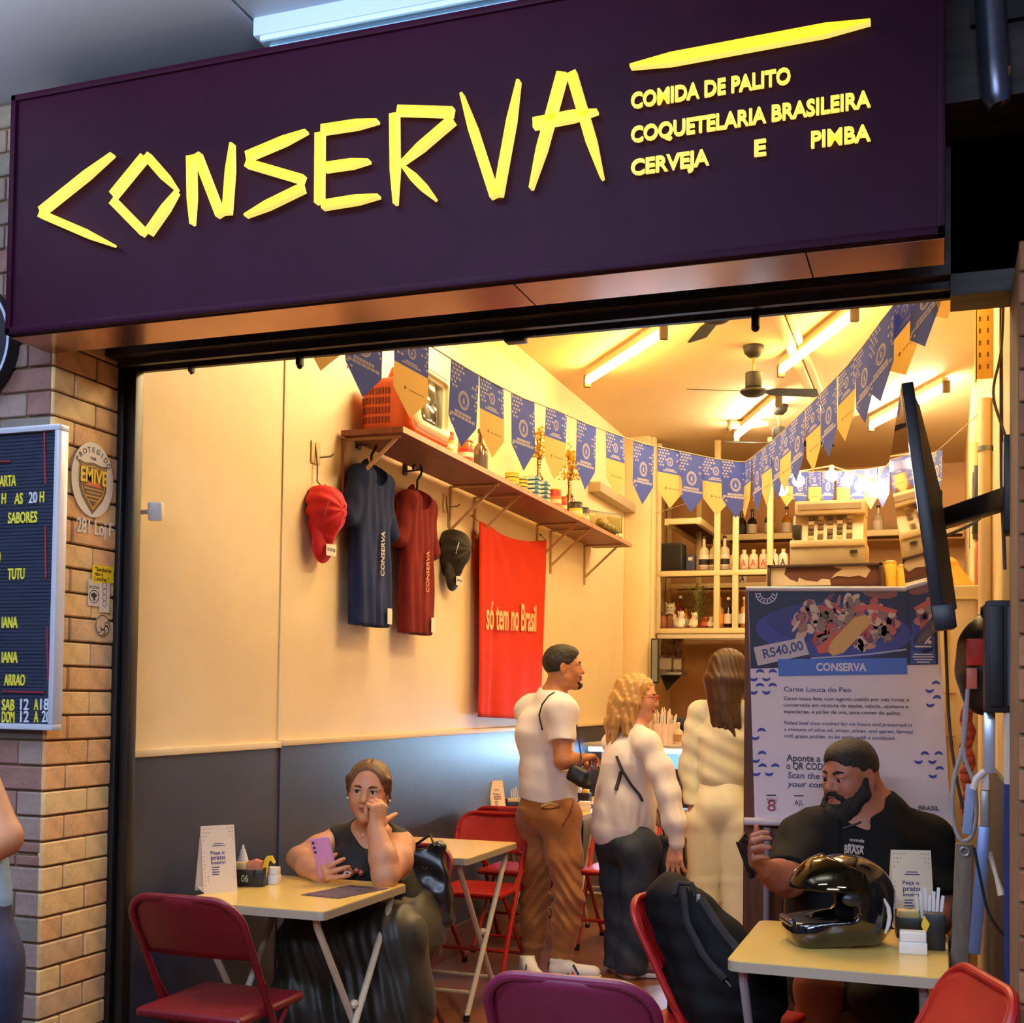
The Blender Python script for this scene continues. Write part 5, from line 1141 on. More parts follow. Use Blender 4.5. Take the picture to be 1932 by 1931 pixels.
badge = pr('badge', [ellp(1741, 1211, 23, 23, 30), [(1719, 1222), (1764, 1222), (1766, 1253), (1718, 1253)], [(1733, 1165), (1746, 1165), (1749, 1192), (1731, 1192)]], mat('print_badge', (66, 88, 170), .5), .0044)
pt('10%', 1725, 1215, 1758, .026, pwh, .03, o=.005)
pr('badge_lines', [[(1726, 1219), (1757, 1219), (1757, 1222), (1726, 1222)]]+[[(1722+d, y), (1762-d, y), (1762-d, y+2), (1722+d, y+2)] for y, d in ((1234, 2), (1239, 0), (1244, 3), (1249, 8))], pwh, .005)
pt('Carne Louca do Peo', 1479, 1305, 1606, .019, prul, .004)
for i, st in enumerate(('Carne louca feita com lagarto cozido por seis horas e', 'conservada em mistura de azeite, cebola, azeitona e', 'especiarias, e picles de uva, para comer de palito.')): pt(st, 1479, 1321+12.3*i, (1715, 1714, 1700)[i], .0135, pdk, .004)
for i, st in enumerate(('Pulled beef slow cooked for six hours and preserved in', 'a mixture of olive oil, onion, olives, and spices. Served', 'with grape pickles, to be eaten with a toothpick.')): pt(st, 1479, 1367+12.3*i, (1720, 1721, 1690)[i], .0135, prul, .002, .2)
pt('Aponte a c', 1484, 1436, 1560, .026, pdk, .012); pt('o QR CODE', 1484, 1451, 1560, .026, pdk, .012); pt('Scan the', 1486, 1468, 1546, .024, prul, .004, .15); pt('your come', 1486, 1484, 1566, .022, prul, .010, .2)
pt('8', 1448, 1530, 1464, .045, mat('print_red', (176, 60, 90), .5), .0); pt('NAH', 1447, 1513, 1465, .016, mat('print_red', (176, 60, 90), .5), 0); pr('small_rule', [[(1446, 1500), (1464, 1500), (1464, 1502), (1446, 1502)], [(1498, 1501), (1516, 1501), (1516, 1503), (1498, 1503)]], pdk, .002)
pt('A|L', 1499, 1519, 1516, .020, pdk, 0); pt('BRASIL', 1733, 1528, 1772, .016, mat('print_olive', (90, 80, 60), .5), .02)
cr = []
def crescent(x, y, s, up):
    return [(x+s*math.cos(q), y-up*s*.9*math.sin(q)) for q in [PI*k/10 for k in range(11)]]+[(x+s*.66*math.cos(q), y-up*(s*.22*math.sin(q))) for q in [PI-PI*k/10 for k in range(11)]]
for x, y in ((1434, 1270), (1458, 1270), (1434, 1296), (1458, 1296), (1437, 1381), (1438, 1424), (1439, 1448), (1463, 1448), (1766, 1292), (1768, 1319), (1745, 1425), (1771, 1425), (1773, 1453)): cr.append(crescent(x, y, 8, 1))
for x, y in ((1422, 1279), (1446, 1279), (1422, 1304), (1446, 1304), (1425, 1390), (1426, 1433), (1427, 1458), (1451, 1458), (1754, 1301), (1755, 1328), (1733, 1435), (1759, 1435), (1760, 1462)): cr.append(crescent(x, y, 8, -1))
pr('wave_print', cr, mat('print_wave', (58, 66, 156), .5), .002)['kind'] = 'stuff'
lr_ = []
for k in range(16):
    a0, a1 = PI*k/16, PI*(k+1)/16
    for r0, r1 in ((19, 21), (11, 12.5)): lr_.append([(1446+r*math.cos(q), 1119+r*math.sin(q)) for r, q in ((r0, a0), (r1, a0), (r1, a1), (r0, a1))])
    if k % 2: lr_.append([(1446+r*math.cos(q), 1119+r*math.sin(q)) for r, q in ((13.5, a0), (17.5, a0), (17.5, a1-.05), (13.5, a1-.05))])
pr('ring_emblem', lr_, pwh, .002)
q0, q1 = bpx(1405, 1550, .006), bpx(1796, 1560, .006); MB().tube([q0, q1], .016, 12).build('bottom_bar', mat('bar_white', (216, 206, 208), .4), po, world=True)
q0, q1 = bpx(1408, 1112, .004), bpx(1770, 1112, .004); MB().tube([q0, q1], .010, 10).build('top_bar', mat('bar_white', (216, 206, 208), .4), po, world=True)
x_ = at(1447, 1600, Y=4.93).x; t = thing('metal_pole', 'thin grey metal pole standing below the poster before the wooden screen', 'pole', (x_, 4.93, 0)); MB().tube([(x_, 4.93, .012), (x_, 4.93, .945)], .013, 10).build('pole', mat('pole_grey', (160, 158, 172), .35, metal=.4), t, world=True); MB().lathe([(.06, 0), (.06, .012)], (x_, 4.93, 0), 16).build('base', gm, t, world=True)
# ================================================================== clutter along the right wall
def wx(px, py, Y): return at(px, py, Y=Y)
a, b_ = wx(1858, 1345, 3.5), wx(1924, 1133, 3.5)
t = thing('black_cabinet', 'large black box fixed to right wall below the television arm', 'box', (a.x, 3.56, a.z)); MB().box((a.x, 3.48, a.z), (XR-.002, 3.66, b_.z), bev=.008).build('body', mat('box_black', (20, 18, 22), .6), t, world=True); MB().box((a.x+.01, 3.474, a.z+.015), (XR-.045, 3.482, b_.z-.015), bev=.003).build('door', mat('box_door', (17, 16, 20), .55), t, world=True); MB().box((XR-.035, 3.472, a.z+.02), (XR-.028, 3.48, b_.z-.02)).build('blue_edge', mat('blue_edge', (56, 66, 104), .4), t, world=True)
q = wx(1834, 1255, 4.0); t = thing('round_case', 'black rounded case with red patch hanging by the right wall', 'bag', (q.x, 4.0, q.z-.15))
f = Field((q.x-.1, 3.85, q.z-.2), (q.x+.14, 4.2, q.z+.2), .008); f.ell((q.x+.035, 4.02, q.z), (.085, .12, .155), 0); f.disp(lambda x, y, z: .002*np.sin(60*z)); f.cut((XR-.004, 0, 0), (1, 0, 0)); f.build('shell', mat('case_black', (22, 20, 22), .4), t)
MB().box((q.x-.018, 3.893, q.z-.005), (q.x+.035, 3.91, q.z+.075), bev=.003).build('red_patch', mat('patch_red', (214, 52, 34), .5), t, world=True); MB().box((q.x-.018, 3.888, q.z-.075), (q.x+.012, 3.905, q.z-.012), bev=.003).build('orange_patch', mat('patch_orange', (206, 110, 84), .5), t, world=True); MB().tube(arc((q.x+.03, 4.02, q.z+.15), .03, 0, PI, 8, (0, 1, 0)), .006, 6).build('handle', mat('case_black', (22, 20, 22), .4), t, world=True)
a, b_ = wx(1817, 1560, 4.3), wx(1838, 1330, 4.3); t = thing('red_hose', 'red-orange folded cloth hanging behind the cables at right', 'cloth', (a.x, 4.3, a.z)); m = MB(); n = 14
for k in range(n):
    z0, z1 = a.z+(b_.z-a.z)*k/n, a.z+(b_.z-a.z)*(k+1)/n; o1, o2 = .008*math.sin(k*1.9), .008*math.sin((k+1)*1.9)
    m.quad((a.x+o1, 4.3, z0), (b_.x+o1, 4.31, z0), (b_.x+o2, 4.31, z1), (a.x+o2, 4.3, z1))
o = m.build('cloth', mat('red_cloth', (170, 44, 22), .7, col2=(206, 92, 50), vscale=14), t, world=True); s_ = o.modifiers.new('thick', 'SOLIDIFY'); s_.thickness = .02; MB().tube([((a.x+b_.x)/2, 4.31, b_.z), ((a.x+b_.x)/2+.03, 4.31, b_.z+.01), (XR, 4.31, b_.z+.01)], .006, 6).build('hook', gm, t, world=True)
t = thing('aluminium_bracket', 'bright aluminium plate and lock post on right wall below black box', 'bracket', wx(1862, 1900, 3.55)); am = mat('aluminium', (190, 204, 226), .3, metal=.6)
a, b_ = wx(1856, 1460, 3.55), wx(1878, 1345, 3.55); MB().box((a.x, 3.55, a.z), (b_.x, 3.562, b_.z), bev=.002).build('upper_plate', am, t, world=True)
a, b_ = wx(1852, 1492, 3.54), wx(1867, 1462, 3.54); MB().box((a.x, 3.54, a.z), (b_.x, 3.575, b_.z), bev=.004).build('lock', mat('lock_white', (216, 206, 200), .4), t, world=True); MB().tube([wx(1858, 1455, 3.53), wx(1842, 1470, 3.53), wx(1836, 1490, 3.53)], .009, 8).build('lever', mat('lock_white', (216, 206, 200), .4), t, world=True)
a, b_ = wx(1850, 1560, 3.55), wx(1866, 1492, 3.55); MB().box((a.x, 3.55, a.z), (b_.x, 3.57, b_.z), bev=.002).build('lower_lock', gm, t, world=True)
MB().bar(wx(1838, 1800, 3.56), wx(1857, 1560, 3.56), .03, .02, up=(0, 1, 0), bev=.002).build('lower_plate', mat('blue_steel', (110, 128, 168), .35, metal=.5), t, world=True); MB().bar(wx(1824, 1575, 3.6), wx(1832, 1480, 3.6), .026, .02, up=(0, 1, 0), bev=.004).build('strap', mat('blue_grey', (130, 150, 184), .5), t, world=True)
t = thing('wooden_post', 'rough grey wooden post with eye bolt beside the right table', 'post', wx(1800, 1931, 3.75)); p0, p1 = wx(1796, 2150, 3.75), wx(1820, 1592, 3.75); p0 = p1+(p0-p1)*(p1.z/(p1.z-p0.z)); MB().bar(p0, p1, .05, .05, up=(0, 1, 0), bev=.005).build('post', mat('grey_wood', (110, 96, 80), .8, var=.25, vscale=9, stretch=(3, 3, .5)), t, world=True); MB().tube([q+Vector((0, -.028, -.02)) for q in arc(p1, .012, 0, 2*PI, 14)][:-1], .004, 6, closed=True).build('eye_bolt', gm, t, world=True)
x_ = wx(1905, 1600, 3.5).x; za, zb, zc = 0.0, wx(1905, 1480, 3.5).z, wx(1905, 1345, 3.5).z; t = thing('striped_pole', 'slim pole painted blue below and white above in right corner', 'pole', (x_, 3.5, 0)); MB().tube([(x_, 3.5, 0), (x_, 3.5, zb)], .014, 12).build('blue_part', mat('pole_blue', (34, 52, 110), .4), t, world=True); MB().tube([(x_, 3.5, zb), (x_, 3.5, zc)], .0142, 12).build('white_part', mat('pole_white', (206, 200, 186), .4), t, world=True)
t = thing('white_stick', 'short cream plastic stick leaning in the right corner', 'stick', wx(1893, 1690, 3.56)); MB().tube([wx(1866, 1608, 3.58), wx(1880, 1655, 3.57), wx(1890, 1690, 3.56)], [.008, .006, .011], 8).build('stick', mat('stick_cream', (226, 206, 170), .5), t, world=True)
# tall black board leaning at the corner
t = thing('black_board', 'black board leaning against the right wall below the black box', 'board', (XR-.03, 3.6, 0)); MB().box((XR-.075, 3.6, .0), (XR-.02, 3.9, .62), bev=.004).build('board', black, t, world=True); MB().box((XR-.078, 3.595, .55), (XR-.018, 3.61, .62), bev=.003).build('rim', gm, t, world=True)
# ================================================================== people
from mathutils.bvhtree import BVHTree
def rot3(theta, pitch=0, roll=0):
    return (Matrix.Rotation(R(theta-90), 3, 'Z') @ Matrix.Rotation(R(pitch), 3, 'X') @ Matrix.Rotation(R(roll), 3, 'Y'))
class Head:
    def __init__(s, c, M, k=1.0): s.c, s.M, s.k = Vector(c), M, k
    def p(s, x, y, z): return s.c+s.M @ Vector((x, y, z))*s.k
    def cone(s, f, a, b, ra, rb, k=.015, op='u'): f.cone(s.p(*a), s.p(*b), ra*s.k, rb*s.k, k*s.k, op)
    def ell(s, f, c, r, k=.015, op='u', M=None): f.ell(s.p(*c), [v*s.k for v in r], k*s.k, op, (s.M @ M if M is not None else s.M).to_4x4())
    def skull(s, f, jaw=1.0, nose=1.0, lid=0):
        s.ell(f, (0, -.012, .03), (.074, .092, .082), 0); s.ell(f, (0, .03, -.022), (.060*jaw, .058, .084), .03)
        for x in (-1, 1):
            s.cone(f, (x*.045*jaw, .0, -.058), (x*.006, .058, -.094), .026, .018, .03); s.ell(f, (x*.036, .056, -.03), (.022, .024, .024), .02)
            s.cone(f, (x*.012, .077, .022), (x*.046, .062, .020), .010, .009, .014)
        s.ell(f, (0, .068, -.097), (.020, .017, .016), .02)
        for x in (-1, 1): s.ell(f, (x*.031, .096, .005), (.018, .018, .012), .012, 's')
        s.cone(f, (0, .080, .012), (0, .100*1.0, -.026), .0085, .0125*nose, .012)
        for x in (-1, 1): s.ell(f, (x*.0125*nose, .089, -.031), (.0085, .010, .008), .006)
        s.ell(f, (0, .086, -.055), (.019, .010, .007), .006); s.ell(f, (0, .085, -.067), (.017, .010, .0075), .006)
        s.cone(f, (-.022, .091, -.061), (.022, .091, -.061), .0022, .0022, .003, 's')
        for x in (-1, 1):
            s.cone(f, (x*.019, .080, .013), (x*.043, .074, .012), .0045, .0045, .006); s.cone(f, (x*.019, .079, -.005), (x*.043, .072, -.003), .0035, .0035, .006)
            if lid: s.ell(f, (x*.031, .0768, .0092), (.0152, .0130, .0100), .003)
            E_ = Matrix.Rotation(x*R(18), 3, 'Z') @ Matrix.Rotation(R(-8), 3, 'X')
            s.ell(f, (x*.075, -.010, -.004), (.010, .020, .031), .006, 'u', E_); s.ell(f, (x*.084, -.006, -.002), (.006, .010, .018), .005, 's', E_)
    def features(s, par, brow, lip, gaze=(0, 0), iris=(60, 40, 28), lid=0, browt=.0034, lips=True):
        ew = mat('eye_white', (226, 214, 200), .2); im = mat('iris_%d' % iris[0], iris, .15); bm_ = mat('brow_%d' % brow[0], brow, .8)
        for x in (-1, 1):
            e = MB(); M4 = (s.M).to_4x4(); e.ball(s.p(x*.031, .0735, .0045), .0132*s.k, 0, 14); o = e.build('eye', ew, par, world=True)
            g = s.p(x*.031+gaze[0], .0735+.0108, .0045+gaze[1]); MB().ball(g, (.0068*s.k, .0036*s.k, .0068*s.k), 0, 12, M4).build('iris', im, o, world=True)
            MB().tube([s.p(x*.014, .088, .021), s.p(x*.028, .0865, .0265), s.p(x*.047, .072, .023)], [browt*s.k, browt*1.1*s.k, browt*.5*s.k], 8).build('eyebrow', bm_, par, world=True)
            MB().tube([s.p(x*.0195, .0835, .0075), s.p(x*.031, .0868, .0115-lid), s.p(x*.0435, .0785, .0075)], .0023*s.k, 6).build('eyelash', mat('lash', (30, 20, 16), .8), par, world=True)
        if lips:
            lm = mat('lip_%d' % lip[0], lip, .4)
            m = MB(); m.tube([s.p(-.021, .086, -.060), s.p(-.008, .0945, -.0555), s.p(0, .0955, -.0565), s.p(.008, .0945, -.0555), s.p(.021, .086, -.060)], [.002*s.k, .0042*s.k, .004*s.k, .0042*s.k, .002*s.k], 8)
            m.build('upper_lip', lm, par, world=True); m = MB(); m.tube([s.p(-.019, .086, -.0625), s.p(0, .0938, -.067), s.p(.019, .086, -.0625)], [.002*s.k, .0055*s.k, .002*s.k], 8); m.build('lower_lip', lm, par, world=True)
def hand(f, w, d, n, side=1, curl=(25, 30, 35, 40), thumb=(38, 20), k=1.0, spread=.10, fl=(1, 1.1, 1.04, .82)):
    w, d, n = Vector(w), Vector(d).normalized(), Vector(n); n = (n-d*n.dot(d)).normalized(); t = d.cross(n)*side
    tips = []
    for i in range(4):
        kn = w+d*(.086, .090, .087, .079)[i]*k+t*(.029, .010, -.009, -.027)[i]*k
        f.cone(w+d*.012*k+t*(.013-.009*i)*k, kn, .0155*k, .0115*k, .014*k)
        ang = 0; p = kn; c = curl[i] if isinstance(curl[i], (tuple, list)) else (curl[i],)*3
        for L_, cc2, r0, r1 in ((.042, c[0], .0098, .0090), (.026, c[1], .0090, .0083), (.020, c[2], .0083, .0072)):
            ang += R(cc2); q = p+(d*math.cos(ang)+n*math.sin(ang)+t*spread*(1.5-i)).normalized()*L_*fl[i]*k
            f.cone(p, q, r0*k, r1*k, .004*k); p = q
        tips.append(p)
    a = R(thumb[0]); d1 = (d*math.cos(a)+t*math.sin(a)+n*.25).normalized(); b = R(thumb[1]); d2 = (d*math.cos(a-b)+t*math.sin(a-b)+n*.35).normalized()
    p0 = w+d*.022*k+t*.020*k; p1 = p0+d1*.046*k; p2 = p1+d2*.032*k; p3 = p2+d2*.024*k
    f.cone(p0, p1, .0165*k, .0125*k, .014*k); f.cone(p1, p2, .0115*k, .0105*k, .004*k); f.cone(p2, p3, .0105*k, .008*k, .003*k); tips.append(p3)
    return tips
BV = {}
def onto(o, x, y, off=.003):
    """the point of a finished surface seen at a photo pixel, lifted off it a little"""
    if o.name not in BV:
        M = rootm(o); BV[o.name] = BVHTree.FromPolygons([M @ v.co for v in o.data.vertices], [tuple(p.vertices) for p in o.data.polygons])
    d = ray(x, y).normalized(); h = BV[o.name].ray_cast(EYEP, d)
    if h[0] is None: h = BV[o.name].find_nearest(EYEP+d*6); return h[0]+h[1]*off
    n = h[1] if h[1].dot(d) < 0 else -h[1]; return h[0]+n*off
def ribbon(o, pts, w, m, name, par, off=.003, n=6):
    """a strap lying on a surface, following photo pixels"""
    Q = []
    for (a, b) in zip(pts, pts[1:]):
        for k in range(n): Q.append(onto(o, a[0]+(b[0]-a[0])*k/n, a[1]+(b[1]-a[1])*k/n, off))
    Q.append(onto(o, *pts[-1], off)); return MB().tube(Q, w, 6).build(name, m, par, world=True)
def skinm(name, col): 
    m = mat(name, col, .5, var=.06, vscale=30); b = m.node_tree.nodes['Principled BSDF']; b.inputs['Subsurface Weight'].default_value = .12; b.inputs['Subsurface Scale'].default_value = .01; return m
def V(*a): return Vector(a)
def folds(amp, fx, fy, fz, ph=0):
    return lambda x, y, z: amp*np.sin(fx*x+fy*y+fz*z+ph+1.6*np.sin(7*z+5*x))
def shoe(par, heel, toe, m, sole, name='shoe', h=.085, w=.045):
    heel, toe = Vector((heel[0], heel[1], 0)), Vector((toe[0], toe[1], 0)); d = (toe-heel).normalized(); L = (toe-heel).length
    lo = [min(heel[i], toe[i])-.1 for i in range(2)]+[-.02]; hi = [max(heel[i], toe[i])+.1 for i in range(2)]+[.2]
    f = Field(lo, hi, .006); a, b = heel+d*w*.8, toe-d*w
    f.cone(a+V(0, 0, .045), b+V(0, 0, .036), .040, .036, 0); f.cone(a+V(0, 0, .05), a+V(0, 0, h), .038, .036, .02); f.cone(a+d*.05+V(0, 0, .06), a+V(0, 0, h), .04, .034, .02)
    f.cut((0, 0, .014), (0, 0, -1)); f.cut(a+V(0, 0, h+.005), (-.15*d.x, -.15*d.y, 1)); o = f.build(name, m, par)
    g = Field(lo, hi, .006); g.cone(a+V(0, 0, .012), b+V(0, 0, .012), .046, .043, 0); g.cut((0, 0, .002), (0, 0, -1)); g.cut((0, 0, .026), (0, 0, 1)); g.build('sole', sole, o)
    return o
# ------------------------------------------------------------------ A: the seated woman with the phone
skA = skinm('skin_tan', (208, 146, 106))
pa = thing('person', 'seated woman in dark sleeveless dress, cheek on fist, holding a pink phone', 'person', (-2.1, 4.45, 0))
A = lambda x, y, Y: at(x, y, Y=Y)
hA = Head(A(696, 1492, 4.33), rot3(-74, -3, -3), 1.0)
shR, shL, nb = A(640, 1588, 4.47), A(752, 1597, 4.44), A(697, 1572, 4.45)
elR, wrR = V(*A(563, 1642, 4.30)), V(*A(600, 1652, 4.15)); elL, wrL = V(*A(727, 1652, 4.17)), V(*A(709, 1566, 4.20))
elR.z = max(elR.z, .80)
f = Field((-2.6, 3.95, .35), (-1.65, 4.85, 1.25), .0048)
hA.skull(f, 1.08, 1.05)
f.cone(hA.p(0, -.02, -.07), nb+V(0, .01, .0), .054, .058, .03)
pel, ch = V(-2.08, 4.56, .50), V(*A(697, 1625, 4.47))
f.cone(nb+V(0, .01, -.03), ch, .07, .125, .05); f.cone(ch, pel, .13, .15, .05); f.cone(shR, nb, .058, .05, .04); f.cone(shL, nb, .058, .05, .04)
for sx in (-1, 1): f.ell(A(697+sx*30, 1640, 4.40), (.075, .07, .075), .03)
f.chain([shR, shR.lerp(elR, .5), elR], [.062, .058, .046], .02); f.chain([elR, elR.lerp(wrR, .45), wrR], [.046, .045, .029], .015)
f.chain([shL, shL.lerp(elL, .5)+V(.012, 0, 0), elL], [.066, .068, .050], .02); f.chain([elL, elL.lerp(wrL, .4)+V(.006, 0, 0), wrL], [.052, .053, .033], .015)
for a, b in ((V(-2.14, 4.55, .50), V(-2.2, 4.15, .5)), (V(-2.02, 4.55, .50), V(-1.93, 4.2, .5))): f.cone(a, b, .085, .065, .03)
# right hand round the phone: palm faces the camera-left, fingers wrap its back
ph = A(611, 1619, 4.09)
hand(f, wrR, (A(622, 1640, 4.07)-wrR), (.2, 1, .1), -1, ((30, 45, 25),)*4, (60, 20), 1.0, .16)
# left hand: loose fist against the cheek, thumb side up to the ear
up_ = (hA.p(.036, .085, -.02)-wrL)
hand(f, wrL, A(714, 1530, 4.21)-wrL, (-.9, .5, .1), -1, ((62, 80, 50), (66, 85, 55), (72, 85, 55), (76, 85, 55)), (58, -8), 1.02, .03)
bodyA = f.build('body', skA, pa)
hA.features(pa, (60, 36, 24), (166, 84, 70), (.001, .0), (26, 17, 14), .0, .0036)
hm = mat('hair_brown', (74, 46, 28), .5, col2=(120, 82, 48), vscale=10, stretch=(14, 14, 2))
f = Field([v-.2 for v in hA.c], [v+.22 for v in hA.c], .005)
hA.ell(f, (0, -.018, .032), (.086, .102, .090), 0); hA.ell(f, (0, -.06, -.03), (.076, .058, .065), .03); hA.cone(f, (0, -.115, .0), (0.02, -.13, -.11), .032, .018, .03)
hA.ell(f, (0, .092, -.012), (.074, .082, .108), .005, 's'); hA.ell(f, (0, .045, -.115), (.1, .085, .085), .02, 's')
hA.cone(f, (0, .09, .105), (0, -.04, .124), .005, .004, .006, 's')
for x in (-1, 1): hA.cone(f, (x*.078, .022, .05), (x*.082, -.015, -.03), .014, .005, .012)
Mi = np.array(hA.M.transposed())
def strand(x, y, z): 
    q = [Mi[i, 0]*(x-hA.c.x)+Mi[i, 1]*(y-hA.c.y)+Mi[i, 2]*(z-hA.c.z) for i in range(3)]
    return .0016*np.sin(95*q[2]+40*np.abs(q[0])+12*np.sin(20*q[1]))
f.disp(strand); f.build('hair', hm, pa)
for x in (-1, 1): MB().ball(hA.p(x*.084, -.008, -.036), .0055, 0, 8).build('earring', mat('pearl', (226, 210, 180), .2), pa, world=True)
dressm = mat('dress_black', (24, 23, 22), .75, var=.2, vscale=14, sheen=.05)
f = Field((-2.55, 4.1, .40), (-1.7, 4.85, 1.05), .006); g_ = .012
f.cone(nb+V(0, .015, -.035), ch, .07+g_, .127+g_, .05); f.cone(ch, pel, .132+g_, .155+g_, .05); f.cone(shR.lerp(nb, .05), nb+V(0, .01, 0), .069, .064, .04); f.cone(shL.lerp(nb, .05), nb+V(0, .01, 0), .069, .064, .04)
for sx in (-1, 1): f.ell(A(697+sx*30, 1640, 4.40), (.075+g_, .07+g_, .075+g_), .03)
f.disp(folds(.003, 40, 10, 30))
nk = hA.c.lerp(nb, 1.0)
f.cone(A(690, 1555, 4.40), A(696, 1606, 4.28), .058, .050, .008, 's'); f.cone(A(712, 1562, 4.40), A(712, 1606, 4.30), .058, .046, .008, 's'); f.cone(hA.p(0, -.02, -.06), nb+V(0, 0, .01), .072, .072, .006, 's')
f.ell(shL+V(.052, -.01, -.035), (.070, .12, .095), .006, 's'); f.ell(shR+V(-.050, -.01, -.035), (.062, .12, .095), .006, 's')
dressA = f.build('dress_top', dressm, pa)
MB().tube([onto(bodyA, 672, 1568, .002), onto(bodyA, 680, 1580, .002), onto(bodyA, 686, 1578, .002), onto(bodyA, 690, 1574, .002)], .0012, 5).ball(onto(bodyA, 685, 1576, .004), .005, 0, 8).build('necklace', mat('pearl', (226, 210, 180), .2), pa, world=True)
skirtm = mat('skirt_olive', (44, 41, 31), .5, var=.15, vscale=9, sheen=.05)
f = Field((-2.62, 3.75, .0), (-1.65, 4.9, .72), .008)
kL, kR = V(-1.965, 4.22, .53), V(-2.24, 4.12, .52)
f.cone(V(-2.10, 4.58, .55), V(-2.09, 4.55, .48), .16, .175, 0); f.cone(V(-2.05, 4.55, .52), kL, .125, .105, .12); f.cone(V(-2.16, 4.55, .52), kR, .12, .10, .08)
f.chain([kL, V(-1.96, 4.22, .30), V(-2.06, 4.18, .05)], [.11, .14, .14], .12); f.chain([kR, V(-2.27, 4.08, .25), V(-2.28, 4.05, .04)], [.10, .12, .13], .08); f.cone(kL, kR, .09, .09, .1); f.cone(V(-2.08, 4.2, .3), V(-2.15, 4.15, .05), .12, .14, .1)
f.disp(lambda x, y, z: .015*np.clip((.50-z)*2.6, 0, 1)*np.sin(64*(x*.8+y*.5)+3*np.sin(5*z)+6*z)+.004*np.sin(130*x+40*z))
f.cut((0, 0, .03), (0, 0, -1)); f.build('skirt', skirtm, pa)
shoe(pa, (-2.27, 4.08), (-2.25, 3.86), mat('shoe_grey', (150, 150, 158), .5), mat('sole_white', (222, 216, 204), .5)); shoe(pa, (-2.06, 4.16), (-2.07, 3.94), mat('shoe_grey', (150, 150, 158), .5), mat('sole_white', (222, 216, 204), .5))
phn = thing('smartphone', 'pink-lilac smartphone held up by the seated woman', 'phone', ph)
px_ = (A(640, 1641, 4.09)-A(598, 1652, 4.09)).normalized(); pz_ = (A(592, 1586, 4.075)-A(608, 1652, 4.10)).normalized(); px_ = (px_-pz_*px_.dot(pz_)).normalized(); pn = px_.cross(pz_)
Mp = Matrix.Translation(ph) @ Matrix((px_, pn*-1, pz_)).transposed().to_4x4(); pinkc = mat('phone_lilac', (206, 140, 190), .4)
if (Mp.to_3x3() @ V(0, -1, 0)).dot(EYEP-ph) < 0: Mp = Mp @ Matrix.Rotation(PI, 4, 'Z')
MB().box((-.040, -.005, -.078), (.040, .005, .078), bev=.0048, M=Mp, seg=3).build('case', pinkc, phn, world=True); MB().box((-.036, .0048, -.074), (.036, .0056, .074), M=Mp).build('screen', mat('phone_screen', (30, 30, 40), .1), phn, world=True)
for i in range(3): MB().lathe([(.0055, 0), (.0055, .0015), (.004, .002)], Mp @ V(-.026 if (Mp.to_3x3() @ V(1, 0, 0)).dot(RT) > 0 else .026, -.005, .062-.018*i), 12, M=Mp.to_3x3().to_4x4() @ Matrix.Rotation(R(90), 4, 'X')).build('camera_lens', mat('lens_dark', (60, 30, 50), .2), phn, world=True)
# the tote bag on her chair
bagm = mat('tote_black', (34, 32, 28), .28, var=.2, vscale=8, spec=.7)
tc = A(790, 1672, 4.62); tb = thing('tote_bag', 'glossy black tote bag hanging on the chair beside the seated woman', 'bag', tc)
f = Field([v-.3 for v in tc], [v+.3 for v in tc], .006); Mb = (Matrix.Rotation(YAW, 3, 'Z') @ Matrix.Rotation(R(-9), 3, 'Y')).to_4x4()
f.rbox(tc, (.125, .05, .165), .02, 0, 'u', Mb); f.disp(lambda x, y, z: .009*np.sin(26*x+15*z+3*np.sin(14*z))+.005*np.sin(60*z+34*x)); f.rbox(tc+V(-.03, 0, .185), (.14, .03, .06), .01, .01, 's', (Matrix.Rotation(YAW, 3, 'Z') @ Matrix.Rotation(R(-20), 3, 'Y')).to_4x4()); f.cut(tc+V(-.02, 0, .145), (-.42, 0, 1)); bag = f.build('body', bagm, tb)
MB().tube([tc+V(-.03, -.04, .12), tc+V(-.02, -.03, .16), tc+V(.06, -.03, .215), tc+V(.085, -.04, .17)], .006, 8).build('handle', bagm, tb, world=True)
u_ = Vector((_cy, _sy, 0)); MB().text('OYX', onto(bag, 796, 1640, .002), u_, (0, 0, 1), .075, .032, .001).build('lettering', mat('tote_print', (96, 88, 60), .4), tb, world=True)
q = onto(bag, 795, 1690, .002); MB().tube(arc(q, .022, 0, 4.6, 16, u_)+arc(q+V(.004, 0, -.018), .012, 0, 5, 10, u_), .003, 6).build('swirl_mark', mat('tote_gloss', (70, 66, 56), .2), tb, world=True)
MB().box(V(tc.x+.02, tc.y-.04, tc.z-.22), V(tc.x+.05, tc.y-.03, tc.z-.13), bev=.004).build('strap_end', bagm, tb, world=True)
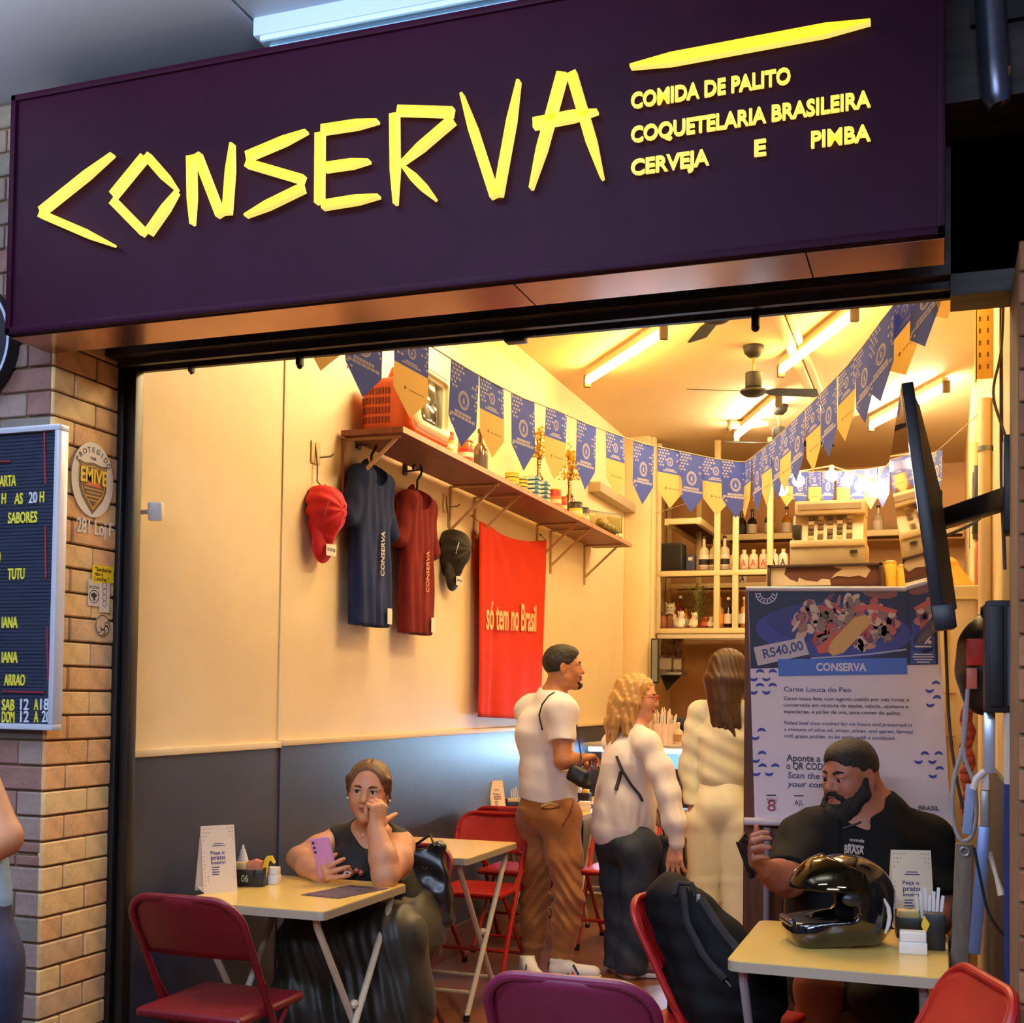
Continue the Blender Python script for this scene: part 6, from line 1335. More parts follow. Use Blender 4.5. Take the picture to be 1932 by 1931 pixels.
# ------------------------------------------------------------------ B: the standing man
skB = skinm('skin_brown', (188, 124, 82))
B = lambda x, y, dy=0: at(x, y, Y=6.17+dy)
pb = thing('person', 'standing man in white t-shirt and brown trousers, back to us', 'person', (-1.92, 6.17, 0))
hB = Head(B(1063, 1260), rot3(24, 2, 0), 1.0); nb = B(1042, 1318)
shR, shL = B(1058, 1343, -.14), B(1003, 1343, .13); elR, wrR, hdR = B(1062, 1436, -.20), B(1096, 1432, -.12), B(1110, 1428, -.06); elL, wrL = B(1045, 1440, .20), B(1085, 1440, .10)
ch, be, pe = B(1028, 1385), B(1034, 1465), B(1034, 1525); hipR, hipL = B(1058, 1545, -.08), B(1012, 1545, .07); knR, knL = B(1072, 1690, -.09), B(1010, 1690, .05); anR, anL = B(1062, 1812, -.06), B(1004, 1812, .03)
f = Field((-2.45, 5.7, .0), (-1.4, 6.6, 1.80), .006); hB.skull(f, 1.05, 1.1); f.cone(hB.p(0, -.025, -.06), nb, .058, .066, .03)
def trunk(f, g=0, arms=True):
    f.cone(nb+V(0, 0, -.03), ch, .07+g, .125+g, .05); f.cone(ch, be, .135+g, .125+g, .06); f.cone(be, pe, .125+g, .135+g, .05); f.cone(shR, nb, .06+g, .05+g, .05); f.cone(shL, nb, .06+g, .05+g, .05); f.cone(shR, ch, .06+g, .09+g, .06); f.cone(shL, ch, .06+g, .09+g, .06)
trunk(f); f.chain([shR, elR], [.060, .046], .02); f.chain([elR, elR.lerp(wrR, .4), wrR], [.044, .043, .028], .012); f.chain([shL, elL], [.058, .044], .02); f.chain([elL, wrL], [.042, .028], .012)
hand(f, wrR, hdR-wrR, (.2, .5, -.6), 1, (35, 40, 45, 50), (35, 10), 1.0); hand(f, wrL, B(1105, 1436, .04)-wrL, (.3, -.6, -.5), -1, (35, 40, 45, 50), (35, 10), 1.0)
for a, b, c, in ((hipR, knR, anR), (hipL, knL, anL)): f.chain([a, b, c], [.08, .055, .042], .02)
f.build('body', skB, pb); hB.features(pb, (34, 24, 20), (140, 78, 62), (0, 0), (36, 24, 20), 0, .004)
hk = mat('hair_black', (28, 22, 20), .6, var=.3, vscale=60, bump=.5, bscale=160)
f = Field([v-.18 for v in hB.c], [v+.18 for v in hB.c], .005); hB.ell(f, (0, -.016, .034), (.080, .097, .086), 0); hB.ell(f, (0, .0, .075), (.07, .085, .045), .02); hB.ell(f, (0, .10, -.02), (.085, .075, .092), .006, 's'); hB.ell(f, (0, .0, -.105), (.11, .12, .075), .01, 's'); f.disp(lambda x, y, z: .0022*np.sin(210*x)*np.sin(190*y)*np.sin(200*z)); f.build('hair', hk, pb)
f = Field([v-.18 for v in hB.c], [v+.18 for v in hB.c], .004); hB.ell(f, (0, .076, -.100), (.026, .020, .020), 0); hB.cone(f, (-.03, .074, -.082), (0, .09, -.096), .007, .009, .01); hB.cone(f, (.03, .074, -.082), (0, .09, -.096), .007, .009, .01); hB.cone(f, (-.022, .088, -.049), (.022, .088, -.049), .0052, .0052, .004); f.build('beard', hk, pb)
tee = mat('tshirt_white', (236, 228, 222), .8, var=.03, vscale=12, sheen=.2)
f = Field((-2.45, 5.75, .80), (-1.4, 6.6, 1.55), .006); sR, sL = shR.lerp(elR, .62), shL.lerp(elL, .62)
def cap_cut(f, p, d, r=.11):  # end a sleeve cleanly
    f.rbox(p+d*(.09), (r, r, .09), .005, .002, 's', basis_m(d))
def basis_m(d): s_, d_, u_ = basis(d); return Matrix((s_, u_, d_)).transposed().to_4x4()
f.cone(shR, sR+(sR-shR)*.1, .072, .072, .0); f.cone(shL, sL+(sL-shL)*.1, .072, .072, .0); cap_cut(f, sR, (elR-shR).normalized()); cap_cut(f, sL, (elL-shL).normalized())
trunk(f, .016); f.cone(be, B(1034, 1512), .140, .148, .05)
f.disp(lambda x, y, z: .0055*np.sin(20*z+26*x-22*y+3*np.sin(7*x+5*z))*np.clip((1.35-z)*3, .2, 1)+.002*np.sin(46*z+40*y+3*np.sin(9*x)))
f.cone(nb+V(0, 0, .0), hB.p(0, -.02, -.05), .070, .075, .006, 's'); f.cut(B(1034, 1508), (-.10, .05, -1)); teeB = f.build('t_shirt', tee, pb)
trm = mat('trousers_brown', (158, 96, 40), .8, col2=(182, 118, 56), vscale=10, sheen=.2)
f = Field((-2.4, 5.75, .02), (-1.45, 6.6, 1.02), .006); f.cone(B(1034, 1500), pe, .138, .150, 0); f.cone(pe, hipR, .12, .105, .05); f.cone(pe, hipL, .12, .105, .05)
for a, b, c in ((hipR, knR, anR), (hipL, knL, anL)): f.chain([a, a.lerp(b, .5), b, b.lerp(c, .4), c+V(0, 0, .03)], [.108, .092, .076, .074, .052], .03)
f.disp(lambda x, y, z: .0075*np.exp(-((z-.42)/.17)**2)*np.sin(78*z+9*np.sin(14*x)+12*y)+.007*np.exp(-((z-.1)/.06)**2)*np.sin(95*z+10*x)+.004*np.sin(34*x+26*z+14*y)); f.cut((0, 0, .965), (0, 0, 1)); f.cut((0, 0, .075), (0, 0, -1)); trB = f.build('trousers', trm, pb)
m = MB(); m.tube([onto(trB, 1022, 1522, .002), onto(trB, 1038, 1517, .002), onto(trB, 1052, 1520, .002)], .006, 6); m.build('pocket_paper', mat('pocket_paper', (214, 182, 110), .6), pb, world=True)
ribbon(trB, [(1060, 1560), (1075, 1535), (1082, 1512)], .0035, mat('trouser_seam', (100, 60, 28), .8), 'pocket_seam', pb); ribbon(trB, [(1022, 1526), (1040, 1527), (1056, 1524)], .003, mat('trouser_seam', (100, 60, 28), .8), 'pocket_seam', pb)
ws_ = mat('sneaker_white', (232, 226, 212), .5); so = mat('sneaker_sole', (226, 206, 150), .5); na_, re_ = mat('stripe_navy', (40, 44, 76), .5), mat('stripe_red', (196, 70, 50), .5)
for (hx, tx, lab) in (((at(1038, 1838, Z=.02)), at(1120, 1842, Z=.02), 'r'), (at(990, 1832, Z=.02), at(1030, 1862, Z=.02), 'l')):
    dd = (tx-hx); dd.z = 0; Lf = .27; dd.normalize(); s_ = shoe(pb, hx, hx+dd*Lf, ws_, so, 'sneaker', .10)
    bx = (1068, 1800) if lab == 'r' else None
    for k in range(3):
        c0 = hx+dd*(.10+.026*k); nrm = V(dd.y, -dd.x, 0); nrm = nrm if nrm.dot(EYEP-hx) > 0 else -nrm
        MB().bar(V(c0.x, c0.y, .03)+nrm*.0385, V(c0.x, c0.y, .078)-dd*.03+nrm*.030, .012, .006, up=nrm).build('stripe', (na_, re_, na_)[k], s_, world=True)
    MB().box(V(hx.x, hx.y, .06)-V(.012, .012, .02), V(hx.x, hx.y, .06)+V(.012, .012, .02), bev=.004).build('heel_tab', na_, s_, world=True)
blk2 = mat('bag_black', (24, 22, 24), .5, var=.2)
pc = B(1090, 1464, -.20); pouch = thing('shoulder_bag', 'small black crossbody pouch at the hip of the man in white', 'bag', pc)
f = Field([v-.16 for v in pc], [v+.16 for v in pc], .005); f.rbox(pc, (.052, .03, .045), .02, 0, 'u', Matrix.Rotation(R(28), 4, 'Y')); f.cone(pc+V(.02, 0, -.02), pc+V(.055, 0, -.045), .03, .022, .02); f.disp(folds(.002, 60, 0, 70)); f.build('body', blk2, pouch)
MB().tube([pc+V(.0, -.02, .04), onto(teeB, 1098, 1430, .006) if 0 else B(1097, 1432, -.17), B(1090, 1385, -.10), B(1086, 1350, -.05)], .004, 6).build('strap', blk2, pouch, world=True)
ribbon(teeB, [(1024, 1378), (1018, 1350), (1024, 1330), (1036, 1314), (1046, 1308)], .0045, blk2, 'strap', pouch)
MB().tube(arc(wrR.lerp(hdR, .25), .031, 0, 2*PI, 16, (.3, .3, .9), (.2, -.9, .25))[:-1], .004, 6, closed=True).build('bracelet', mat('bracelet', (206, 170, 90), .3, metal=.6), pb, world=True)
# ------------------------------------------------------------------ C: the blonde woman
skC = skinm('skin_pink', (222, 158, 122))
C = lambda x, y, dy=0: at(x, y, Y=6.3+dy)
pcn = thing('person', 'blonde woman with glasses in loose white blouse and dark jeans, leaning forward', 'person', (-1.38, 6.3, 0))
hC = Head(C(1204, 1316), rot3(6, -6, 0), 1.02); nb = C(1192, 1372)
shR, shL = C(1222, 1405, -.15), C(1160, 1402, .12); elR, wrR = C(1262, 1500, -.20), C(1277, 1590, -.22); elL, wrL = C(1215, 1490, .22), C(1250, 1550, .3)
ch, be, pe = C(1190, 1440), C(1180, 1520), C(1178, 1580); hipR, hipL = C(1207, 1605, -.09), C(1165, 1605, .07); knR, knL = C(1203, 1735, -.08), C(1172, 1735, .05); anR, anL = C(1188, 1845, -.05), C(1168, 1840, .06)
f = Field((-1.85, 5.8, 0), (-.85, 6.8, 1.62), .006); hC.skull(f, .98, .95); f.cone(hC.p(0, -.025, -.06), nb, .052, .058, .03); f.cone(nb, ch, .07, .115, .05); f.chain([ch, be, pe], [.12, .115, .135], .05); f.cone(shR, nb, .05, .045, .04); f.cone(shL, nb, .05, .045, .04)
f.chain([shR, elR, wrR], [.045, .038, .026], .015); f.chain([shL, elL, wrL], [.045, .038, .026], .015); hand(f, wrR, C(1272, 1650, -.24)-wrR, (.25, 1, .1), -1, (10, 13, 16, 20), (26, 8), 1.06, .14); hand(f, wrL, C(1275, 1575, .36)-wrL, (0, 0, -1), -1, (20, 22, 25, 28), (30, 10), .98)
for a, b, c in ((hipR, knR, anR), (hipL, knL, anL)): f.chain([a, b, c], [.08, .055, .042], .02)
f.build('body', skC, pcn); hC.features(pcn, (120, 84, 50), (190, 100, 90), (0, 0), (70, 80, 70))
bl_ = mat('hair_blonde', (168, 122, 62), .45, col2=(206, 160, 92), vscale=9, stretch=(16, 16, 1.6))
f = Field((-1.7, 5.95, 1.0), (-1.0, 6.7, 1.65), .005); hC.ell(f, (0, -.02, .032), (.088, .106, .092), 0); hC.ell(f, (0, .10, -.035), (.10, .085, .115), .008, 's')
rr = random.Random(2)
for k in range(26):
    a = -2.9+5.8*k/25 if False else R(rr.uniform(100, 262)); x0, y0 = .08*math.cos(a+PI/2*0), 0
    ang = R(-200+220*k/25); xx, yy = .074*math.cos(ang), -.018+.086*math.sin(ang)
    if yy > .045: continue
    p0 = hC.p(xx*.8, yy*.9, .06); p1 = hC.p(xx*1.12, yy*1.12-.005, -.03); L = rr.uniform(.16, .24); p2 = p1+V(rr.uniform(-.02, .015)-.02, rr.uniform(-.02, .02), -L*.55); p3 = p2+V(rr.uniform(-.015, .02), rr.uniform(-.02, .02), -L*.45)
    f.chain([p0, p1, p2, p3], [.026, .027, .022, .008], .010)
f.disp(lambda x, y, z: .0035*np.sin(150*x+110*y+5*np.sin(9*z))+.002*np.sin(300*x-230*y+6*np.sin(7*z))); hC.ell(f, (0, .10, -.035), (.10, .085, .12), .006, 's'); f.build('hair', bl_, pcn)
glm = mat('glasses_red', (176, 66, 40), .3)
for x in (-1, 1): MB().tube([hC.p(x*.032+.022*math.cos(2*PI*k/14), .100, .004+.017*math.sin(2*PI*k/14)) for k in range(14)], .0022, 6, closed=True).tube([hC.p(x*.054, .098, .010), hC.p(x*.080, .05, .010), hC.p(x*.084, .0, .004)], .0022, 6).build('glasses', glm, pcn, world=True)
blo = mat('blouse_white', (238, 226, 212), .85, var=.04, vscale=22, sheen=.25, bump=.1, bscale=140)
f = Field((-1.9, 5.75, .55), (-.85, 6.85, 1.45), .006); f.cone(nb+V(0, 0, -.045), ch, .07, .145, .05); f.chain([ch, be, C(1176, 1560)], [.150, .158, .172], .06); f.cone(shR, nb+V(0, 0, -.02), .068, .055, .05); f.cone(shL, nb+V(0, 0, -.02), .066, .055, .05)
f.chain([shR, shR.lerp(elR, .5)+V(.01, 0, 0), elR, elR.lerp(wrR, .6)+V(.005, 0, 0), wrR+V(0, 0, .03)], [.060, .064, .056, .060, .040], .03); f.cone(wrR+V(0, 0, .035), wrR+V(0, 0, .0), .040, .040, .006); f.chain([shL, elL, wrL], [.068, .072, .045], .03)
f.disp(lambda x, y, z: .0045*np.sin(34*x+30*y+8*z+2.5*np.sin(6*z))+.0022*np.sin(44*z+30*x+3*np.sin(11*y))*np.clip((1.0-z)*2+.3, .2, 1)+.004*np.sin(95*(x+y))*np.exp(-((z-.86)/.06)**2))
f.cone(hC.p(0, -.02, -.06), nb+V(0, 0, -.01), .066, .066, .006, 's'); f.cut(C(1178, 1598), (.30, 0, -1)) if 0 else None
x_ = np.array(C(1178, 1600)); f.rbox(V(*x_)+V(-.05, 0, -.17), (.45, .40, .16), .01, .004, 's', Matrix.Rotation(R(-17), 4, 'Y')) if 0 else None
pz = C(1180, 1596); f2 = f; e = np.meshgrid(*f.ax, indexing='ij', sparse=True); msk = ((e[0] < wrR.x-.055)|(e[1] > wrR.y+.16)); pl_ = -((e[2]-pz.z)-.28*(e[0]-pz.x)+0*e[1]); f.d = np.where(msk & np.ones_like(f.d, bool), np.maximum(f.d, pl_), f.d).astype(np.float32)
bloC = f.build('blouse', blo, pcn)
jm = mat('jeans_dark', (30, 38, 48), .8, col2=(52, 62, 74), vscale=10)
f = Field((-1.8, 5.85, 0), (-.9, 6.75, .9), .007); f.cone(C(1178, 1545), pe, .13, .15, 0); f.cone(pe, hipR, .12, .11, .05); f.cone(pe, hipL, .12, .11, .05)
for a, b, c in ((hipR, knR, anR), (hipL, knL, anL)): f.chain([a, a.lerp(b, .5), b, c], [.112, .098, .085, .088], .03)
f.disp(folds(.004, 30, 20, 34)); f.cut((0, 0, .03), (0, 0, -1)); f.build('jeans', jm, pcn)
shoe(pcn, anR+V(-.06, .02, 0), anR+V(.18, .06, 0), mat('shoe_dark_red', (110, 40, 44), .5), mat('sole_white', (222, 216, 204), .5)); shoe(pcn, anL+V(-.06, .02, 0), anL+V(.17, .09, 0), mat('shoe_dark_red', (110, 40, 44), .5), mat('sole_white', (222, 216, 204), .5))
stp = mat('strap_brown', (56, 40, 34), .6)
bgc = C(1264, 1628, .0); hb = thing('handbag', 'black handbag hanging in front of the blonde woman', 'bag', bgc)
f = Field([v-.25 for v in bgc], [v+.25 for v in bgc], .007); f.rbox(bgc, (.085, .05, .14), .03, 0); f.disp(folds(.003, 50, 20, 40)); f.build('body', blk2, hb)
ribbon(bloC, [(1164, 1428), (1175, 1455), (1190, 1480), (1206, 1500), (1212, 1512)], .008, stp, 'strap', hb, .004); ribbon(bloC, [(1172, 1456), (1168, 1472), (1162, 1492)], .010, stp, 'strap_tail', hb, .004)
MB().tube([bgc+V(-.03, 0, .13), C(1250, 1560, -.02), C(1238, 1520, .05)], .006, 6).build('strap', stp, hb, world=True)
# ------------------------------------------------------------------ D: the woman in white
skD = skinm('skin_fair', (216, 164, 128))
D_ = lambda x, y, dy=0: at(x, y, Y=7.0+dy)
pd = thing('person', 'woman in white seen from behind, long brown hair, beside the poster', 'person', (-1.0, 7.0, 0))
hD = Head(D_(1376, 1266), rot3(70, 0, 0), 1.0); nb = D_(1368, 1330)
shL, shR = D_(1318, 1345, .02), D_(1428, 1350, -.03); elL, wrL = D_(1300, 1450, .02), D_(1308, 1545, -.05); elR, wrR = D_(1448, 1455, .05), D_(1440, 1400, .25)
ch, be, pe = D_(1368, 1390), D_(1362, 1460), D_(1362, 1515); hips = (D_(1330, 1550), D_(1388, 1550)); kn = (D_(1328, 1660), D_(1390, 1660)); an = (D_(1329, 1780), D_(1392, 1785))
f = Field((-1.45, 6.6, 0), (-.45, 7.5, 1.80), .007); hD.skull(f); f.cone(hD.p(0, -.025, -.06), nb, .052, .058, .03); f.cone(nb, ch, .07, .11, .05); f.chain([ch, be, pe], [.115, .10, .13], .05)
for s_, e_, w_ in ((shL, elL, wrL), (shR, elR, wrR)): f.cone(s_, nb, .05, .045, .04); f.chain([s_, e_, w_], [.045, .037, .026], .015)
hand(f, wrL, V(.02, .0, -1), (.9, .2, 0), -1, (12, 15, 18, 22), (26, 8)); hand(f, wrR, V(.0, .5, .4), (0, 0, -1), 1, (25, 25, 28, 30), (26, 8))
for a, b, c in zip(hips, kn, an): f.chain([a, b, c], [.085, .058, .042], .02)
f.build('body', skD, pd); hD.features(pd, (60, 40, 26), (180, 96, 84))
hd = mat('hair_dark_brown', (40, 23, 14), .5, col2=(70, 44, 26), vscale=9, stretch=(14, 14, 1.5))
f = Field((-1.35, 6.7, 1.1), (-.6, 7.35, 1.80), .006); hD.ell(f, (0, -.02, .030), (.104, .116, .100), 0); hD.ell(f, (0, .105, -.03), (.07, .075, .105), .01, 's')
rr = random.Random(8)
for k in range(34):
    ang = R(-195+210*k/33); xx, yy = .072*math.cos(ang), -.018+.084*math.sin(ang)
    if yy > .045: continue
    p0 = hD.p(xx*.8, yy*.9, .06); p1 = hD.p(xx*1.38, yy*1.25, -.05); L = rr.uniform(.20, .34); back = V(.02, -.06, 0); p2 = V(p1.x*.6+nb.x*.4, min(p1.y, 6.91), p1.z-L*.5); p3 = p2+V(rr.uniform(-.0, .05), rr.uniform(-.02, .0), -L*.5)
    f.chain([p0, p1, p2, p3], [.024, .026, .022, .009], .022)
f.disp(lambda x, y, z: .002*np.sin(190*x+120*y+5*np.sin(8*z))); f.build('hair', hd, pd)
wb = mat('blouse_pale_green', (218, 216, 186), .8, var=.03, vscale=12, sheen=.2)
f = Field((-1.45, 6.6, .85), (-.4, 7.5, 1.50), .007); f.cone(nb+V(0, 0, -.03), ch, .07, .132, .05); f.chain([ch, be], [.135, .138], .06)
for s_, e_, w_ in ((shL, elL, wrL), (shR, elR, wrR)): f.cone(s_, nb+V(0, 0, -.01), .062, .055, .05); f.chain([s_, s_.lerp(e_, .5), e_, w_+V(0, 0, .02)], [.062, .068, .062, .042], .025)
f.disp(lambda x, y, z: .005*np.sin(26*x+18*z+2*np.sin(9*z))+.003*np.sin(60*z+30*x)); f.cone(hD.p(0, -.02, -.06), nb+V(0, 0, 0), .062, .062, .006, 's'); f.build('blouse', wb, pd)
wt = mat('trousers_white', (244, 240, 206), .75, var=.02, vscale=8)
f = Field((-1.45, 6.6, 0), (-.55, 7.4, 1.02), .007); f.cone(D_(1362, 1472), pe, .118, .15, 0); f.cone(pe, hips[0], .13, .118, .03); f.cone(pe, hips[1], .13, .118, .03)
for a, b, c in zip(hips, kn, an): f.chain([a, b, c], [.115, .086, .080], .012)
f.disp(lambda x, y, z: .004*np.sin(36*x+8*z)); f.cut((0, 0, .03), (0, 0, -1)); f.cut((0, 0, .985), (0, 0, 1)); f.build('trousers', wt, pd)
for c in an: shoe(pd, c+V(0, -.04, 0), c+V(.02, .19, 0), mat('shoe_tan', (176, 140, 100), .5), mat('sole_white', (222, 216, 204), .5))
# ------------------------------------------------------------------ E: the seated bearded man
skE = skinm('skin_ruddy', (170, 106, 80))
E_ = lambda x, y, Y=4.6: at(x, y, Y=Y)
pe_ = thing('person', 'seated heavy bearded man in black polo looking down at his phone', 'person', (-.3, 4.6, 0))
hE = Head(E_(1604, 1464, 4.55), rot3(-130, -8, 0), 1.09); nb = E_(1640, 1545, 4.62)
shR, shL = E_(1520, 1590, 4.52), E_(1738, 1592, 4.72); elR, wrR = E_(1488, 1660, 4.30), E_(1442, 1642, 4.16); elL, wrL = E_(1775, 1715, 4.62), E_(1738, 1768, 4.36)
ch, be, pe = E_(1626, 1620, 4.64), E_(1622, 1720, 4.60), E_(1622, 1800, 4.66)
f = Field((-.95, 3.9, .0), (.35, 5.05, 1.36), .006); hE.skull(f, 1.14, 1.15, 1); f.cone(hE.p(0, -.035, -.05), nb, .078, .092, .04); f.ell(hE.p(0, .01, -.09), (.075, .075, .05), .03)
f.cone(nb, ch, .10, .19, .08); f.chain([ch, be, pe], [.20, .225, .20], .08); f.cone(shR, nb, .085, .07, .06); f.cone(shL, nb, .085, .07, .06); f.chain([shR, elR], [.085, .062], .03); f.chain([elR, elR.lerp(wrR, .4), wrR], [.060, .056, .036], .015); f.chain([shL, elL], [.088, .064], .03); f.chain([elL, elL.lerp(wrL, .4), wrL], [.062, .060, .038], .015)
hand(f, wrR, E_(1420, 1618, 4.10)-wrR, (-.2, -.6, .5), 1, ((40, 55, 30),)*4, (34, -10), 1.16, .08); hand(f, wrL, E_(1712, 1790, 4.22)-wrL, (0, 0, -1), -1, (20, 22, 25, 28), (30, 10), 1.1)
kR, kL = V(*E_(1545, 1905, 4.17)), V(*E_(1668, 1900, 4.17)); kR.z = kL.z = .50
for h_, k_ in ((V(-.40, 4.62, .52), kR), (V(-.20, 4.66, .52), kL)): f.chain([h_, k_, V(k_.x-.02, k_.y+.10, .10)], [.11, .078, .05], .03)
f.build('body', skE, pe_); hE.features(pe_, (30, 22, 20), (150, 84, 76), (0, -.005), (40, 26, 20), .007, .0046)
f = Field([v-.2 for v in hE.c], [v+.2 for v in hE.c], .005); hE.ell(f, (0, -.014, .034), (.0775, .095, .085), 0); hE.ell(f, (0, .0, .07), (.068, .082, .048), .02); hE.ell(f, (0, .10, -.03), (.09, .068, .098), .006, 's'); hE.ell(f, (0, .0, -.105), (.11, .12, .08), .01, 's'); f.disp(lambda x, y, z: .0016*np.sin(230*x)*np.sin(210*y)*np.sin(220*z)); f.build('hair', mat('hair_short_dark', (40, 30, 26), .7, var=.3, vscale=60, bump=.4, bscale=180), pe_)
f = Field([v-.24 for v in hE.c], [v+.2 for v in hE.c], .005)
for x in (-1, 1): hE.chain = None; f.chain([hE.p(x*.072, .008, -.01), hE.p(x*.068, .02, -.055), hE.p(x*.045, .055, -.09), hE.p(0, .078, -.112)], [.012, .024, .030, .032], .02); hE.cone(f, (x*.003, .094, -.044), (x*.034, .078, -.062), .009, .010, .006)
hE.ell(f, (0, .06, -.125), (.05, .045, .04), .02); hE.ell(f, (0, .098, -.066), (.018, .016, .0085), .004, 's'); f.disp(lambda x, y, z: .0025*np.sin(170*x)*np.sin(160*y)*np.sin(180*z)); f.build('beard', mat('beard_black', (24, 20, 20), .8, var=.4, vscale=60, bump=.5, bscale=180), pe_)
pol = mat('polo_black', (15, 14, 15), .85, var=.25, vscale=16, spec=.25)
f = Field((-.85, 4.1, .42), (.32, 5.05, 1.16), .007); g_ = .014; sR, sL = shR.lerp(elR, .93), shL.lerp(elL, .86)
f.cone(shR, sR+(sR-shR)*.1, .10, .082, 0); f.cone(shL, sL+(sL-shL)*.1, .104, .092, 0); cap_cut(f, sR, (elR-shR).normalized(), .12); cap_cut(f, sL, (elL-shL).normalized(), .12)
f.cone(nb+V(0, .0, -.0), ch, .10+g_, .19+g_, .08); f.chain([ch, be, pe], [.20+g_, .227+g_, .21], .08); f.cone(shR, nb, .085+g_, .07+g_, .06); f.cone(shL, nb, .085+g_, .07+g_, .06)
f.disp(lambda x, y, z: .006*np.sin(22*x+18*z+10*y+2*np.sin(9*z))+.003*np.sin(60*z+34*x)); f.cone(nb+V(0, 0, .05), hE.p(0, -.03, -.05), .094, .09, .006, 's'); f.cone(E_(1602, 1552, 4.40), E_(1590, 1582, 4.34), .035, .012, .006, 's'); polo = f.build('polo_shirt', pol, pe_)
f = Field([v-.25 for v in nb], [v+.2 for v in nb], .005); f.cone(nb+V(0, 0, -.01), nb+(hE.c-nb)*.45+V(.0, .02, 0), .122, .112, 0); f.cone(nb+V(0, 0, -.06), nb+(hE.c-nb)*.7, .102, .10, .002, 's'); f.cut(nb+V(0, 0, .0), (0, 0, -1)); f.cut(nb+(hE.c-nb)*.34, Vector((-.35, -.35, 1))); f.build('collar', pol, pe_)
uu = (onto(polo, 1632, 1596)-onto(polo, 1594, 1612)); 
def plabel(st, x0, y0, x1, y1, h, m, bold=0):
    a, b = onto(polo, x0, y0, .008), onto(polo, x1, y1, .008); u = b-a; v = V(0, 0, 1); v = (v-u*v.dot(u)/u.length_squared); MB().text(st, a, u, v, u.length, h, .0006, bold=bold).build('lettering', m, pe_, world=True)
pt_ = mat('polo_print', (196, 180, 172), .6); plabel('BRASA', 1593, 1612, 1629, 1614, .028, pt_, .03); plabel('comida', 1603, 1588, 1630, 1592, .012, pt_, .02); plabel('mineira', 1600, 1598, 1630, 1602, .012, pt_, .02)
q = onto(polo, 1590, 1565, .006); MB().tube([onto(polo, 1625, 1552, .006), onto(polo, 1607, 1560, .006), q], .004, 6).build('placket', mat('polo_trim', (70, 58, 54), .6), pe_, world=True)
shm = mat('shorts_dark', (20, 19, 18), .85, var=.25, vscale=12)
f = Field((-.9, 4.0, .25), (.25, 5.0, .78), .007); f.cone(V(-.36, 4.68, .56), V(-.2, 4.68, .56), .20, .20, 0)
for h_, k_ in ((V(-.40, 4.62, .54), kR), (V(-.20, 4.66, .54), kL)): f.cone(h_, h_.lerp(k_, .80 if k_ is kR else 1.06), .138, .118 if k_ is kR else .112, .06)
f.disp(folds(.004, 34, 20, 26)); f.build('shorts', shm, pe_)
for k_ in (kR, kL): shoe(pe_, V(k_.x-.02, k_.y+.13, 0), V(k_.x-.03, k_.y-.14, 0), mat('shoe_black', (30, 28, 28), .5), mat('sole_grey', (90, 90, 92), .6))
p0, p1 = E_(1397, 1580, 4.06), E_(1424, 1650, 4.10); ph2 = thing('smartphone', 'dark smartphone seen edge-on in the hand of the bearded man', 'phone', p0.lerp(p1, .5)); MB().bar(p1, p0, .010, .074, up=(.25, .95, .2), bev=.003).build('case', mat('phone_dark', (36, 28, 30), .3), ph2, world=True); MB().bar(p1+V(.0058, 0, 0), p0+V(.0058, 0, 0), .001, .066, up=(.25, .95, .2)).build('screen', mat('phone_screen', (30, 30, 40), .1), ph2, world=True)
# ------------------------------------------------------------------ F: the person cut by the left edge
skF = skinm('skin_warm', (206, 140, 96))
F_ = lambda x, y, d=2.62: at(x, y, D=d)
base = F_(-129, 1900); pf = thing('person', 'passer-by cut by left edge, only bare elbow and dark jeans showing', 'person', (base.x, base.y, 0))
u_ = RT.copy(); u_.z = 0; u_.normalize(); w_ = Vector((-u_.y, u_.x, 0)); O_ = V(base.x, base.y, 0)
def G(a, z, b=0): return O_+u_*a+w_*b+V(0, 0, z)
sh, el, wr_ = G(.035, 1.36), G(.145, 1.135, -.01), G(.0, 1.03, -.20)
f = Field([min(O_[i]-.5, O_[i]+.5) for i in range(2)]+[0], [O_[0]+.5, O_[1]+.5, 1.76], .009); hF = Head(G(0, 1.60), rot3(math.degrees(math.atan2(-w_.y, -w_.x)), 0, 0)); hF.skull(f); f.cone(G(0, 1.52), G(0, 1.42), .055, .06, .03); f.chain([G(0, 1.38), G(0, 1.2), G(0, .98)], [.085, .11, .14], .05)
f.cone(sh, G(0, 1.40), .05, .05, .04); f.chain([sh, el], [.048, .043], .02); f.chain([el, wr_], [.044, .028], .01); f.cone(G(-.18, 1.36), G(0, 1.40), .05, .05, .04); f.chain([G(-.18, 1.36), G(-.22, 1.12), G(-.2, .88, -.05)], [.05, .04, .03], .02)
hand(f, wr_, -u_-w_*.5, V(0, 0, -1), 1); hand(f, G(-.2, .88, -.05), V(0, 0, -1), u_, 1)
for sx in (-.09, .09): f.chain([G(sx, .88), G(sx, .48), G(sx, .08)], [.09, .06, .045], .03)
f.build('body', skF, pf); hF.features(pf, (60, 40, 30), (180, 100, 90))
f = Field([v-.2 for v in hF.c], [v+.2 for v in hF.c], .008); hF.ell(f, (0, -.02, .034), (.084, .1, .09), 0); hF.ell(f, (0, .10, -.02), (.085, .075, .092), .006, 's'); f.build('hair', hd, pf)
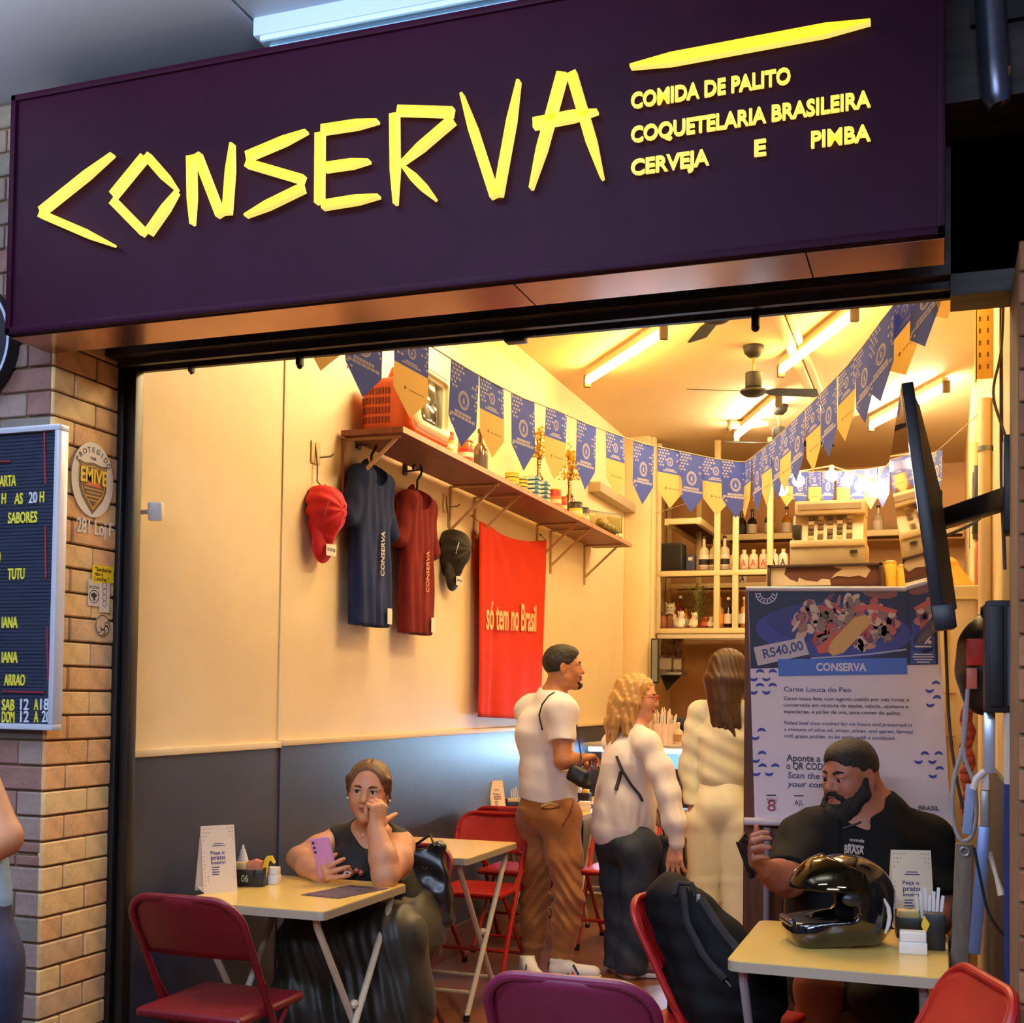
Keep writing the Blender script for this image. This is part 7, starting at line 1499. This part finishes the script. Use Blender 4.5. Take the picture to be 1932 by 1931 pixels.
f = Field((O_.x-.4, O_.y-.4, .9), (O_.x+.4, O_.y+.4, 1.5), .009); f.chain([G(0, 1.36), G(0, 1.2), G(0, 1.0)], [.10, .125, .155], .05); f.cone(G(-.1, 1.40), G(0, 1.40), .05, .06, .04); f.cone(G(0, 1.46), G(0, 1.36, -.05), .07, .07, .01, 's'); f.disp(folds(.003, 30, 20, 25)); f.build('top', mat('top_light_blue', (150, 190, 226), .7, var=.05), pf)
f = Field((O_.x-.4, O_.y-.4, 0), (O_.x+.4, O_.y+.4, 1.12), .009); f.cone(G(0, 1.06), G(0, .86), .148, .172, 0)
for sx in (-.085, .085): f.chain([G(sx, .86), G(sx, .48), G(sx, .06)], [.108, .085, .075], .03)
f.disp(folds(.003, 30, 20, 30)); f.cut((0, 0, 1.07), (0, 0, 1)); f.build('jeans', mat('jeans_navy', (28, 36, 66), .8, col2=(46, 56, 90), vscale=20), pf)
for sx in (-.085, .085): shoe(pf, G(sx, 0, .05), G(sx, 0, -.20), mat('shoe_grey', (150, 150, 158), .5), mat('sole_white', (222, 216, 204), .5))
# ================================================================== things on the tables
TZ = .74
card_w = mat('card_cream', (232, 212, 182), .6); card_p = mat('card_print', (70, 66, 110), .6); salt_w = mat('salt_white', (232, 226, 220), .4); cad = mat('caddy_black', (26, 24, 24), .4)
def tent_card(x, y, rz, label, h=.20, w=.11):
    t = thing('menu_stand', label, 'menu stand', (x, y, TZ), rz, group='folded table cards')
    tilt = .045
    def fp(u, v, o=0): return V(-w/2+u*w, -tilt+tilt*v-o, h*v)
    m = MB(); m.prism([fp(0, 0), fp(1, 0), fp(1, 1), fp(0, 1)], (0, 1, 0), .0012); m.build('front', card_w, t)
    m = MB(); m.prism([V(-w/2, tilt, 0), V(w/2, tilt, 0), V(w/2, 0, h), V(-w/2, 0, h)], (0, 1, 0), .0012); m.build('back', card_w, t)
    MB().prism([V(-w/2+.004, -.02, .002), V(w/2-.004, -.02, .002), V(w/2-.004, .038, .014), V(-w/2+.004, .038, .014)], (0, 0, 1), .001).build('foot_flap', card_w, t)
    u_, v_ = V(1, 0, 0), (fp(0, 1)-fp(0, 0)).normalized()
    for st, v, ww, hh in (('Pe\u00e7a o', .57, .052, .012), ('prato', .49, .054, .016), ('inteiro!', .425, .054, .011)): MB().text(st, fp(.25, v, .0008), u_, v_, ww, hh, .0004, bold=.02).build('lettering', card_p, t)
    m = MB()
    for k in range(4): m.prism([fp(.27, .37-.035*k, .0006), fp(.50-.03*(k % 2), .37-.035*k, .0006), fp(.50-.03*(k % 2), .385-.035*k, .0006), fp(.27, .385-.035*k, .0006)], (0, -1, 0), .0002)
    for k in range(2): m.prism([fp(.36-.05*k, .72-.03*k, .0006), fp(.64+.05*k, .72-.03*k, .0006), fp(.64+.05*k, .732-.03*k, .0006), fp(.36-.05*k, .732-.03*k, .0006)], (0, -1, 0), .0002)
    m.build('small_print', card_p, t)['kind'] = 'stuff'
    m = MB()
    for (u, v) in [(.06+.09*(k % 4), .95-.055*(k//4)) for k in range(14) if k % 4 < 4-k//4]+[(.94-.09*(k % 3), .95-.055*(k//3)) for k in range(12) if k % 3 < 3-k//4]+[(.06, .6-.06*k) for k in range(9)]+[(.94, .36-.05*k) for k in range(4)]+[(.15, .25-.04*k) for k in range(3)]:
        c = fp(u, v, .0006); m.add([c+u_*a+v_*b for a, b in ((-.003, 0), (0, .003), (.003, 0), (.0012, -.0004), (0, .001), (-.0012, -.0004))], [(0, 5, 4, 3, 2, 1)])
    m.build('wave_print', card_p, t)['kind'] = 'stuff'
    return t
tent_card(at(402, 1683, Z=TZ).x, at(402, 1683, Z=TZ).y+.02, R(54), 'cream folded menu card standing on the front left table', .235, .125)
tent_card(at(935, 1535, Z=TZ).x, 7.02, R(56), 'cream folded menu card on the table behind the man in brown trousers', .20, .11)
q = at(1718, 1752, Z=TZ); tent_card(q.x, q.y+.0, R(18), 'lilac-looking folded menu card behind the helmet on the right table', .245, .125)
def caddy(x, y, rz, label, num=None, full=True):
    t = thing('condiment_caddy', label, 'caddy', (x, y, TZ), rz, group='condiment caddies')
    m = MB()
    for lo, hi in (((-.07, -.04, 0), (.07, .04, .004)), ((-.07, -.04, 0), (.07, -.036, .062)), ((-.07, .036, 0), (.07, .04, .075)), ((-.07, -.04, 0), (-.066, .04, .062)), ((.066, -.04, 0), (.07, .04, .068)), ((-.004, -.04, 0), (0, .04, .06))): m.box(lo, hi, bev=.001)
    m.build('box', cad, t)
    MB().box((.03, -.0405, .034), (.042, -.0395, .062)).build('slot', mat('slot_black', (6, 6, 6), .6), t)
    if num: MB().text(num, (-.012, -.0412, .018), (1, 0, 0), (0, 0, 1), .026, .026, .0006).build('number', mat('chalk_green', (186, 196, 160), .6), t)
    return t
q = at(462, 1672, Z=TZ); cx_, cy_ = q.x+.0, q.y+.02
caddy(cx_, cy_, R(14), 'black condiment caddy numbered 06 on the front left table', '06')
def local(x, y, rz, p): c, s = math.cos(rz), math.sin(rz); return (x+p[0]*c-p[1]*s, y+p[0]*s+p[1]*c)
def napkins(x, y, z, rz, label, col=(206, 186, 120)):
    t = thing('napkin_packet', label, 'packet', (x, y, z), rz, group='napkin packets'); MB().box((-.032, -.018, 0), (.032, .018, .052), bev=.006).build('packet', mat('packet_%d' % col[0], col, .3, var=.12, vscale=40), t); MB().box((-.028, -.0186, .006), (.022, -.0178, .022)).build('label', mat('packet_label', (226, 206, 180), .5), t)
x, y = local(cx_, cy_, R(14), (-.034, -.012)); napkins(x, y, TZ+.034, R(14), 'pale packet of sachets in the left half of the caddy 06')
x, y = local(cx_, cy_, R(14), (.026, .004)); t = thing('sachet_bundle', 'orange-pink bundle of sachets in the right half of the caddy 06', 'packet', (x, y, TZ+.03), R(14)); MB().prism([(-.026, -.012, 0), (.022, -.012, 0), (.026, -.012, .058), (.0, -.012, .066), (-.03, -.012, .056)], (0, 1, 0), .03).build('sachets', mat('sachet_orange', (220, 130, 86), .5, var=.1, vscale=30), t)
x, y = local(cx_, cy_, R(14), (-.045, .025)); t = thing('squeeze_bottle', 'white pointed sauce bottle behind the caddy 06', 'bottle', (x, y+.03, TZ)); MB().lathe([(.024, 0), (.024, .07), (.022, .08), (.010, .118), (.008, .125)], seg=14).build('bottle', salt_w, t); MB().lathe([(.006, .123), (.004, .140), (.002, .142)], seg=10).build('nozzle', salt_w, t)
x, y = local(cx_, cy_, R(14), (.058, .0)); t = thing('bent_straw', 'yellow bent paper packet sticking up from the caddy 06', 'packet', (x, y, TZ+.03)); MB().prism([(-.01, 0, 0), (.012, 0, 0), (.020, 0, .055), (.028, 0, .066), (.044, 0, .052), (.050, 0, .058), (.034, 0, .082), (.014, 0, .080), (.004, 0, .066)], (0, 1, 0), .006).build('packet', mat('packet_yellow', (240, 196, 50), .5), t)
def saltbox(x, y, rz, label):
    t = thing('salt_box', label, 'box', (x, y, TZ), rz, group='white sachet boxes'); MB().box((-.038, -.026, 0), (.038, .026, .034), bev=.003).build('base', salt_w, t); MB().box((-.036, -.020, .034), (.036, .024, .062), bev=.004).build('upper_box', salt_w, t)
q = at(503, 1669, Z=TZ); saltbox(q.x, q.y+.02, R(14), 'white sachet box right of caddy on the front left table')
m0, m1, m2, m3 = [at(*c, Z=TZ) for c in ((568, 1690), (640, 1697), (733, 1678), (660, 1672))]
t = thing('menu_card', 'dark printed menu card lying flat on the front left table', 'menu', (m0+m2)/2); MB().prism([m0+V(0, 0, .0005), m1+V(0, 0, .0005), m2+V(0, 0, .0005), m3+V(0, 0, .0005)], (0, 0, 1), .0025).build('card', mat('menu_dark', (40, 30, 40), .3, col2=(110, 96, 110), vscale=38), t, world=True)
m = MB()
for k in range(7):
    a, b = m0.lerp(m3, .12+.11*k), m1.lerp(m2, .12+.11*k); p, q = a.lerp(b, .12), a.lerp(b, .55+.3*(k*37 % 5)/5); m.bar(p+V(0, 0, .0034), q+V(0, 0, .0034), .004, .0004)
m.build('print', mat('menu_print', (150, 140, 150), .5), t, world=True)['kind'] = 'stuff'
# the small brown and white things by her elbow
q = at(652, 1655, Z=TZ); t = thing('keyring', 'bunch of brown beads and white ring on table by the seated woman', 'keys', (q.x, q.y, TZ))
m = MB()
for k in range(8): m.ball((-.05+.016*k, .012*math.sin(k*2.1), .014+.012*abs(math.sin(k*1.3))), .013, 0, 8)
m.build('beads', mat('bead_brown', (150, 80, 50), .4, var=.2), t)['kind'] = 'stuff'; MB().tube(arc((.02, -.03, .014), .012, 0, 5, 10, (1, 0, 0), (0, .6, .8)), .004, 6).build('ring', salt_w, t)
# table at the back
q = at(962, 1530, Z=TZ); caddy(q.x+.04, 7.2, R(20), 'black condiment caddy on the table behind the man in brown trousers')
x, y = q.x+.03, 7.19; napkins(x, y, TZ+.03, R(20), 'cream packet in the caddy behind the standing man', (226, 196, 120))
m = MB(); t = thing('straw_packets', 'white paper straws standing in the caddy behind the standing man', 'straws', (x+.02, y+.02, TZ+.02))
for k in range(6): m.bar((.012*k-.03, 0, 0), (.014*k-.034, .004*k, .11+.01*(k % 3)), .008, .004, up=(0, 1, 0))
m.build('straws', salt_w, t)['kind'] = 'stuff'
q = at(988, 1532, Z=TZ); t = thing('glass_cup', 'small clear cup with a spoon on the table behind the man', 'cup', (-2.27, 7.35, TZ)); MB().lathe([(.02, 0), (.024, .07), (.022, .07), (.018, .004)], seg=14).build('cup', mat('cup_glass', (150, 146, 140), .1), t); MB().tube([(0, 0, .02), (.02, 0, .11)], .003, 6).ball((.021, 0, .115), (.009, .004, .013), 0, 8).build('spoon', mat('spoon_dark', (60, 56, 60), .4), t)
saltbox(-2.12, 7.42, R(15), 'white sachet box at the far right of the third table')
q = at(1098, 1512, Y=8.1); t = thing('condiment_caddy', 'caddy of white and yellow sachets glimpsed right of the standing man', 'caddy', (q.x, q.y, TZ), group='condiment caddies')
MB().box((-.06, -.035, 0), (.06, .035, .06), bev=.002).build('box', cad, t); MB().box((-.05, -.02, .05), (-.005, .02, .11), bev=.008).build('sachets', salt_w, t); MB().box((.005, -.02, .05), (.05, .02, .085), bev=.008).build('sachets', mat('packet_yellow', (240, 196, 50), .5), t)
# ------------------------------------------------------------------ right table: helmet, caddy, box
hc = at(1582, 1722, Y=3.72); hx, hy = hc.x, hc.y; hz = TZ+.135
hz = TZ+.118
he = thing('motorcycle_helmet', 'glossy black full-face motorcycle helmet with raised visor on right table', 'helmet', (hx, hy, TZ))
TH = R(180+22); dF = V(math.cos(TH), math.sin(TH), 0); dS = V(-dF.y, dF.x, 0); Mh = Matrix((dF, dS, V(0, 0, 1))).transposed()
hp = lambda a, b, c: V(hx, hy, hz)+dF*a+dS*b+V(0, 0, c)
f = Field((hx-.25, hy-.25, TZ-.01), (hx+.25, hy+.25, TZ+.32), .0045); M4 = Mh.to_4x4()
f.ell(hp(-.015, 0, .018), (.150, .122, .127), 0, 'u', M4); f.ell(hp(.0, 0, -.06), (.148, .112, .085), .04, 'u', M4); f.cone(hp(.10, -.045, -.075), hp(.10, .045, -.075), .055, .055, .03)
f.ell(hp(-.02, 0, .01), (.122, .096, .105), .0, 's', M4); f.cone(hp(-.02, 0, -.02), hp(.0, 0, -.2), .085, .092, .01, 's')
f.rbox(hp(.11, 0, .005), (.13, .15, .048), .02, .006, 's', (Mh @ Matrix.Rotation(R(6), 3, 'Y')).to_4x4()); f.cut((0, 0, TZ+.003), (0, 0, -1))
f.build('shell', mat('helmet_black', (16, 15, 16), .12, spec=.8, coat=.6), he)
f = Field((hx-.25, hy-.25, TZ-.01), (hx+.25, hy+.25, TZ+.32), .0045); f.ell(hp(-.02, 0, .01), (.128, .102, .112), 0, 'u', M4); f.ell(hp(-.02, 0, .01), (.100, .075, .09), .0, 's', M4); f.rbox(hp(.11, 0, .0), (.13, .15, .052), .02, .006, 's', M4); f.cone(hp(-.02, 0, -.02), hp(.0, 0, -.2), .075, .085, .01, 's'); f.cut((0, 0, TZ+.006), (0, 0, -1)); f.build('lining', mat('helmet_lining', (12, 12, 13), .9), he)
# raised visor: a curved shell over the brow
m = MB(); nu, nv = 36, 16; vs = []
for j in range(nv+1):
    for i in range(nu+1):
        a = R(-104+208*i/nu); b = R(12+50*j/nv+(14 if j == 0 else 0)*0)*(1-.0*abs(a)); b = R(10)+R(58)*j/nv*(math.cos(a*.72)**.6)+R(16)*(1-math.cos(a*.8))*0
        vs.append(hp(-.012+.160*math.cos(b)*math.cos(a), .128*math.cos(b)*math.sin(a), .026+.128*math.sin(b)))
m.add(vs, [(j*(nu+1)+i, j*(nu+1)+i+1, (j+1)*(nu+1)+i+1, (j+1)*(nu+1)+i) for j in range(nv) for i in range(nu)])
vo = m.build('visor', mat('visor_smoke', (58, 50, 34), .06, metal=.85), he, world=True, angle=80); sm = vo.modifiers.new('thick', 'SOLIDIFY'); sm.thickness = .004; sm.offset = 0
f = Field((hx-.28, hy-.25, TZ-.01), (hx+.25, hy+.25, TZ+.34), .004); f.cone(hp(.152, -.05, -.05), hp(.152, .05, -.05), .012, .012, 0); f.build('chin_vent', mat('vent_grey', (90, 92, 98), .2, metal=.7), he)
MB().tube([hp(-.155, .02, .0), hp(-.165, .035, -.04), hp(-.150, .06, -.09)] if 0 else [hp(-.10, .100, .03), hp(-.113, .100, .005), hp(-.117, .099, -.02), hp(-.114, .098, -.045), hp(-.105, .097, -.07)], [.003, .006, .0065, .006, .003], 10).build('chrome_strip', mat('strip_white', (216, 214, 216), .3), he, world=True)
MB().ball(hp(.0, .124, .03), (.03, .012, .02), 0, 14, M4).build('visor_hinge', mat('helmet_satin', (36, 35, 38), .35), he, world=True)
q = at(1735, 1775, Z=TZ); caddy(q.x+.0, q.y+.06, R(6), 'black condiment caddy behind the white box on the right table')
napkins(q.x-.035, q.y+.05, TZ+.03, R(6), 'orange-pink packet in the caddy on the right table', (226, 150, 96))
t = thing('straw_packets', 'white paper straws standing in the caddy on the right table', 'straws', (q.x+.03, q.y+.06, TZ+.02)); m = MB()
for k in range(7): m.bar((.009*k-.03, 0, 0), (.013*k-.042, .004*k, .105+.012*(k % 3)), .009, .004, up=(0, 1, 0))
m.build('straws', salt_w, t)['kind'] = 'stuff'
q2 = at(1742, 1790, Z=TZ); t = thing('black_cup', 'tall black holder at right end of the table R beside white box', 'cup', (q2.x+.03, q2.y, TZ)); t['label'] = 'tall black sachet holder beside the white box on the right table'
MB().box((-.03, -.022, 0), (.03, .022, .105), bev=.003).build('holder', cad, t); MB().prism([(-.036, -.024, .07), (-.024, -.024, .045), (-.012, -.024, .075), (-.028, -.024, .10)], (0, -1, 0), .003).build('yellow_tag', mat('packet_yellow', (240, 196, 50), .5), t)
q = at(1722, 1800, Z=TZ); saltbox(q.x, q.y+.01, R(4), 'bluish-white sachet box at the front right of the helmet table')
# ------------------------------------------------------------------ backpack on the chair
bk = thing('backpack', 'large black backpack slumped on the chair left of the helmet table', 'backpack', (-.70, 3.85, .47)); bkm = mat('backpack_black', (10, 9, 11), .8, var=.3, vscale=12, spec=.25)
f = Field((-1.15, 3.3, .42), (-.25, 4.3, 1.0), .007); a0, a1 = at(1275, 1690, Y=3.82), at(1440, 1900, Y=3.66)
f.cone(at(1272, 1700, Y=3.84), at(1385, 1880, Y=3.78), .085, .16, 0); f.cone(at(1262, 1705, Y=3.88), at(1330, 1880, Y=3.86), .075, .13, .05); f.cone(at(1300, 1705, Y=3.78), at(1395, 1830, Y=3.72), .06, .09, .04)
f.disp(lambda x, y, z: .006*np.sin(34*x+26*z+3*np.sin(11*y))+.003*np.sin(80*z)); f.cut((0, 0, .468), (0, 0, -1)); bp0 = f.build('body', bkm, bk)
ribbon(bp0, [(1292, 1682), (1300, 1740), (1330, 1800), (1370, 1850)], .012, mat('backpack_strap', (34, 32, 34), .8), 'strap', bk, .008); ribbon(bp0, [(1322, 1700), (1350, 1745), (1385, 1790), (1400, 1815)], .014, mat('backpack_strap', (34, 32, 34), .8), 'strap', bk, .01)
q = onto(bp0, 1285, 1690, .0); MB().tube([q+V(-.02, 0, .0), q+V(-.01, .01, .035), q+V(.03, .01, .035), q+V(.045, 0, .0)], .009, 8).build('handle', mat('backpack_strap', (34, 32, 34), .8), bk, world=True)
m = MB(); q = onto(bp0, 1318, 1697, .004); m.box(q-V(.006, .004, .012), q+V(.006, .004, .012), bev=.002); m.build('buckle', mat('buckle_grey', (150, 148, 140), .4), bk, world=True)
ribbon(bp0, [(1305, 1760), (1345, 1825), (1380, 1862)], .004, mat('zip_grey', (70, 66, 62), .5), 'zip', bk, .004)
